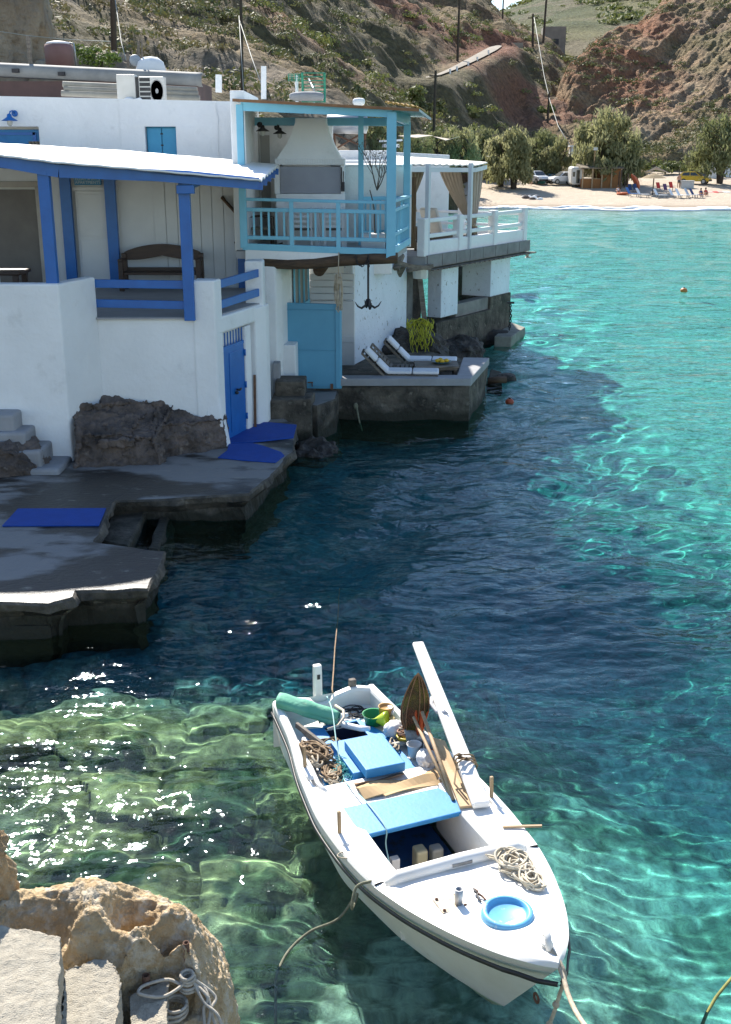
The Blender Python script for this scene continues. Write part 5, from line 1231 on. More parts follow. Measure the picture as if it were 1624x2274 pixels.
# rope and chain on the platform face
f = MB(); p = onz(790,935,.25); f.tube([V(p.x,24.35,.45),V(p.x+.03,24.28,.3),V(p.x+.08,24.2,.05),V(p.x+.13,24.15,-.3)], .02, 6); f.ball((p.x,24.33,.38),.05,.04,.08); tag(f.build('mooring_rope', ROPEG, smooth=True), 'weathered rope end hanging down the lounger platform wall', 'rope')
def sun_lounger(p, ang, label, cushion=True):
    t = thing('sun_lounger', label, 'sun lounger', p, ang, 'wooden sun loungers on the sea platform')
    f = MB(); f.bar((0,-.28,.2),(1.35,-.28,.2),.05,.06); f.bar((0,.28,.2),(1.35,.28,.2),.05,.06); f.bar((-.05,-.28,.2),(-.62,-.28,.82),.05,.06); f.bar((-.05,.28,.2),(-.62,.28,.82),.05,.06); f.bar((-.62,-.3,.82),(-.62,.3,.82),.05,.06)
    f.build('frame', DRIFT, t, local=True, bevel=.006)
    f = MB()
    for k in range(11): f.box(.05+.12*k,.13+.12*k,-.27,.27,.225,.245)
    for k in range(6): x = -.1-.085*k; z = .26+.092*k; f.bar((x,-.27,z),(x,.27,z),.08,.02,up=(.68,0,.73))
    f.build('slat', DRIFT, t, local=True)
    for lx in (.15,1.2):
        for ly in (-.28,.28):
            f = MB(); f.box(lx-.025,lx+.025,ly-.025,ly+.025,0,.2); f.build('leg', DRIFT, t, local=True)
    t.scale = (.86,.9,.80)
    if cushion:
        f = MB(); 
        for x0, x1 in ((.02,.66),(.68,1.36)): f.box(x0,x1,-.26,.26,.25,.345)
        f.build('seat_cushion', mat('white_cushion', (.70,.71,.73), .9, (.64,.65,.67), 3, bump=.2, bscale=30), t, local=True, bevel=.035)
        f = MB(); up = Vector((.73,0,.68)); d2 = Vector((-.68,0,.73))
        for a, b in ((0,.43),(.45,.88)):
            o_ = Vector((0,0,.24)); q_ = []
            for h_ in (.02,.115):
                for dd2, yy_ in ((a,-.26),(b,-.26),(b,.26),(a,.26)): q_.append(o_+d2*dd2+up*h_+Vector((0,yy_,0)))
            f.hexa([tuple(k) for k in q_])
        f.build('back_cushion', bpy.data.materials['white_cushion'], t, local=True, bevel=.035)
    return t
p = onz(858,836,.8); sun_lounger(V(p.x,25.05,.80), R(-4), 'white cushioned sun lounger nearest the platform wall')
p = onz(905,808,.8); sun_lounger(V(p.x-.02,26.6,.80), R(-6), 'white cushioned sun lounger by the rocks behind the low table')
p = onz(880,822,.8); sun_lounger(V(p.x-.05,25.85,.80), R(-5), 'bare wooden sun lounger between the two cushioned ones', False)
lt = thing('low_table', 'weathered low wooden table holding a bowl of lemons', 'table', (1.62,25.75,.79)); x, y = 1.62, 25.6
f = MB()
for k in range(6): f.box(x-.5,x+.5,y-.36+.121*k,y-.245+.121*k,1.06,1.10)
f.build('tabletop', DRIFT, lt, bevel=.006)
f = MB(); f.box(x-.46,x+.46,y-.3,y+.3,1.0,1.06); f.build('frame', DRIFT, lt)
for ax in (-.42,.42):
    for ay in (-.28,.28):
        f = MB(); f.box(x+ax-.03,x+ax+.03,y+ay-.03,y+ay+.03,.79,1.0); f.build('leg', WOODDK, lt)
f = MB(); f.lathe([(.10,1.103),(.17,1.12),(.235,1.16),(.225,1.16),(.16,1.13),(0,1.125)], (x+.12,y,0), 24); tag(f.build('bowl', mat('dark_teal_bowl', (.02,.07,.09), .4, (.03,.09,.11), 5), smooth=True), 'dark teal bowl on the low wooden table', 'bowl')
for k, (dx, dy) in enumerate(((-.09,-.04),(.0,-.1),(.11,-.02),(-.02,.09))):
    f = MB(); f.ball((x+.12+dx,y+dy,1.172),.06,.047,.045,12,8); f.ball((x+.12+dx+.058,y+dy,1.172),.014); tag(f.build('lemon', mat('lemon_peel', (.62,.40,.015), .5, (.55,.33,.01), 8), smooth=True), ['left lemon in the teal bowl','front lemon in the teal bowl','right lemon in the teal bowl','rear lemon in the teal bowl'][k], 'lemon', 'lemons in the bowl')
# yellow net heap draped on the rock
rt = random.Random(9); f = MB(); p = onY(932,722,29.6)
for k in range(34):
    x0 = rt.uniform(-.30,.32); pts = []; L = rt.uniform(.35,1.0) if abs(x0) < .25 else rt.uniform(.3,.6); z = .12+rt.uniform(-.05,.08)
    for j in range(7): pts.append(p+V(x0+.05*math.sin(j*1.3+k)+.10*j/6*(0.3-x0), -.12-.10*j+rt.uniform(-.05,.05), z-L*j/6))
    f.tube(pts, .010, 4)
for k in range(5): f.tube([p+V(-.35+.7*j/6, -.1+rt.uniform(-.06,.06), .12+rt.uniform(-.06,.1)-.05*abs(j-3)) for j in range(7)], .02, 5)
for k in range(4): f.tube([p+V(.0+.05*j+rt.uniform(-.06,.06)-.04*k,-.55-.12*j,-.85-.13*j+rt.uniform(-.03,.03)) for j in range(5)], .02, 5)
tag(f.build('net_heap', YNET, smooth=True), 'yellow green net draped over the rocks behind the loungers', 'net')
# landing stage far right, jetty, buoys, swimmer
f = MB(); a = onz(1100,745,.3); b = onz(1145,733,.3); f.prism([onz(1098,748,.3)[:2],onz(1136,749,.3)[:2],onz(1167,728,.3)[:2],onz(1135,716,.3)[:2]], -.8, .32); o = f.build('landing_stage', mat('landing_concrete', (.26,.25,.21), .9, (.16,.15,.12), 3), bevel=.03); tag(o, 'small concrete landing stage at the far corner of the terrace', 'landing stage')
f = MB(); p = onz(1131,740,.3); chain(f, [p+V(.0,0,.9),p+V(.03,0,.5),p+V(.0,0,.1)], .05, .018); f.bar(p+V(-.1,0,.95), p+V(.12,0,.95), .08, .06); tag(f.build('mooring_chain', IRON), 'dark chain hanging beside the far landing stage', 'chain')
f = MB(); f.prism([onz(1082,850,.1)[:2],onz(1116,857,.1)[:2],onz(1114,822,.1)[:2],onz(1090,815,.1)[:2]], -.8, .06); tag(f.build('sunken_slab', DKCONC, bevel=.03), 'half sunken concrete slab beside the lounger platform', 'slab')
f = MB(); p = onz(1105,848,.12); f.tube([p+V(-.25,0,.02),p+V(0,-.03,.06),p+V(.22,0,.05)], .09, 8); tag(f.build('driftwood_log', LOG, smooth=True), 'dark wet log lying on the half sunken slab', 'log')
def buoy(px, py, r, c1, c2, label):
    p = onz(px, py, .04); t = thing('buoy', label, 'buoy', p)
    f = MB(); f.lathe([(0,-r*.8),(r*.75,-r*.6),(r,0),(r*.88,r*.45),(r*.55,r*.75),(.0,r*.85)], p, 20); f.build('float', mat('buoy_skin', c1, .5, c2, 4), t, smooth=True)
    f = MB(); f.lathe([(.03,r*.8),(.035,r*1.0),(.015,r*1.05)], p, 8); f.build('eye', BLACK, t, smooth=True); return t
buoy(1132,893,.105, (.38,.06,.015), (.28,.045,.015), 'round orange red buoy floating off the lounger platform')
buoy(1519,646,.155, (.55,.20,.04), (.45,.15,.03), 'pale orange buoy floating far out in the bay')
p = onz(1171,571,.02); pr = thing('person', 'swimmer far out with only dark haired head and shoulders above water', 'person', p)
f = MB(); f.ball(p+V(0,0,.13),.10,.11,.13,14,10); f.lathe([(.06,-.05),(.055,.05)],p+V(0,0,.0),10); f.ball(p+V(.05,0,-.06),.22,.13,.10,14,8); f.ball(p+V(0,-.11,.12),.02,.02,.02); f.build('body', mat('skin', (.50,.28,.20), .6, (.45,.24,.17), 5), pr, smooth=True)
f = MB(); f.ball(p+V(0,.015,.165),.108,.112,.11,14,10); f.build('hair', mat('dark_hair', (.03,.015,.012), .7, (.02,.01,.01), 8), pr, smooth=True)

# near pale cliff behind the roofs, left
cliff = mat('pale_cliff_rock', (.36,.30,.22), .95, (.24,.19,.135), .6, bump=1, bscale=1.6, bdist=.5, col3=(.16,.12,.085), scale3=1.6, lo3=.56, hi3=.72)
p = onY(18,60,42); rock('cliff', 'pale tan cliff face rising behind the roofs at the left edge', p+V(-1.6,1.5,.4), (2.6,2.2,4.3), cliff, 61, 6, .22, .55, 'cliff')
rock('cliff', 'broken rock bank below the water tank behind the roofs', onY(200,165,41)+V(0,1,-.3), (2.2,1.2,1.0), cliff, 64, 5, .4, .9, 'rock bank')
# ================================================================== fishing boat
BS = V(-.41,10.05,0); BA = math.atan2(-.9326,.361)
bt = thing('fishing_boat', 'white open fishing boat with blue hatches moored in clear water', 'boat', BS, BA)
BM = Matrix.Translation(BS) @ Matrix.Rotation(BA,4,'Z')
def bw(s, w, z): return BM @ V(s,w,z)          # boat coordinates (along, to port, up) to the world
def interp(t, xs, ys):
    k = np.linspace(-.07,.07,15); g_ = np.exp(-(k/.035)**2); q_ = np.interp(np.clip(t+k*min(1,(1-t)*8+.02),0,1), xs, ys)
    return float((q_*g_).sum()/g_.sum())
def top_w(t): return interp(t,[0,.1,.17,.3,.46,.59,.7,.79,.88,.945,.985,1],[.53,.565,.59,.69,.76,.745,.69,.58,.42,.25,.09,.0])
def wl_w(t): return interp(t,[0,.15,.32,.55,.77,.885,.96,1],[.43,.49,.54,.58,.40,.22,.08,.0])
def gun(t): return interp(t,[0,.3,.5,.65,.8,.9,1],[.60,.57,.57,.60,.68,.75,.82])
def len_(z): return 3.84+(4.49-3.84)*z/.82
NT = 56
def sect(t):
    g_ = gun(t); a = top_w(t); b = wl_w(t); pts = []
    for z, w_ in ((-.32,.02+.0*b),(-.22,b*.62),(-.08,b*.93),(.08,b+(a-b)*.16),(.25,b+(a-b)*.45),(g_-.17,b+(a-b)*.86),(g_-.11,a*.985),(g_,a)):
        zz = z if z > -.3 else -.32+.18*max(0,t-.8)/.2
        pts.append((t*len_(max(zz,-.4)), w_ if t < 1 else 0.0, zz))
    return pts
f = MB(); rows = []
for i in range(NT+1):
    t = i/NT; L = sect(t); rows.append([(s,-w_,z) for s, w_, z in reversed(L)]+L)
f.grid(rows); n_ = len(rows[0]); f.f.append(tuple(range(n_-1,-1,-1)))
hull = f.build('hull', GRP, bt, smooth=True, local=True)
for p_ in hull.data.polygons:
    if len(p_.vertices) > 4: p_.use_smooth = False
# rub rail
for sgn in (-1,1):
    f = MB(); rows = []
    for i in range(NT+1):
        t = .0+1.0*i/NT; g_ = gun(t); a = top_w(t)+.004; s = t*len_(g_)
        c = (s+.02*(t>.97), sgn*(a), g_-.10); rows.append([(c[0],c[1],c[2]-.018),(c[0]+.008*(t>.93),c[1]+sgn*.010,c[2]-.012),(c[0]+.008*(t>.93),c[1]+sgn*.010,c[2]+.008),(c[0],c[1],c[2]+.014)])
    f.grid(rows); f.build('rub_rail', BLACK, bt, smooth=True, local=True, solid=.006)
# gunwale side decks, foredeck and the wells
def inn(t, sgn):
    s = t*4.45; k = float(smooth01(np.array(s),1.5,2.0)); return (top_w(t)-.075)*(1-k)+((.37 if sgn > 0 else .455))*k
tF = .705
f = MB()
for sgn in (-1,1):
    rows = []
    for i in range(33):
        t = tF*i/32; g_ = gun(t); s = t*len_(g_); a = top_w(t); k = inn(t, sgn)
        rows.append([(s,sgn*a,g_),(s,sgn*(a-.012),g_+.022),(s,sgn*(a-.045),g_+.026),(s,sgn*k,g_+.012),(s,sgn*(k-.012),g_-.01),(s,sgn*(k-.012),.16)])
    f.grid(rows if sgn > 0 else [list(reversed(r)) for r in rows])
f.build('gunwale', GRP, bt, smooth=False, local=True)
f = MB(); rows = []
for i in range(31):
    t = tF+(1-tF)*i/30; g_ = gun(t); s = t*len_(g_); a = top_w(t); row = []
    for j in range(13):
        q_ = -1+2*j/12; e = abs(q_); row.append((s, q_*a, g_+.028*(1-e**6)*(1 if e < 1 else 0)+.02*(1-e*e)))
    rows.append(row)
f.grid(rows)
g_ = gun(tF); s = tF*len_(g_); a = top_w(tF)
f.add([(s,-a+.15,g_+.02),(s,a-.15,g_+.02),(s,a-.25,.1),(s,-a+.22,.1)],[(0,1,2,3)])
f.build('foredeck', GRP, bt, smooth=True, local=True)
# raised coaming bar in front of the cockpit
f = MB(); f.tube([(3.09,-.57,.63),(3.10,-.52,.69),(3.11,0,.72),(3.09,.46,.70),(3.06,.53,.64)], [.05,.055,.055,.055,.05], 10); f.build('coaming', GRP, bt, smooth=True, local=True)
f = MB(); f.box(3.15,3.165,-.1,.06,.71,.735); f.build('coaming_scuff', mat('worn_grey', (.2,.19,.18), .8, (.3,.29,.27), 12), bt, local=True)
# aft sole, transom, thwart, cockpit sole
def flat(name, m, s0, s1, z, th=.03, ins=.175, w0=None, w1=None, bev=.008):
    f = MB(); rows = []; N_ = 14
    for i in range(N_+1):
        s = s0+(s1-s0)*i/N_; t = s/len_(.57); k = top_w(t)-ins
        rows.append([(s,-k if w0 is None else w0,z),(s,k if w1 is None else w1,z)])
    f.grid(rows); return f.build(name, m, bt, local=True, solid=th, bevel=bev)
so_ = flat('sole', GRP, .03, .42, .44, ins=.08)
for a_, b_, w0_, w1_ in ((.42,.80,-.49,-.155),(.42,.80,.195,.49),(.80,1.95,-.60,.60)): flat('sole_panel', GRP, a_, b_, .44, w0=w0_, w1=w1_, bev=0)
flat('cockpit_sole', mat('cockpit_floor_blue', (.008,.06,.20), .6, (.006,.045,.15), 4, col3=(.02,.03,.05), scale3=6, lo3=.55, hi3=.65), 1.7, 3.02, .13, w0=-.36, w1=.34)
flat('thwart', GRP, 1.5, 2.0, .51, .06, ins=.09)
f = MB(); f.add([(1.7,-.5,.44),(1.7,.5,.44),(1.7,.45,.1),(1.7,-.45,.1)],[(0,1,2,3)]); f.build('bulkhead', mat('bulkhead_shade_tone', (.02,.03,.05), .8, (.015,.02,.04), 3), bt, local=True, solid=.02)  # coloured near black to paint in the shadow under the seat lid
f = MB(); rows = []
for i in range(29):
    w_ = -.53+1.06*i/28; e = abs(w_)
    hgt = .60+.05*math.exp(-((w_-.3)/.16)**2)+.04*math.exp(-((w_+.36)/.13)**2)-.07*math.exp(-((w_+.03)/.10)**4)
    rows.append([(.0,w_,.12),(.0,w_,hgt-.03),(.012,w_,hgt),(.07,w_,hgt),(.085,w_,hgt-.03),(.10,w_,.38)])
f.grid(rows); f.build('transom', GRP, bt, smooth=False, local=True)
f = MB(); f.hexa([(-.10,-.09,-.2),(-.02,-.09,-.2),(-.02,.0,-.2),(-.10,.0,-.2),(-.10,-.085,.90),(-.03,-.085,.90),(-.03,-.005,.90),(-.10,-.005,.90)]); rp = f.build('rudder_post', GRP, bt, local=True, bevel=.012)
f = MB(); f.box(-.027,-.022,-.06,-.03,.76,.81); f.build('slot', BLACK, rp, local=True)
f = MB(); f.box(-.02,.04,.26,.33,.62,.72); f.build('wooden_stub', DRIFT, bt, local=True, bevel=.01)
# white tiller-like curved bars inside the stern
f = MB(); f.tube([(.30,.14,.50),(.30,.06,.50),(.38,.0,.50),(.50,.03,.51),(.66,.14,.53),(.74,.19,.56)], [.02,.03,.032,.032,.03,.022], 8); f.build('tiller', GRP, bt, smooth=True, local=True)
# blue hatch plate with opening
f = MB(); z0, z1 = .45, .48
out_ = [(.47,-.34),(.47,.22),(.72,.34),(1.5,.36),(1.56,.30),(1.56,-.44),(1.5,-.48),(1.2,-.42)]; hole = [(.47,-.14),(.86,-.14),(.86,.17),(.47,.17)]
f.prism([(.38,-.34),(.82,-.40),(.82,-.15),(.42,-.15)],z0,z1); f.prism([(.38,.19),(.82,.19),(.82,.37),(.66,.33),(.38,.22)],z0,z1); f.prism([(.82,-.40),(1.5,-.49),(1.56,-.44),(1.56,.33),(1.5,.38),(.82,.37)],z0,z1)
f.prism([(.38,-.15),(.42,-.15),(.42,.19),(.38,.19)],z0,z1+.002)
hp_ = f.build('hatch_plate', BOATBLUE, bt, local=True, bevel=.006)
f = MB(); f.add([(.42,-.15,.47),(.82,-.15,.47),(.82,.19,.47),(.42,.19,.47),(.42,-.15,.02),(.82,-.15,.02),(.82,.19,.02),(.42,.19,.02)],[(0,4,5,1),(1,5,6,2),(2,6,7,3),(3,7,4,0),(4,7,6,5)]); f.build('hatch_well', mat('well_shade_tone', (.004,.012,.04), .8, (.006,.016,.05), 4), hp_, local=True)  # near black walls paint the shade inside the hatch opening
f = MB(); f.box(.86,1.45,-.235,.255,.48,.57); eb = f.build('engine_box', BOATBLUE, bt, local=True, bevel=.008)
f = MB(); f.hexa([(1.03,-.165,.571),(1.58,-.165,.571),(1.58,.2,.571),(1.03,.2,.571),(1.03,-.165,.66),(1.58,-.165,.66),(1.58,.2,.66),(1.03,.2,.66)]); f.build('lid', BOATBLUE, eb, local=True, bevel=.008)
# blue seat lid over the cockpit
f = MB(); f.prism([(1.95,-.51),(2.38,-.52),(2.35,.41),(2.09,.40),(1.95,.34)], .565, .59); st_ = f.build('seat_lid', BOATBLUE, bt, local=True, bevel=.008)
f = MB(); f.prism([(1.98,-.46),(2.355,-.48),(2.33,.385),(2.06,.37),(1.98,.32)], .535, .565); f.build('seat_frame', BOATBLUE, st_, local=True, bevel=.006)
# round blue hatch on the foredeck
f = MB(); c = (3.87,-.03,.0); zf_ = gun(3.87/4.45)+.050
f.lathe([(.0,zf_+.012),(.125,zf_+.012),(.135,zf_+.022),(.140,zf_+.042),(.155,zf_+.048),(.175,zf_+.036),(.18,zf_-.01)], c, 36); f.build('round_hatch', mat('worn_hatch_blue', (.10,.36,.62), .5, (.16,.45,.68), 6, col3=(.55,.62,.66), scale3=10, lo3=.56, hi3=.64), bt, smooth=True, local=True)
# mast step plate and tube
zm = gun(.78)+.056
f = MB(); f.box(3.47,3.64,-.40,-.21,zm-.02,zm+.012); mp_ = f.build('mast_plate', mat('stained_plate', (.50,.40,.28), .5, (.42,.3,.18), 12, col3=(.66,.6,.5), scale3=8, lo3=.5, hi3=.6), bt, local=True)
f = MB(); f.lathe([(.028,zm),(.03,zm+.13),(.022,zm+.13),(.020,zm+.02)], (3.585,-.255,0), 14); f.build('mast_socket', METAL, mp_, smooth=True, local=True)
for s_, w_ in ((3.49,-.38),(3.49,-.23),(3.62,-.38),(3.62,-.22)):
    f = MB(); f.lathe([(.012,zm+.005),(.012,zm+.02),(.004,zm+.026)], (s_,w_,0), 8); f.build('bolt', RUST, mp_, local=True)
# thole pins on pads
for s_, w_, ln in ((2.33,-.68,.19),(2.30,.665,.19),(1.28,-.62,.2),(.86,.53,.08)):
    zt_ = gun(s_/4.4)+.02; f = MB(); f.hexa([(s_-.06,w_-.03,zt_),(s_+.18,w_-.03,zt_),(s_+.18,w_+.03,zt_),(s_-.06,w_+.03,zt_),(s_-.05,w_-.028,zt_+.035),(s_+.15,w_-.028,zt_+.03),(s_+.15,w_+.028,zt_+.03),(s_-.05,w_+.028,zt_+.035)]); pad = f.build('oarlock_pad', GRP, bt, local=True, bevel=.012)
    f = MB(); f.bar((s_,w_,zt_+.03),(s_-.01,w_,zt_+.03+ln),.028,.028); f.build('thole_pin', WOOD, pad, local=True, bevel=.006)
# bow fitting
f = MB(); zb_ = .87; f.tube([(4.24,.05,zb_-.02),(4.25,.04,zb_+.05),(4.31,.02,zb_+.06),(4.36,.01,zb_-.02)], .022, 8); f.ball((4.30,.02,zb_),.06,.04,.02); f.build('bow_cleat', GRP, bt, smooth=True, local=True)
f = MB(); f.tube([(4.25+.03*math.cos(t),.0,.40+.03*math.sin(t)) for t in np.linspace(0,6.28,12)], .009, 6); f.build('bow_ring', RUST, bt, smooth=True, local=True)
# white marks of wear on the port bow
# ------------------------------------------------------------------ gear lying in the boat (things of their own, in boat coordinates)
def gear(name, m, label, cat, f, smooth=True, group=None, bevel=0, solid=0):
    f.v = [tuple(BM @ Vector((p[0],p[1],p[2]+(.04 if p[0] < 2.0 and abs(p[1]) < .6 and p[2] < .8 else 0)))) for p in f.v]
    return tag(f.build(name, m, smooth=smooth, bevel=bevel, solid=solid), label, cat, group)
def tangle(f, c, rx, ry, rz, turns, r, seed, n=26):
    rt = random.Random(seed)
    for k in range(turns):
        ph = rt.uniform(0,6.28); a = rt.uniform(.45,1); b = rt.uniform(.45,1); ox = rt.uniform(-.35,.35)*rx; oy = rt.uniform(-.35,.35)*ry; e = rt.uniform(1.0,1.6); tw = rt.uniform(-.6,.6); oz = rt.uniform(0,rz)
        pts = []
        for i in range(n+1):
            th = ph+e*2*math.pi*i/n; x = a*rx*math.cos(th); y = b*ry*math.sin(th)
            pts.append((c[0]+ox+x*math.cos(tw)-y*math.sin(tw), c[1]+oy+x*math.sin(tw)+y*math.cos(tw), c[2]+r+oz+.3*rz*math.sin(th*2.3+k)))
        f.tube(pts, r, 5)
f = MB(); tangle(f, (3.33,.31,.74), .15,.11,.045, 15, .0085, 3); tangle(f, (3.55,.33,.75), .13,.07,.03, 7, .0085, 8); f.tube([(3.25,.24,.76),(3.19,.2,.755),(3.16,.17,.75),(3.2,.18,.75),(3.3,.26,.76)],.008,5)
gear('rope_coil', mat('cream_rope', (.60,.54,.43), .9, (.42,.36,.26), 22, bump=.5, bscale=120, bdist=.006), 'tangled cream rope coil lying on the white foredeck', 'rope', f)
f = MB(); tangle(f, (.98,-.42,.47), .20,.09,.07, 16, .010, 4); tangle(f, (1.28,-.36,.455), .15,.08,.03, 7, .010, 12); tangle(f, (.80,-.26,.46), .09,.12,.02, 3, .009, 15)
gear('rope_tangle', ROPE2, 'brown rope tangle heaped along the starboard side by the blue hatch', 'rope', f)
rt = random.Random(6); f = MB()
for k in range(70):
    p = Vector((1.22+rt.gauss(0,.10), -.24+rt.gauss(0,.045), .462+abs(rt.gauss(0,.018)))); d = Vector((rt.gauss(0,1),rt.gauss(0,.6),0)).normalized()*rt.uniform(.03,.09)
    f.tube([p-d, p+Vector((0,0,.02))+Vector((d.y,-d.x,0))*.3, p+d], .0035, 4)
gear('net_bundle', mat('teal_twine', (.06,.36,.37), .8, (.10,.45,.44), 14), 'turquoise frayed twine bundle beside the blue engine box', 'twine', f)
# green canvas roll
f = MB(); rows = []
for i in range(19):
    u = i/18; s = .03+.33*u; s = .10+.27*(u)
    row = []
    for j in range(17):
        th = 2*math.pi*j/16; rr = .085*(1+.12*math.sin(th*3+u*5)+.05*math.sin(u*17))*(1-.35*max(0,(u-.9))*8 if u > .9 else 1)
        a_ = Vector((.10,-.50,.63)).lerp(Vector((.44,.0,.52)), u)
        row.append(a_+Vector((.83,-.55,0))*rr*math.cos(th)*1.0+Vector((0,0,1))*rr*math.sin(th)*.85)
    rows.append(row)
f.grid(rows); b_ = len(f.v); gear('canvas_roll', mat('sea_green_canvas', (.10,.36,.23), .8, (.16,.42,.29), 4, bump=.6, bscale=9, bdist=.03, col3=(.3,.42,.28), scale3=7, lo3=.62, hi3=.72), 'rolled sea green canvas bag across the stern of the boat', 'canvas bag', f, solid=.006)
f = MB(); f.tube([(.42,-.40,.50),(.60,-.36,.475),(.76,-.29,.47)], .022, 6); f.bar((.42,-.42,.52),(.84,-.27,.47),.03,.05); gear('wooden_batten', DRIFT, 'grey wooden batten beside the green canvas roll', 'batten', f, False)
f = MB(); f.tube([(.28,.02,.57),(.42,.05,.58),(.52,.02,.56),(.58,-.06,.52),(.56,-.16,.49)], .014, 7); gear('hose', mat('cream_hose', (.55,.47,.36), .6, (.48,.4,.3), 8), 'cream curved hose lying over the end of the canvas roll', 'hose', f)
# bowls, funnel and buckets on the port quarter
f = MB(); f.lathe([(.0,.435),(.085,.435),(.105,.53),(.112,.535),(.10,.53),(.082,.452),(0,.45)], (.50,.33,0), 28); gear('basin', mat('green_plastic', (.01,.20,.06), .35, (.012,.24,.075), 4), 'dark green plastic basin on the port quarter of the boat', 'basin', f)
f = MB(); M_ = Matrix.Rotation(R(78),3,'Y') @ Matrix.Rotation(R(0),3,'X'); f.lathe([(.012,-.16),(.014,-.07),(.075,.03),(.08,.06),(.07,.058)], (.60,.37,.51), 20, M=Matrix.Rotation(R(55),3,'Z') @ Matrix.Rotation(R(80),3,'Y')); gear('funnel', mat('lime_plastic', (.42,.55,.02), .35, (.38,.5,.02), 4), 'lime yellow plastic funnel lying beside the green basin', 'funnel', f)
f = MB(); f.lathe([(.0,.43),(.062,.43),(.07,.52),(.074,.525),(.066,.52),(.058,.50),(0,.495)], (.49,.46,.06), 24); gear('tub', mat('wooden_tub', (.50,.30,.10), .6, (.42,.24,.07), 8), 'small tan tub with sandy contents beside the lime funnel', 'tub', f)
def crumple(c, r, m, name, label, cat, seed, sq=(1,1,.7)):
    bm = bmesh.new(); bmesh.ops.create_icosphere(bm, subdivisions=4, radius=1)
    P = np.array([v.co[:] for v in bm.verts]); d = 1+.55*(fbm(P[:,0]*2.2+seed+P[:,2]*1.7, P[:,1]*2.2-P[:,2]*1.3, 4, seed, ridge=True)-.6)
    f = MB(); f.v = [(c[0]+p[0]*r*sq[0]*k, c[1]+p[1]*r*sq[1]*k, c[2]+p[2]*r*sq[2]*k) for p, k in zip(P, d)]; f.f = [tuple(v.index for v in q.verts) for q in bm.faces]; bm.free()
    return gear(name, m, label, cat, f)
BAG = mat('white_plastic_bag', (.72,.70,.68), .4, (.62,.60,.57), 6)
crumple((.82,.42,.51), .10, BAG, 'plastic_bag', 'white crumpled plastic bag behind the lime funnel', 'bag', 3, (.9,1.2,.8))
crumple((1.45,.46,.53), .10, BAG, 'plastic_bag', 'white crumpled plastic bag in front of the two white buckets', 'bag', 8, (1.1,.9,.75))
crumple((.84,.58,.50), .06, mat('green_bag', (.02,.40,.16), .5, (.03,.48,.22), 6), 'plastic_bag', 'small green crumpled bag near the port gunwale', 'bag', 12)
f = MB(); tangle(f, (.98,.47,.49), .05,.06,.005, 1, .014, 3); f.lathe([(.075,.46),(.082,.49),(.092,.50),(.082,.51),(.07,.48),(.065,.46)], (.98,.46,.02), 24); gear('plastic_ring', mat('yellow_plastic', (.62,.45,.03), .4, (.55,.4,.03), 5), 'yellow plastic strainer ring beside the blue engine box', 'strainer', f)
def bucket(s_, w_, z, r, m, label, tilt=(0,0)):
    M_ = Matrix.Rotation(tilt[0],3,'X') @ Matrix.Rotation(tilt[1],3,'Y'); f = MB()
    f.lathe([(0,-.06),(r*.8,-.06),(r,.06),(r*1.07,.065),(r*1.06,.05),(r*.93,.055),(r*.78,-.045),(0,-.045)], (s_,w_,z), 22, M=M_); return gear('bucket', m, label, 'bucket', f)
bucket(1.22,.44,.50,.065, mat('white_bucket', (.66,.66,.64), .4, (.6,.6,.58), 4), 'upright white bucket by the wooden poles')
bucket(1.22,.55,.52,.07, mat('grey_bucket', (.45,.45,.44), .45, (.38,.38,.37), 4), 'greyish bucket tipped on its side against the gunwale', (1.2,0))
f = MB(); f.tube([(1.02,.44,.52),(1.06,.62,.54)], [.075,.075], 18); gear('net_float', mat('grey_styrofoam', (.42,.40,.36), .9, (.28,.26,.22), 9, col3=(.16,.15,.12), scale3=10, lo3=.56, hi3=.66), 'grimy white cylindrical float lying under the wooden poles', 'float', f)
f = MB(); f.tube([(1.02,.27,.47),(1.04,.44,.48)], .024, 10); gear('pvc_pipe', mat('dirty_pipe', (.5,.48,.42), .6, (.36,.34,.28), 12), 'short dirty white pipe beside the yellow strainer ring', 'pipe', f)
f = MB(); f.box(.62,.9,.49,.505,.42,.60); f.box(.9,.915,.42,.62,.42,.57); gear('board', mat('pale_board', (.55,.56,.48), .6, (.48,.49,.42), 4), 'pale upright board inside the port gunwale by the green bag', 'board', f, False)
crumple((1.36,.58,.5), .055, mat('orange_cloth', (.62,.09,.01), .8, (.5,.07,.01), 5), 'cloth', 'orange cloth scrap under the wooden poles', 'cloth', 21)
f = MB(); tangle(f, (.22,.22,.42), .10,.14,.02, 7, .005, 31, 18); tangle(f, (.30,-.02,.42), .05,.12,.02, 5, .006, 33, 16); gear('line_tangle', IRON, 'thin dark tangle of fishing line lying in the stern corner', 'line', f)
f = MB(); tangle(f, (1.05,.30,.46), .10,.05,.03, 5, .007, 41); gear('rope_tangle', ROPE, 'pale loose rope between the blue box and the white buckets', 'rope', f)
f = MB(); tangle(f, (1.36,-.40,.46), .12,.05,.03, 6, .008, 44); tangle(f, (1.1,-.47,.5), .1,.05,.04, 5, .009, 45); gear('rope_tangle', ROPE, 'paler rope loops spilling forward over the starboard edge of the blue plate', 'rope', f)
f = MB(); f.tube([bp_ for bp_ in [(.70,-.44,.52),(1.05,-.52,.5),(1.45,-.56,.5),(1.62,-.55,.52)]], [.02,.022,.022,.02], 8); gear('white_pipe', GRP, 'white pipe lying along the starboard side under the rope tangle', 'pipe', f)
crumple((.62,.50,.5), .05, mat('straw_bag', (.5,.4,.2), .8, (.4,.3,.14), 8), 'bag', 'small straw coloured lump behind the tan tub', 'bag', 52)
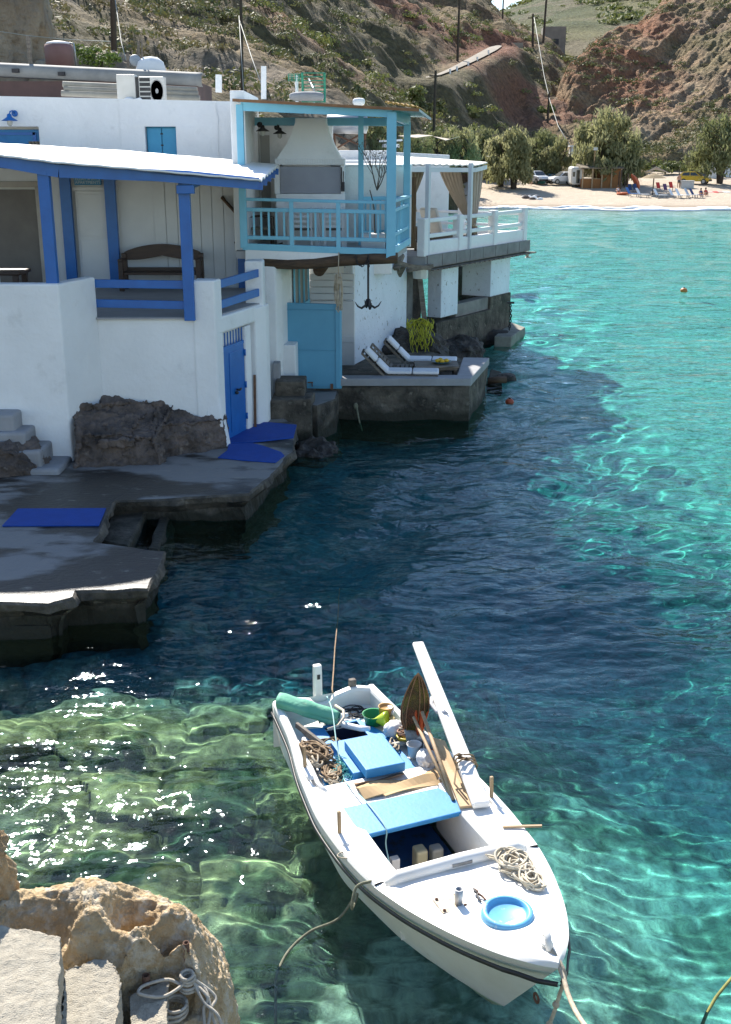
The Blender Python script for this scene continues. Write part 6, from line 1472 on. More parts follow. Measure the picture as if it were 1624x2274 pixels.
# cardboard on the thwart
f = MB(); rows = []
for i in range(17):
    u = i/16; rows.append([(1.62+.02*math.sin(u*5), -.28+.78*u, .50+.03*math.sin(u*7)), (1.72, -.29+.79*u, .53+.02*math.sin(u*9+1)),(1.84+.05*u*0, -.28+.77*u, .51+.015*math.sin(u*6))])
f.grid(rows); gear('cardboard', mat('cardboard', (.46,.32,.17), .9, (.40,.27,.14), 4), 'torn tan cardboard sheet lying across the thwart', 'cardboard', f, False, solid=.012)
f = MB(); rows = []
for i in range(13):
    u = i/12; rows.append([(1.86-.02*u, -.12+.62*u, .535+.02*u),(1.91-.02*u, -.12+.62*u, .545+.015*math.sin(u*5))])
f.grid(rows); gear('cardboard', bpy.data.materials['cardboard'], 'narrow strip of cardboard in front of the larger sheet', 'cardboard', f, False, solid=.01)
f = MB(); rows = []
for i in range(11):
    u = i/10; rows.append([(1.56+.02*math.sin(u*4), -.27+.45*u, .50),(1.63, -.28+.45*u, .53+.01*math.sin(u*8))])
f.grid(rows); gear('cardboard', mat('brown_cardboard', (.26,.16,.09), .9, (.2,.12,.07), 4), 'dark brown cardboard strip behind the tan sheet', 'cardboard', f, False, solid=.01)
# wooden poles, plank
f = MB(); f.tube([BM.inverted() @ onz(938,1582,.86), BM.inverted() @ onz(1007,1776,.60)], .017, 8); gear('wooden_pole', WOOD, 'wooden pole with its upper end against the orange cloth of the net', 'pole', f)
f = MB(); f.tube([BM.inverted() @ onz(919,1602,.78), BM.inverted() @ onz(1001,1768,.585)], .015, 8); gear('wooden_pole', WOOD, 'wooden pole lying inboard of the other pole', 'pole', f)
a = BM.inverted() @ onz(975,1648,.62); b = BM.inverted() @ onz(1036,1792,.61)
f = MB(); f.bar(a, b, .11, .022); gear('plank', mat('plank_pine', (.52,.38,.22), .7, (.42,.28,.15), 4, bump=.2), 'short wooden plank lying along the port side deck', 'plank', f, False)
# long white gang plank over the port side
a = BM.inverted() @ onz(928,1428,1.08); b = BM.inverted() @ onz(1070,1790,.645)
f = MB(); f.bar(a, b, .115, .05, w2=.15, h2=.06); gear('gangplank', GRP, 'long white plank lashed to the port gunwale and sticking out astern', 'plank', f, False, bevel=.02)
f = MB(); 
for k in range(3):
    q_ = a.lerp(b,.76+.02*k); f.tube([q_+Vector((.0,.10*math.cos(t),.06*math.sin(t))) for t in np.linspace(0,6.28,13)], .008, 5)
f.tube([a.lerp(b,.78)+Vector((0,-.08,0)), a.lerp(b,.84)+Vector((0,-.14,-.05)), a.lerp(b,.9)+Vector((.1,-.11,-.04))], .008, 5); gear('lashing', ROPE2, 'brown rope lashing holding the long white plank', 'rope', f)
f = MB(); q_ = a.lerp(b,.36); f.tube([q_+Vector((.0,-.06,-.02)),q_+Vector((.08,-.1,-.05)),q_+Vector((.2,-.1,-.06)),q_+Vector((.3,-.07,-.03))], .015, 6); f.add([q_+Vector(k) for k in ((.02,-.06,-.03),(.1,-.11,-.06),(.28,-.09,-.05),(.34,-.05,-.02))],[(0,1,2,3)]); gear('plank_bracket', mat('grey_netting', (.5,.5,.52), .7, (.4,.4,.42), 8), 'grey netting pouch hanging from the long white plank', 'netting', f, solid=.01)
# landing net
c = onz(915,1618,.62); f = MB(); rows = []
for i in range(15):
    u = i/14; rr = .135*math.sin(math.pi*min(1,.10+.9*u))**.7*(1-.25*u) if i else .05; row = []
    for j in range(21):
        th = 2*math.pi*j/20; k = 1+.10*math.sin(th*5+u*3)
        row.append(c+V(.05*u+rr*k*math.cos(th), rr*k*.6*math.sin(th)-.0, .60*u-.03))
    rows.append(row)
net_m, nt, n, l, b_ = nodes('brown_net_mesh')
tc = n.new('ShaderNodeTexCoord'); nz = n.new('ShaderNodeTexNoise'); nz.inputs['Scale'].default_value = 7; l.new(tc.outputs['Object'], nz.inputs[0]); r_ = ramp(n, [(.38,(.13,.05,.02)),(.5,(.09,.06,.015)),(.62,(.16,.12,.02))]); l.new(nz.outputs[0], r_.inputs[0]); l.new(r_.outputs[0], b_.inputs['Base Color']); b_.inputs['Roughness'].default_value = .9
nb = n.new('ShaderNodeTexVoronoi'); nb.inputs['Scale'].default_value = 75; l.new(tc.outputs['Object'], nb.inputs[0]); bp = n.new('ShaderNodeBump'); bp.inputs['Strength'].default_value = 1; bp.inputs['Distance'].default_value = .02; l.new(nb.outputs[0], bp.inputs['Height']); l.new(bp.outputs[0], b_.inputs['Normal'])
f.grid(rows); ln_ = thing('hanging_net', 'brown fishing net bundled in a bag shape on the port gunwale', 'fishing net', c)
f.build('net', net_m, ln_, smooth=True)
f = MB(); 
for k in range(9):
    th = k*.7; f.tube([r[int((k*2.3)%20)]+V(0,-.012,0) for r in rows], .006, 4)
f.build('cord', mat('net_cord', (.25,.13,.06), .9, (.18,.09,.04), 12), ln_)
f = MB(); tangle(f, c+V(-.02,-.02,-.05), .12,.08,.03, 6, .008, 9); f.build('footrope', mat('net_rope', (.35,.2,.13), .9, (.25,.14,.09), 12), ln_, smooth=True)
bm_c = c+V(.10,-.04,.06); f = MB(); rows = []
for i in range(9):
    u = i/8; rows.append([bm_c+V(-.04+.10*(j/8-.3)*(.25+1.0*u), -.03*math.sin(j*1.5+u*2)-.03, -.16+.30*u+.05*math.sin(j*.9)) for j in range(9)])
f.grid(rows); tag(f.build('cloth', mat('orange_red_cloth', (.58,.10,.02), .8, (.45,.07,.015), 6), smooth=True, solid=.01), 'orange red cloth hanging under the brown net', 'cloth')
# cockpit contents
crumple((2.74,.26,.25), .10, mat('yellow_bag', (.60,.42,.01), .6, (.5,.34,.01), 6), 'bag', 'bright yellow bag lying in the cockpit', 'bag', 31, (1,1,.8))
crumple((2.62,.30,.26), .09, mat('rust_sack', (.18,.06,.025), .9, (.12,.04,.02), 6), 'sack', 'dark rusty sack behind the yellow bag in the cockpit', 'bag', 35)
f = MB(); f.box(2.32,2.44,-.06,.04,.11,.36); gear('jerrycan', mat('cream_plastic', (.42,.38,.25), .5, (.36,.32,.2), 4), 'cream jerrycan standing under the blue seat lid', 'jerrycan', f, False, bevel=.02)
f = MB(); f.box(2.36,2.46,.07,.17,.11,.36); gear('jerrycan', mat('grey_plastic', (.25,.25,.23), .5, (.2,.2,.18), 4), 'grey jerrycan standing beside the cream one in the cockpit', 'jerrycan', f, False, bevel=.02)
f = MB(); f.box(2.36,2.42,-.27,-.20,.11,.33); gear('carton', BAG, 'small white carton at the starboard end under the blue seat lid', 'carton', f, False, bevel=.005)
f = MB(); f.hexa([(2.76,-.22,.125),(2.86,-.24,.125),(2.88,.02,.125),(2.78,.0,.125),(2.74,-.2,.16),(2.84,-.22,.15),(2.86,.04,.15),(2.76,.02,.165)]); gear('cockpit_board', mat('grey_board', (.35,.34,.31), .8, (.28,.27,.25), 5), 'grey board lying on the blue cockpit floor', 'board', f, False)
f = MB(); f.tube([(2.42,.06,.2),(2.5,-.02,.16),(2.7,.0,.14),(2.88,.1,.14)], .012, 7); f.tube([(2.45,.18,.2),(2.6,.14,.17),(2.8,.2,.15)], .01, 6); gear('fuel_hose', mat('blue_hose', (.03,.10,.22), .5, (.025,.08,.18), 6), 'dark blue hose curling over the cockpit floor', 'hose', f)
# lines across the boat
f = MB(); 
pts = [bw(.09,.0,.62),bw(.5,-.09,.68),bw(.95,-.21,.60),bw(1.3,-.28,.50),bw(1.55,-.33,.55),bw(1.95,-.31,.60),bw(2.35,-.30,.60),bw(2.42,-.32,.45),bw(2.75,-.34,.16)]
f.tube(curve_pts(pts), .006, 6); tag(f.build('deck_line', mat('turquoise_line', (.35,.55,.52), .8, (.28,.45,.42), 20), smooth=True), 'thin pale turquoise line running forward over both blue hatches', 'rope')
f = MB(); q_ = [bw(3.02,-.60,.63),bw(3.0,-.68,.635),bw(2.96,-.78,.58),bw(2.98,-.82,.42)]+[onz(793,1985,.25),onz(752,2040,.06),onz(690,2068,.02),onz(643,2110,-.0),onz(617,2160,-.02),onz(612,2210,-.03),onz(612,2300,-.05)]
f.tube(curve_pts(q_), .011, 6); tag(f.build('mooring_rope', ROPEG, smooth=True), 'grey green rope trailing from the starboard bow into the water', 'rope')
f = MB(); q_ = [bw(3.04,-.5,.67),bw(2.98,-.48,.62),bw(2.93,-.55,.6),bw(2.98,-.62,.62),bw(3.02,-.60,.63)]; f.tube(q_, .011, 6); tangle(f, BM @ V(2.62,-.62,.59), .16,.05,.01, 3, .005, 5); tag(f.build('fishing_line', ROPE, smooth=True), 'loose loops of thin line on the starboard side deck', 'line')
for k, (px1, py1, lab) in enumerate(((1310,2290,'thick bow mooring rope running down to the right'),(1213,2290,'bow mooring rope with knots hanging straight down'))):
    f = MB(); s0 = bw(4.33,.02,.87); s1 = bw(4.52,.01+.02*k,.80); e = onz(px1,py1,.9 if k == 0 else .35)
    mid = s1.lerp(e,.5)+V(0,0,-.06); f.tube(curve_pts([s0,s1,s1.lerp(mid,.5)+V(0,0,-.02),mid,mid.lerp(e,.5)+V(0,0,-.01),e]), .016 if k == 0 else .013, 7)
    if k:
        for u in (.45,.8): f.ball(s1.lerp(e,u)+V(0,0,-.04), .024)
    tag(f.build('mooring_rope', ROPE, smooth=True), lab, 'rope')
f = MB(); f.tube([bw(.03,.08,.62),onz(738,1530,.45),onz(741,1490,.3),onz(744,1440,.12),onz(748,1400,.02),onz(754,1345,-.05),onz(756,1320,-.15)], .008, 7); tag(f.build('stern_rope', ROPE2, smooth=True), 'brown stern rope running back into the dark water', 'rope')
f = MB(); f.bar((2.72,.55,.63),(2.86,.82,.66),.02,.015); gear('stick', WOOD, 'thin wooden stick lying across the port side deck', 'stick', f, False)
# pliers
pl = thing('pliers', 'rusty pliers lying open on the foredeck', 'pliers', bw(3.56,-.1,.76))
for k, sg_ in enumerate((-1,1)):
    f = MB(); f.tube([bw(3.50,-.10,.765),bw(3.54,-.10+.008*sg_,.765),bw(3.56,-.10,.765)], [.004,.010,.010], 6); f.tube([bw(3.56,-.10,.765),bw(3.60,-.10+.018*sg_,.762),bw(3.65,-.095+.02*sg_,.76)], [.009,.008,.007], 6); f.build('handle', RUST if k else IRON, pl)

# ================================================================== near rock, concrete steps, iron pegs
nr_m = mat('tan_sandstone', (.44,.32,.18), .95, (.32,.2,.10), 5.0, bump=1, bscale=22, bdist=.05, col3=(.50,.40,.27), scale3=7, lo3=.5, hi3=.66)
ZT_ = 2.75
CP = []  # (px, py, z)
def cp(z, *L): CP.extend((x, y, z) for x, y in L)
cp(2.27,(-300,1962),(-150,1960),(-60,1965),(60,1975),(130,1962),(210,1955),(280,1965),(340,1990))
cp(2.38,(60,2015),(160,2005),(260,2005),(350,2025),(-150,2015),(-300,2015)); cp(2.33,(395,2035)); cp(2.27,(430,2055)); cp(2.2,(455,2080)); cp(2.1,(475,2115)); cp(1.95,(492,2150)); cp(1.85,(505,2200)); cp(1.75,(512,2260),(515,2400))
cp(2.42,(160,2040),(240,2045)); cp(2.39,(320,2038),(385,2055)); cp(2.34,(250,2085),(330,2092)); cp(2.28,(400,2115)); cp(2.30,(300,2130)); cp(2.25,(370,2150)); cp(2.18,(430,2172)); cp(2.06,(460,2220)); cp(1.95,(470,2300))
cp(2.40,(140,2062),(-100,2060),(0,2055)); cp(2.2,(60,2100),(0,2150),(-150,2200),(150,2120)); cp(1.9,(300,2200),(380,2230),(430,2300),(300,2330),(150,2300),(0,2330),(-200,2400),(400,2450),(150,2500))
W_ = [onz(x,y,z) for x, y, z in CP]; pts = [(p.x,p.y) for p in W_]; vals = [p.z for p in W_]
ny, nx = 300, 330
yy = np.linspace(2.7,5.35,ny); xx = np.linspace(-2.75,-.2,nx); Y, X = np.meshgrid(yy, xx, indexing='ij')
Z = tps(pts, vals, np.stack([X.ravel(),Y.ravel()],1), 2e-3).reshape(X.shape); Z = np.clip(Z, 1.5, 2.50)
for _ in range(14): Z[1:-1,1:-1] = (Z[1:-1,1:-1]*2+Z[:-2,1:-1]+Z[2:,1:-1]+Z[1:-1,:-2]+Z[1:-1,2:])/6
sil = [(-420,1945),(-100,1935),(0,1942),(60,1946),(95,1948),(125,1950),(150,1930),(215,1922),(255,1930),(315,1937),(352,1952),(372,1985),(402,1972),(434,2000),(442,2022),(470,2040),(500,2078),(522,2135),(528,2205),(532,2270),(535,2420)]
S_ = [onz(x,y,2.24-max(0,(x-330))/200*.55) for x, y in sil]
poly_ = np.array([[p.x,p.y] for p in S_]+[[-.6,2.4],[-3.2,2.4]])
def inside_dist(X, Y, P):
    ins = np.zeros(X.shape,bool); dm = np.full(X.shape,9.); n = len(P)
    for i in range(n):
        a = P[i]; b = P[(i+1)%n]; e = b-a
        t = np.clip(((X-a[0])*e[0]+(Y-a[1])*e[1])/(e@e),0,1); dm = np.minimum(dm, np.hypot(X-a[0]-t*e[0], Y-a[1]-t*e[1]))
        c = ((a[1] > Y) != (b[1] > Y)) & (X < (b[0]-a[0])*(Y-a[1])/(b[1]-a[1]+1e-12)+a[0]); ins ^= c
    return np.where(ins, dm, -dm)
dist = inside_dist(X, Y, poly_)+.035*(fbm(X*9,Y*9,4,93)-.5)*2
Z = Z+.07*(fbm(X*3.2,Y*3.2,5,95)-.5)+.03*(fbm(X*9,Y*9,5,96,ridge=True)-.6)+.0*(fbm(X*30,Y*30,3,97,ridge=True)-.6)
pit = cells(X*11,Y*11,5)[0]; Z = Z-.05*np.clip(1-pit*3.2,0,1)*(vn(X*3,Y*3,9) > .55)
for sp, sz in (([(-420,2036),(0,2050),(30,2054),(90,2064),(137,2078),(137,2140),(126,2280),(110,2480),(-420,2480)],2.46),([(137,2150),(215,2128),(240,2128),(262,2145),(273,2175),(268,2230),(255,2300),(245,2500),(120,2500)],2.30),([(270,2205),(376,2166),(378,2182),(374,2300),(372,2500),(250,2500)],2.14),([(376,2200),(470,2230),(480,2500),(370,2500)],2.05)):
    q_ = np.array([[*onz(x,y,sz)[:2]] for x, y in sp]); di = inside_dist(X, Y, q_); Z = np.where(di > -.025, np.minimum(Z, sz-.06), Z)
edge = np.clip(dist/.10,-1,1)
Z = np.where(dist > 0, Z-.10*(1-np.clip(dist/.12,0,1))**2, Z-.1-np.clip(-dist/.16,0,1)**.7*3.6)
CPC = mixc(c_([.45,.31,.17]), c_([.36,.22,.115]), smooth01(fbm(X*4,Y*4,4,98),.4,.6)); CPC = mixc(CPC, c_([.56,.46,.33]), smooth01(fbm(X*8+3,Y*8,4,99),.52,.66)); CPC = mixc(CPC, c_([.26,.09,.06]), smooth01(fbm(X*3+7,Y*3,4,94),.58,.68)*smooth01(-Z,-2.4,-2.2)); CPC = mixc(CPC, c_([.30,.19,.10]), smooth01(-Z,-2.42,-2.2)*.7)
nrm_ = mat('tan_rock', (.50,.38,.225), .95, (.40,.275,.145), 5, bump=1, bscale=40, bdist=.03, col3=(.56,.48,.36), scale3=11, lo3=.48, hi3=.62)
sk = 3; Xs, Ys, Zs = X[::sk,::sk], Y[::sk,::sk], Z[::sk,::sk]
f = MB(); top_ = [[(x,y,z) for x, y, z in zip(a,b,c)] for a, b, c in zip(Xs,Ys,Zs)]; f.grid(top_); nr_, nc_ = Xs.shape
f.grid([[(x,y,-2.2) for x, y, z in r] for r in top_][::-1])
rim = top_[0]+[r[-1] for r in top_[1:]]+top_[-1][::-1][1:]+[r[0] for r in top_[::-1][1:]]
f.grid([[(x,y,-2.2) for x, y, z in rim], rim])
bmx = bmesh.new(); me_ = bpy.data.meshes.new('rock_outcrop'); me_.from_pydata(f.v, [], f.f); bmx.from_mesh(me_); bmesh.ops.remove_doubles(bmx, verts=bmx.verts, dist=1e-4); bmesh.ops.recalc_face_normals(bmx, faces=bmx.faces); bmx.to_mesh(me_); bmx.free()
o = bpy.data.objects.new('rock_outcrop', me_); COL.objects.link(o); me_.materials.append(nrm_); craggify(o, .013, [('CLOUDS',.22,.03),('CLOUDS',.07,.022),('VORONOI',.032,.018),('CLOUDS',.02,.015)]); tag(o, 'large pitted tan rock in the sun at the near left corner', 'rock')
rock('rock_outcrop', 'tan rock knob at the left edge above the pitted rock', onz(-6,1930,2.55)+V(-.09,.0,-.06), (.15,.15,.32), nr_m, 71, 5, .35, 6)
cst = mat('rough_steps_concrete', (.44,.40,.32), .95, (.35,.315,.25), 30, bump=.9, bscale=150, bdist=.014, col3=(.22,.2,.17), scale3=60, lo3=.62, hi3=.7)
cs = thing('concrete_steps', 'sunlit rough concrete steps cut beside the near tan rock', 'steps', onz(100,2200,2.3))
def stepblk(P, z, name='step'):
    q = [onz(x,y,z) for x, y in P]
    f = MB(); f.prism([(p.x,p.y) for p in q], z-.9, z)
    o = craggify(f.build(name, cst, cs), .011, [('CLOUDS',.18,.022),('CLOUDS',.035,.014),('CLOUDS',.012,.006)])
    return o
stepblk([(-250,2030),(0,2048),(30,2052),(90,2062),(139,2076),(137,2140),(126,2280),(110,2480),(-250,2480)], 2.46)
stepblk([(140,2148),(215,2128),(240,2128),(262,2145),(273,2175),(268,2230),(255,2300),(245,2500),(120,2500),(130,2300)], 2.30)
stepblk([(283,2205),(376,2166),(378,2182),(374,2300),(372,2500),(270,2500),(286,2300)], 2.14)
for (px, py, h_, r_, lab) in ((326,2190,.06,.018,'short rusty iron stub in the lowest concrete step'),(419,2186,.23,.015,'rusty iron peg with the knotted mooring rope')):
    p = onz(px,py,2.13 if h_ < .1 else 2.06); f = MB(); f.lathe([(r_,-.15),(r_,h_),(r_*.75,h_),(r_*.7,h_-.03),(0,h_-.03)], p, 12); tag(f.build('iron_peg', RUST, smooth=True), lab, 'peg')
f = MB(); a = onz(326,2200,2.155); b = onz(419,2196,2.10); rr = .0075
f.tube(curve_pts([b+V(-.02,-.02,.03),a.lerp(b,.5)+V(0,.03,.03),a+V(.0,.03,.01),a+V(-.03,0,.01),a+V(-.02,-.035,.01),a.lerp(b,.5)+V(0,-.05,.01),b+V(.02,.02,.05)]), rr, 8)
for k in range(5):
    ra = .028+.010*(k in (0,1)); f.tube([b+V(ra*math.cos(t)+.006*math.sin(k*3),ra*math.sin(t),.012+.016*k+.004*math.sin(t)) for t in np.linspace(0,6.28,14)], rr, 8)
for k in range(3):
    f.tube([b+V(-.05+.05*math.cos(t)*(1+.2*k)-.01*k,-.06+.055*math.sin(t)*(1+.15*k),-.03-.02*k) for t in np.linspace(0,6.28,14)], rr, 8)
for k in range(4):
    e = onz(455+14*k,2300,1.98); f.tube(curve_pts([b+V(.02,.0,.03+.01*k), b.lerp(e,.3)+V(.05+.02*math.sin(k*2.7),.03*math.cos(k*1.9),.05-.012*k), b.lerp(e,.62)+V(.03+.025*math.cos(k*3.1),.02*math.sin(k*2.2),.03), e+V(.03*math.sin(k*4),0,0)]), rr, 8)
tag(f.build('mooring_rope', mat('pale_grey_rope', (.50,.45,.37), .9, (.36,.32,.26), 30, bump=.7, bscale=160, bdist=.006), smooth=True), 'pale grey rope knotted around the rusty iron peg on the steps', 'rope')
f = MB(); q_ = [onz(1640,2155,.02),onz(1610,2190,.01),onz(1590,2215,0),onz(1570,2250,-.02),onz(1555,2290,-.04)]; f.tube(q_, .012, 6); tag(f.build('floating_rope', mat('weedy_rope', (.25,.24,.06), .9, (.17,.17,.05), 20), smooth=True), 'weedy rope floating just under the surface at the lower right corner', 'rope')
# ================================================================== beach trees
tam1 = leafmat('tamarisk_leaves', (.22,.225,.10), (.35,.345,.18), .35, .5)
tam2 = leafmat('dark_tamarisk_leaves', (.14,.16,.065), (.24,.25,.115), .35, .45)
bark = mat('tree_bark', (.07,.05,.035), .9, (.04,.03,.022), 3)
def make_tree(seed, hgt, wid, m, label, loc, n=2600, low=.12, group='tamarisk trees behind the beach'):
    rt = np.random.RandomState(seed); rp = random.Random(seed)
    t = thing('tamarisk_tree', label, 'tree', loc, 0, group)
    f = MB(); nb = 4; tips = []
    for k in range(nb):
        a = k*6.28/nb+rp.uniform(-.4,.4); lean = rp.uniform(.15,.4)*wid
        pts = [V(.1*math.cos(a),.1*math.sin(a),-.2)]
        for i in range(1,6): 
            u = i/5; pts.append(V(math.cos(a)*lean*u**1.3+rp.uniform(-.1,.1), math.sin(a)*lean*u**1.3+rp.uniform(-.1,.1), hgt*.8*u))
        f.tube(pts, [.22*(1-.16*i)*hgt/6 for i in range(6)], 7)
        for i in (2,3,4):
            e = pts[i]+V(rp.uniform(-.35,.35)*wid,rp.uniform(-.35,.35)*wid,hgt*.16); f.tube([pts[i],(pts[i]+e)/2+V(0,0,.15),e], [.07,.05,.02], 5)
    f.build('trunk', bark, t, local=True)
    P = []; N = []
    nc = 26
    for k in range(nc):
        u = rp.uniform(low+.12,.95); a = rp.uniform(0,6.28); rad = wid*.5*math.sqrt(max(.05,1-((u-.42)/.62)**2))*rp.uniform(.45,.95)
        c = np.array([math.cos(a)*rad, math.sin(a)*rad, hgt*u]); r = wid*rp.uniform(.10,.22)
        d = rt.normal(0,1,(n//nc,3)); d /= np.linalg.norm(d,axis=1)[:,None]; q = c+d*r*rt.uniform(.55,1.08,(n//nc,1))*np.array([1,1,.95])
        # drooping sprays
        dr = rt.rand(n//nc) < .3; q[dr,2] -= rt.uniform(0,.28*hgt,dr.sum())*(np.hypot(q[dr,0],q[dr,1])/(wid*.5))
        q = q[q[:,2] > hgt*low*rt.uniform(.5,1.3,len(q))]; P.append(q); N.append(np.repeat([[0,0,.9]],len(q),0)+(q-c)/r)
    leafmesh('crown', np.concatenate(P), np.concatenate(N), .27*hgt/6, m, t, rp, .36, .8)
    return t
TREES = [(1140,420,112,92,1,'tallest drooping tamarisk right at the sand beside the terrace',11),(1112,414,100,80,1,'tamarisk partly hidden behind the leftmost drooping one',12),
 (1234,402,86,66,1,'rounded tamarisk over the parked silver car',13),(1352,412,138,118,1,'biggest spreading tamarisk over the beach hut',14),(1388,412,92,80,2,'tamarisk at the right side of the hut roof',15),
 (1598,408,125,130,2,'dark leaning tamarisk at the right edge of the beach',16),(1190,397,88,78,2,'tamarisk behind the white car',17),(1070,398,96,84,2,'tamarisk just right of the terrace roof, farthest left on the sand',18),
 (1020,384,84,86,1,'olive green tree above the cubic white house',19),(978,376,72,80,2,'low tree behind the flat roof of the cubic house',20),(835,352,78,60,1,'bushy tree seen between the balcony posts',21),(925,370,62,76,2,'tree under the shade sail above the roofs',22),(1322,405,120,96,1,'tamarisk with pale crown left of the leaning beach pole',23)]
for px, py, hp_, wp_, mk, lab, sd in TREES:
    if px > 1040: p = onbeach(px, py)
    else: p = onY(px, py, 78 if px < 960 else 98)
    sc_ = p.y/2500*1.045
    make_tree(sd, hp_*sc_, wp_*sc_, tam1 if mk == 1 else tam2, lab, p, 5200 if px > 1060 else 4000)
# bushes
def bush(p, wx, hz_, m, label, seed, n=700, leaf=.16, group=None):
    rt = np.random.RandomState(seed); rp = random.Random(seed); t = thing('bush', label, 'bush', p, 0, group)
    P = []; N = []
    for k in range(9):
        c = np.array([rp.uniform(-.5,.5)*wx, rp.uniform(-.25,.25)*wx, hz_*rp.uniform(.2,.7)]); r = rp.uniform(.16,.3)*wx
        d = rt.normal(0,1,(n//9,3)); d /= np.linalg.norm(d,axis=1)[:,None]; d[:,2] = np.abs(d[:,2])*.9; P.append(c+d*np.array([r,r,min(r,hz_*.5)])*rt.uniform(.6,1.05,(len(d),1))); N.append(d)
    leafmesh('foliage', np.concatenate(P), np.concatenate(N), leaf, m, t, rp)
    f = MB(); f.tube([(0,0,-.3),(.05,0,hz_*.3),(.1,.02,hz_*.6)], [.06,.05,.02], 6); f.build('stem', bark, t, local=True)
greenb = leafmat('fresh_green_leaves', (.06,.10,.015), (.11,.16,.03), 1.2, .3)
bush(onY(222,150,40)+V(0,0,-.2), 1.5, .75, greenb, 'bright green shrub beside the brown water tank', 3, 900, .055)
bush(onY(190,112,41)+V(0,0,-.3), .9, .5, greenb, 'bright green shrub trailing above the water tank', 4, 500, .05)
for k, (px, py, lab) in enumerate([(1478,388,'round green bush on the sand left of the standing bather'),(1508,386,'green bush on the slope foot left of the yellow car'),(1440,384,'small bush at the slope foot beyond the shade sail')]):
    bush(onbeach(px,py), 3.2, 1.7, scrub_l, lab, 30+k, 500, .24)
for k, (px, py, w_, lab) in enumerate([(770,214,58,'big dark bush on the hillside just above the balcony roof'),(905,200,70,'wide bright bush below the pale road'),(955,218,60,'dark bush below the end of the road'),(1050,215,26,'dark narrow bush on the slope below the road bend'),(1235,290,50,'bright green thicket running up from the gully'),(1215,240,34,'upper thicket on the slope above the gully')]):
    Yd = [100,150,148,176,186,204][k]; p = onY(px,py+6,Yd); p.z = hz(lh,p.x,p.y)+.2; wx = w_*Yd/2500; bush(p, wx, wx*.55, scrub_l if k in (1,4,5) else scrub_m, lab, 40+k, 900, .25)

# ================================================================== cars
def car(p, ang, col, label, suv=True, s=1):
    m = mat('car_paint', col, .3, tuple(c*.93 for c in col), 2, spec=.6); t = thing('parked_car', label, 'car', p, ang); t.scale = (s,s,s)
    XF[t.name] = Matrix.Identity(4); f = MB(); n = 9
    prof = [(-2.0,.45),(-2.05,.75),(-1.95,.98),(-1.7,1.02),(-1.35,1.52),(-.6,1.60),(.25,1.56),(.85,1.06),(1.75,.92),(2.0,.72),(2.02,.45)]
    body = [(-2.0,.35),(-2.05,.7),(-1.98,.98),(.85,1.02),(1.75,.90),(2.0,.70),(2.02,.35)]
    L = len(body); f.add([(x,-.84,z) for x, z in body]+[(x,.84,z) for x, z in body],[tuple(range(L-1,-1,-1)),tuple(range(L,2*L))]+[(i,(i+1)%L,L+(i+1)%L,L+i) for i in range(L)]); f.build('body', m, t, local=True, bevel=.08, smooth=False)
    roof = [(-1.9,.98),(-1.5,1.5),(-.6,1.58),(.2,1.54),(.95,.99)]; L = len(roof); f = MB(); f.add([(x,-.78+.12*(z-1)*2,z) for x, z in roof]+[(x,.78-.12*(z-1)*2,z) for x, z in roof],[tuple(range(L-1,-1,-1)),tuple(range(L,2*L))]+[(i,i+1,L+i+1,L+i) for i in range(L-1)]); f.build('cabin', m, t, local=True, bevel=.05)
    for sy in (-1,1):
        f = MB(); y = sy*.715; f.add([(-1.55,y*1.06,1.04),(-.55,y*1.06,1.04),(-.55,y*.985,1.46),(-1.35,y*.985,1.43)],[(0,1,2,3)]); f.add([(-.45,y*1.06,1.04),(.72,y*1.06,1.04),(.15,y*.985,1.45),(-.45,y*.985,1.46)],[(0,1,2,3)]); f.build('side_window', GLASS, t, local=True, solid=.02)
    f = MB(); f.add([(.99,-.66,1.03),(.99,.66,1.03),(.26,.58,1.53),(.26,-.58,1.53)],[(0,1,2,3)]); f.build('windscreen', GLASS, t, local=True, solid=.02)
    f = MB(); f.add([(-1.95,-.62,1.03),(-1.95,.62,1.03),(-1.56,.56,1.47),(-1.56,-.56,1.47)],[(0,1,2,3)]); f.build('rear_window', GLASS, t, local=True, solid=.02)
    for sx in (-1.25,1.3):
        for sy in (-.8,.8):
            f = MB(); f.lathe([(.33,-.1),(.34,-.06),(.34,.06),(.33,.1)], (sx,sy,.34), 18, M=Matrix.Rotation(R(90),3,'X')); w_ = f.build('wheel', BLACK, t, local=True)
            f = MB(); f.lathe([(.0,-.105),(.2,-.105),(.2,.105),(0,.105)], (sx,sy,.34), 14, M=Matrix.Rotation(R(90),3,'X')); f.build('rim', METAL, w_, local=True)
    for sy in (-.6,.6):
        f = MB(); f.box(1.93,2.03,sy-.16,sy+.16,.68,.8); f.build('headlight', mat('headlight_glass', (.7,.7,.7), .15, (.6,.6,.6), 4), t, local=True, bevel=.02)
    f = MB(); f.box(1.98,2.06,-.82,.82,.36,.56); f.build('bumper', BLACK, t, local=True, bevel=.03)
    return t
car(onbeach(1547,410)+V(0,1,.05), R(-28), (.62,.40,.02), 'yellow hatchback parked on the sand at the right')
car(onbeach(1193,408)+V(0,0,.05), R(-70), (.55,.60,.66), 'white pickup sized car parked under the tamarisks, seen front on', s=1)
car(onbeach(1250,410)+V(0,0,.05), R(200), (.60,.62,.64), 'silver car parked beside the beach hut')
car(onbeach(1216,402)+V(0,1,.05), R(-60), (.10,.25,.38), 'blue car half hidden behind the tamarisk trunk')
p = onY(1152+0,122,262); car(onY(1157,118,300)+V(0,0,0), R(20), (.55,.57,.58), 'tiny pale car far up the valley road') if False else None
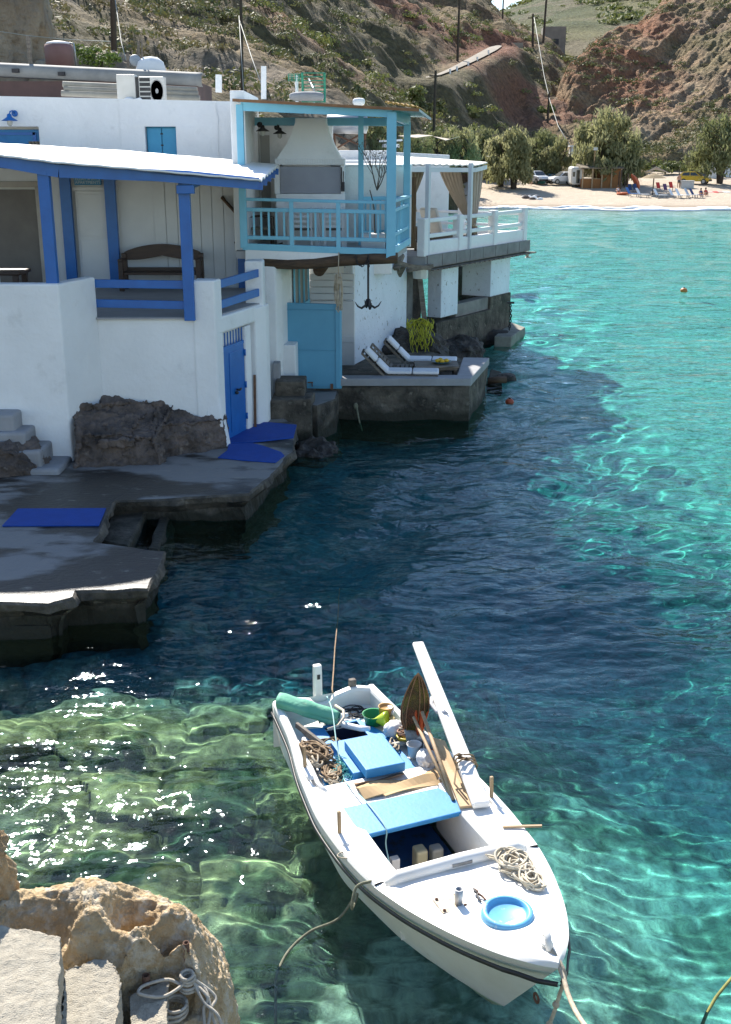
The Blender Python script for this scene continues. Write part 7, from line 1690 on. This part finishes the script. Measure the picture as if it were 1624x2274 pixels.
# ================================================================== beach hut, caravan
hu = thing('beach_hut', 'wooden beach hut with an orange front and a thatched roof', 'hut', onbeach(1335,416))
a = onbeach(1292,418); b = onbeach(1378,418); z0 = a.z; y0 = a.y
f = MB(); f.box(a.x,b.x,y0,y0+3,z0-.4,z0+1.1); f.box(b.x-2.4,b.x,y0,y0+3,z0+1.1,z0+2.4); f.box(a.x,a.x+.15,y0+2.6,y0+3,z0,z0+2.4); f.build('wall', mat('orange_boards', (.34,.15,.045), .8, (.26,.11,.035), 2, stretch=(6,1,1)), hu)
f = MB(); f.hexa([(a.x-.3,y0-.5,z0+2.35),(b.x+.3,y0-.5,z0+2.35),(b.x+.3,y0+3.2,z0+2.6),(a.x-.3,y0+3.2,z0+2.6),(a.x-.3,y0-.5,z0+2.5),(b.x+.3,y0-.5,z0+2.5),(b.x+.3,y0+3.2,z0+2.95),(a.x-.3,y0+3.2,z0+2.95)]); f.build('thatch_roof', mat('thatch', (.22,.18,.12), .95, (.13,.10,.07), 3, bump=1, bscale=8, bdist=.1), hu)
for k in range(5):
    x = a.x+(b.x-a.x)*k/4; f = MB(); f.box(x-.08,x+.08,y0-.4,y0-.24,z0-.4,z0+2.4); f.build('post', WOOD, hu)
f = MB(); f.box(a.x+.2,b.x-2.5,y0+.05,y0+.3,z0+1.1,z0+1.2); f.build('counter', WOOD, hu)
p = onbeach(1284,416); cv = thing('caravan', 'white box caravan standing at the left end of the beach hut', 'caravan', p)
f = MB(); f.box(p.x-.9,p.x+.7,p.y,p.y+3,p.z+.3,p.z+2.5); f.build('body', mat('caravan_white', (.62,.62,.60), .5, (.55,.55,.53), 2), cv, bevel=.25)
f = MB(); f.box(p.x-.3,p.x+.15,p.y-.02,p.y+.02,p.z+.5,p.z+2.1); f.build('door', GLASS, cv)
f = MB(); f.box(p.x-.75,p.x-.45,p.y-.02,p.y+.02,p.z+1.3,p.z+1.9); f.build('window', GLASS, cv)
for ax in (-.6,.5):
    f = MB(); f.lathe([(.3,-.1),(.3,.1)], (p.x+ax,p.y+.3,p.z+.3), 14, M=Matrix.Rotation(R(90),3,'X')); f.build('wheel', BLACK, cv)
p = onY(1285,326,172); ws = thing('white_shed', 'small white roofed shed among the trees above the beach', 'shed', p)
f = MB(); f.box(p.x-1,p.x+1,p.y,p.y+2,p.z-2.5,p.z+.0); f.build('wall', PLASTER, ws)
f = MB(); f.box(p.x-1.3,p.x+1.3,p.y-.3,p.y+2.2,p.z,p.z+.2); f.build('roof', WHITEROOF, ws)
# stone building far up the valley
p = onY(1235,88,300); gb = thing('stone_house', 'grey stone ruin with a dark opening far up the valley', 'house', p); f = MB(); f.box(p.x-3,p.x+2.4,p.y,p.y+5,p.z-6,p.z+3); f.build('wall', mat('grey_ruin', (.25,.215,.18), .9, (.18,.155,.13), .6), gb)
f = MB(); f.box(p.x-.6,p.x+.7,p.y-.05,p.y+.2,p.z-1.2,p.z+.2); f.build('window', IRON, gb)

# ================================================================== sunbeds, chairs, bathers
def Bz(x, y): return 1336+x*.1775, 352.5+y*.1775
FB = {'white': mat('white_lounger_fabric', (.66,.70,.74), .8, (.6,.64,.68), 2), 'blue': mat('blue_lounger_fabric', (.06,.16,.40), .8, (.07,.19,.45), 2), 'navy': mat('navy_fabric', (.02,.045,.14), .8, (.02,.05,.16), 2), 'red': mat('red_fabric', (.55,.04,.03), .8, (.5,.035,.03), 2), 'purple': mat('purple_fabric', (.10,.05,.13), .8, (.09,.04,.12), 2), 'orange': mat('orange_fabric', (.62,.16,.06), .8, (.55,.13,.05), 2)}
def sunbed(p, ang, key, label, back=58):
    t = thing('sunbed', label, 'sunbed', p, ang, 'sunbeds facing the sea'); c, s = math.cos(R(back)), math.sin(R(back))
    f = MB(); f.box(0,1.25,-.3,.3,.30,.35); f.build('seat', FB[key], t, local=True)
    f = MB(); f.hexa([(0,-.3,.30),(.05,-.3,.35),(.05,.3,.35),(0,.3,.30),(-.8*c,-.3,.30+.8*s),(.05-.8*c,-.3,.33+.8*s),(.05-.8*c,.3,.33+.8*s),(-.8*c,.3,.30+.8*s)]); f.build('backrest', FB[key], t, local=True)
    for lx in (.1,1.1):
        for ly in (-.27,.27):
            f = MB(); f.box(lx-.03,lx+.03,ly-.03,ly+.03,-.05,.30); f.build('leg', METAL, t, local=True)
SB_ = [(345,470,'blue','blue sunbed at the left end of the row, its back turned to the orange umbrella'),(470,478,'white','white sunbed second from the left end of the row'),(690,488,'white','long white sunbed in the middle, left of the gap'),(880,490,'white','white sunbed just right of the gap, below the red chairs'),(965,488,'white','white sunbed third from the right end of the row'),(1075,482,'white','white sunbed second from the right end of the row'),(1140,484,'navy','navy sunbed at the right end of the row beside the seated bathers')]
for x, y, k, lab in SB_: p = onbeach(*Bz(x,y)); sunbed(p, R(-38), k, lab)
def dchair(p, key, label, ang=R(-60)):
    t = thing('beach_chair', label, 'chair', p, ang, 'folding chairs on the sand'); f = MB(); f.box(-.25,.25,-.27,.27,.36,.40); f.build('seat', FB[key], t, local=True)
    f = MB(); f.hexa([(-.25,-.27,.38),(-.2,-.27,.40),(-.2,.27,.40),(-.25,.27,.38),(-.5,-.27,1.05),(-.45,-.27,1.06),(-.45,.27,1.06),(-.5,.27,1.05)]); f.build('backrest', FB[key], t, local=True)
    for lx in (-.22,.22):
        for ly in (-.25,.25):
            f = MB(); f.box(lx-.02,lx+.02,ly-.02,ly+.02,-.05,.36); f.build('leg', METAL, t, local=True)
for x, y, k, lab in [(372,430,'navy','navy folding chair nearest the orange umbrella'),(440,428,'navy','navy folding chair right of the first navy one'),(728,408,'red','left red folding chair behind the white sunbeds'),(888,402,'red','right red folding chair behind the white sunbeds'),(815,428,'purple','purple folding chair between the two red ones')]: dchair(onbeach(*Bz(x,y)), k, lab)
# umbrellas and sails
p = onbeach(*Bz(330,410)); um = thing('beach_umbrella', 'orange beach umbrella tilted on its side', 'umbrella', p); f = MB(); f.lathe([(1.1,0),(.8,.25),(.4,.4),(0,.46)], p+V(.8,0,1.1), 10, M=Matrix.Rotation(R(62),3,'Y')); f.build('canopy', FB['orange'], um, solid=.02); f = MB(); f.tube([p+V(0,0,-.1),p+V(1.0,0,1.2)], .03, 6); f.build('pole', DRIFT, um)
p = onbeach(*Bz(640,450)); um = thing('beach_umbrella', 'tan thatched beach umbrella on a dark pole', 'umbrella', p); f = MB(); f.lathe([(1.5,1.9),(.8,2.2),(0,2.45)], p, 14); f.build('canopy', mat('straw', (.28,.21,.12), .95, (.2,.15,.08), 3), um, solid=.05); f = MB(); f.tube([p+V(0,0,-.2),p+V(0,0,2.2)], .07, 8); f.build('pole', WOODDK, um)
p = onbeach(*Bz(690,330)); f = MB(); f.add([p+V(-1.6,0,1.6),p+V(-.1,.5,2.3),p+V(1.6,.2,1.5),p+V(.2,2,1.9)],[(0,1,3),(1,2,3)]); tag(f.build('shade_sail', mat('grey_sail', (.35,.36,.38), .8, (.3,.31,.33), 2), solid=.03), 'grey and white shade sail stretched over the sand', 'shade sail')
p = onbeach(*Bz(460,330)); f = MB(); f.add([p+V(-1.6,0,1.5),p+V(.3,.6,1.9),p+V(1.9,.2,1.5),p+V(.2,2,1.7)],[(0,1,3),(1,2,3)]); tag(f.build('shade_sail', CANVAS, solid=.03), 'tan shade sail beside the orange umbrella', 'shade sail')
for k, (x, y) in enumerate([(210,400),(240,380),(285,360),(320,430)]):
    p = onbeach(*Bz(x,y)); stick('shade_pole', WOODDK, ['dark shade pole nearest the hut','dark shade pole second from the hut','dark shade pole third from the hut','dark shade pole beside the orange umbrella'][k], 'pole', p+V(0,0,-.2), p+V(0,0,2.3), .07)
skin2 = mat('bather_skin', (.50,.27,.18), .6, (.44,.23,.15), 4)
def figure(name_label, p, joints, edges, radii, parts, m=skin2):
    t = thing('person', name_label, 'person', p)
    me = bpy.data.meshes.new('body'); me.from_pydata(joints, edges, []); o = bpy.data.objects.new('body', me); COL.objects.link(o); o.parent = t; me.materials.append(m)
    md = o.modifiers.new('skin','SKIN'); 
    for v, r in zip(me.skin_vertices[0].data, radii): v.radius = (r, r)
    me.skin_vertices[0].data[0].use_root = True
    s2 = o.modifiers.new('sub','SUBSURF'); s2.levels = 1; s2.render_levels = 1
    for nm, mm, fb in parts: fb.build(nm, mm, t, local=True, smooth=True)
    return t
def stand(p, label, shorts, hair=(.03,.02,.015)):
    J = [(0,0,.92),(0,0,1.15),(0,0,1.38),(0,0,1.50),(0,-.02,1.64),(.17,0,1.38),(.24,.02,1.12),(.20,-.08,.92),(-.17,0,1.38),(-.25,.02,1.12),(-.24,-.05,.88),(.09,0,.86),(.10,-.02,.48),(.10,.0,.06),(.11,-.13,.03),(-.09,0,.86),(-.11,.02,.48),(-.12,.04,.06),(-.13,-.09,.03)]
    E = [(0,1),(1,2),(2,3),(3,4),(2,5),(5,6),(6,7),(2,8),(8,9),(9,10),(0,11),(11,12),(12,13),(13,14),(0,15),(15,16),(16,17),(17,18)]
    Rr = [.14,.13,.15,.06,.10,.07,.05,.04,.07,.05,.04,.10,.07,.05,.04,.10,.07,.05,.04]
    h_ = MB(); h_.ball((0,.02,1.68),.11,.12,.11); s_ = MB(); s_.lathe([(.17,.98),(.18,.85),(.20,.62)], (0,0,0), 14, 1, .75)
    return figure(label, p, J, E, Rr, [('hair', mat('hair_dark', hair, .8, hair, 4), h_), ('shorts', shorts, s_)])
def sit(p, label, cloth, hair=(.03,.02,.015), m=skin2):
    J = [(0,0,.14),(0,.06,.36),(0,.08,.58),(0,.07,.68),(0,.03,.80),(.17,.08,.57),(.24,-.02,.38),(.18,-.25,.36),(-.17,.08,.57),(-.24,-.02,.38),(-.18,-.25,.36),(.10,-.10,.14),(.13,-.40,.42),(.12,-.58,.06),(.12,-.70,.04),(-.10,-.10,.14),(-.13,-.40,.42),(-.12,-.58,.06),(-.12,-.70,.04)]
    E = [(0,1),(1,2),(2,3),(3,4),(2,5),(5,6),(6,7),(2,8),(8,9),(9,10),(0,11),(11,12),(12,13),(13,14),(0,15),(15,16),(16,17),(17,18)]
    Rr = [.15,.14,.15,.06,.10,.07,.05,.04,.07,.05,.04,.10,.07,.05,.04,.10,.07,.05,.04]
    h_ = MB(); h_.ball((0,.06,.84),.11,.12,.11); s_ = MB(); s_.lathe([(.17,.10),(.165,.3),(.18,.5),(.12,.64)], (0,.06,0), 14, 1, .8)
    return figure(label, p, J, E, Rr, [('hair', mat('hair_dark', hair, .8, hair, 4), h_), ('shirt', cloth, s_)], m)
stand(onbeach(*Bz(963,365)), 'bather standing on the sand in dark shorts left of the yellow car', mat('swim_shorts', (.15,.13,.13), .8, (.12,.1,.1), 3))
sit(onbeach(*Bz(1240,470)), 'bather sitting in dark clothes at the right end of the sunbeds', FB['navy'])
sit(onbeach(*Bz(1300,462)), 'bather sitting in red beside the dark clothed one', FB['red'])
sit(onbeach(*Bz(205,440)), 'bather sitting beside the orange floats at the left of the sunbeds', BAG)
stand(onbeach(1291,412)+V(-6.5,0,0), 'man in a white shirt standing by the silver car', FB['navy'])
f = MB(); p = onbeach(*Bz(235,450)); f.lathe([(.35,.0),(.5,.12),(.35,.24),(.22,.12),(.35,0)], p, 18); tag(f.build('swim_ring', FB['orange'], smooth=True), 'orange swim ring lying on the sand by the seated bather', 'swim ring')
f = MB(); p = onbeach(*Bz(290,452)); f.lathe([(.0,.0),(.45,.05),(.5,.18),(.3,.3),(0,.32)], p, 16, 1.3, .8); tag(f.build('float', FB['orange'], smooth=True), 'orange inflatable float right of the swim ring', 'float')
p = onbeach(*Bz(1075,372)); f = MB(); f.box(p.x-.8,p.x+.8,p.y,p.y+1,p.z-.1,p.z+.85); f.box(p.x-.85,p.x+.85,p.y-.04,p.y+1.04,p.z+.85,p.z+.95); tag(f.build('cool_box', mat('box_white', (.5,.5,.48), .7, (.42,.42,.4), 3), bevel=.03), 'whitish storage box in front of the yellow car', 'box')
towm = mat('pink_towel', (.55,.30,.27), .9, (.48,.25,.22), 2)
for k, (x, y) in enumerate([(1365,425),(1430,425),(1500,420),(1575,425)]):
    p = onbeach(*Bz(x,y)); f = MB(); f.slab([p+V(-.4,0,.03),p+V(.4,0,.03),p+V(.6,1.6,.15),p+V(-.2,1.6,.15)], .03); tag(f.build('beach_towel', [towm,FB['red'],towm,BAG][k]), ['pink towel nearest the bather in red','red towel spread on the sand right of the pink one','pink towel second from the right edge','white towel at the right edge of the sand'][k], 'towel')
# stone ring on the sand
rt = random.Random(4)
for k in range(9):
    p = onbeach(1310-0+0,452) if False else onbeach(1165+4.2*k+rt.uniform(-1,1), 441+rt.uniform(-2.5,2.5)); rock('beach_stone', 'stone in the heap of white and dark stones on the empty sand', p, (rt.uniform(.25,.45),.3,rt.uniform(.2,.34)), [CONC2,rock_dk,PLASTER][k%3], 80+k, 2, .3, 2, 'stone', 'stones heaped on the sand')
f = MB(); p = onbeach(1199,408); f.box(p.x-.7,p.x+.7,p.y,p.y+1,p.z-.1,p.z+.7); tag(f.build('storage_chest', mat('teal_chest', (.03,.17,.18), .6, (.03,.2,.2), 3), bevel=.05), 'teal chest on the sand under the tamarisk beside the white car', 'chest')
for k, (x, y, w_, c) in enumerate([(1440,210,.7,'blue'),(1400,215,.6,'white'),(1290,195,.8,'navy'),(1595,200,1.0,'white')]):
    p = onbeach(*Bz(x,y+30)); f = MB(); f.box(p.x-w_,p.x+w_,p.y,p.y+.6,p.z,p.z+1.5); f.box(p.x-w_*1.1,p.x+w_*1.1,p.y-.1,p.y+.7,p.z+1.5,p.z+1.6); tag(f.build('changing_booth', FB[c], bevel=.04), ['blue booth under the dark tamarisk at the right','pale booth left of the blue one under the right tamarisk','dark booth just behind the yellow car','white booth at the very right edge under the tamarisk'][k], 'booth')

# ================================================================== poles and wires
def pole(pb, pt, r, label, group='utility poles'):
    t = thing('utility_pole', label, 'pole', pb, 0, group); f = MB(); f.tube([pb+V(0,0,-1), pt], [r,r*.75], 8); f.build('shaft', bark, t)
    f = MB(); d = r*4; f.bar(pt+V(-d,0,-r*3), pt+V(d,0,-r*3), r*.8, r*.8); f.build('crossarm', bark, t); return t
pole(onY(253,163,45), onY(249,-60,45), .13, 'thick dark pole behind the satellite dish')
pole(onY(538,200,68), onY(534,-70,68), .10, 'tall pole on the slope above the white roof with two stay wires')
pole(onY(1016,136,205), onY(1021,-12,205), .22, 'slim pole standing by the bend of the hill road')
pole(onY(963,308,120), onY(968,157,120), .16, 'pole rising behind the balcony roof')
pole(onY(1184,92,246), onY(1184,31,246), .25, 'pole at the road end with a stay wire going down')
pole(onY(1207,84,252), onY(1216,-30,252), .25, 'tallest pole at the head of the valley')
pole(onY(1116,45,258), onY(1119,-20,258), .2, 'pole against the sky at the notch of the hills')
pole(onY(1217,262,200), onY(1220,205,200), .2, 'short pole in the middle of the gully slope')
pl_ = thing('beach_lamp_post', 'leaning beach pole with a small lamp in front of the big tamarisk', 'lamp post', onbeach(1316,416))
f = MB(); a = onbeach(1316,416); b = onY(1322,332,a.y-1); f.tube([a, b], .08, 8); f.build('pole', WOOD, pl_); f = MB(); f.box(b.x-.2,b.x+.3,b.y-.2,b.y+.2,b.z-.1,b.z+.25); f.build('lamp', METAL, pl_)
WIREM = mat('wire_grey', (.35,.36,.32), .7, (.3,.31,.28), 4)
def wire(pts, r, label):
    f = MB(); f.tube(pts, r, 5); tag(f.build('cable', WIREM, smooth=True), label, 'cable')
wire([onY(-40,64,40), onY(60,79,40.5), onY(150,88,41), onY(245,92,44)], .014, 'pale cable sagging from the left edge to the thick dark pole')
wire([onY(255,-10,45), onY(262,40,43), onY(270,95,41), onY(280,132,38)], .014, 'cable dropping from the thick pole to the wooden stake')
wire([onY(531,35,67.9), onY(541,200,60)], .02, 'steep stay wire of the tall pole')
wire([onY(532,45,67.9), onY(560,130,60), onY(590,212,52)], .02, 'slanting stay wire of the tall pole running to the roof')
wire([onY(1186,36,246), onY(1197,100,225), onY(1209,170,210), onY(1222,225,198), onY(1240,280,186), onY(1268,327,172)], .055, 'long pale cable running down the gully from the road end pole')
# shade sail by the trees above the roofs
f = MB(); f.add([onY(884,302,56),onY(930,299,57),onY(962,301,58),onY(925,306,54)],[(0,1,2,3)]); tag(f.build('shade_sail', CANVAS, solid=.02), 'cream shade sail among the trees above the roofs', 'shade sail')
f = MB(); f.add([onY(962,303,58),onY(1000,309,59),onY(1022,303,60),onY(990,312,57)],[(0,1,2,3)]); tag(f.build('shade_sail', CANVAS, solid=.02), 'second cream shade sail right of the first above the roofs', 'shade sail')
# chairs, orange and others on the upper left done; guard posts along the road edge
for k, (px, py, Yd) in enumerate([(1000,164,189),(1015,158,193),(1040,147,199),(1060,136,204),(1085,121,210)]):
    p = onY(px,py,Yd); stick('road_post', WHITEROOF, 'small pale guard post at the outer edge of the hill road', 'post', p+V(0,0,-.6), p+V(0,0,.7), .15, 'guard posts along the hill road')
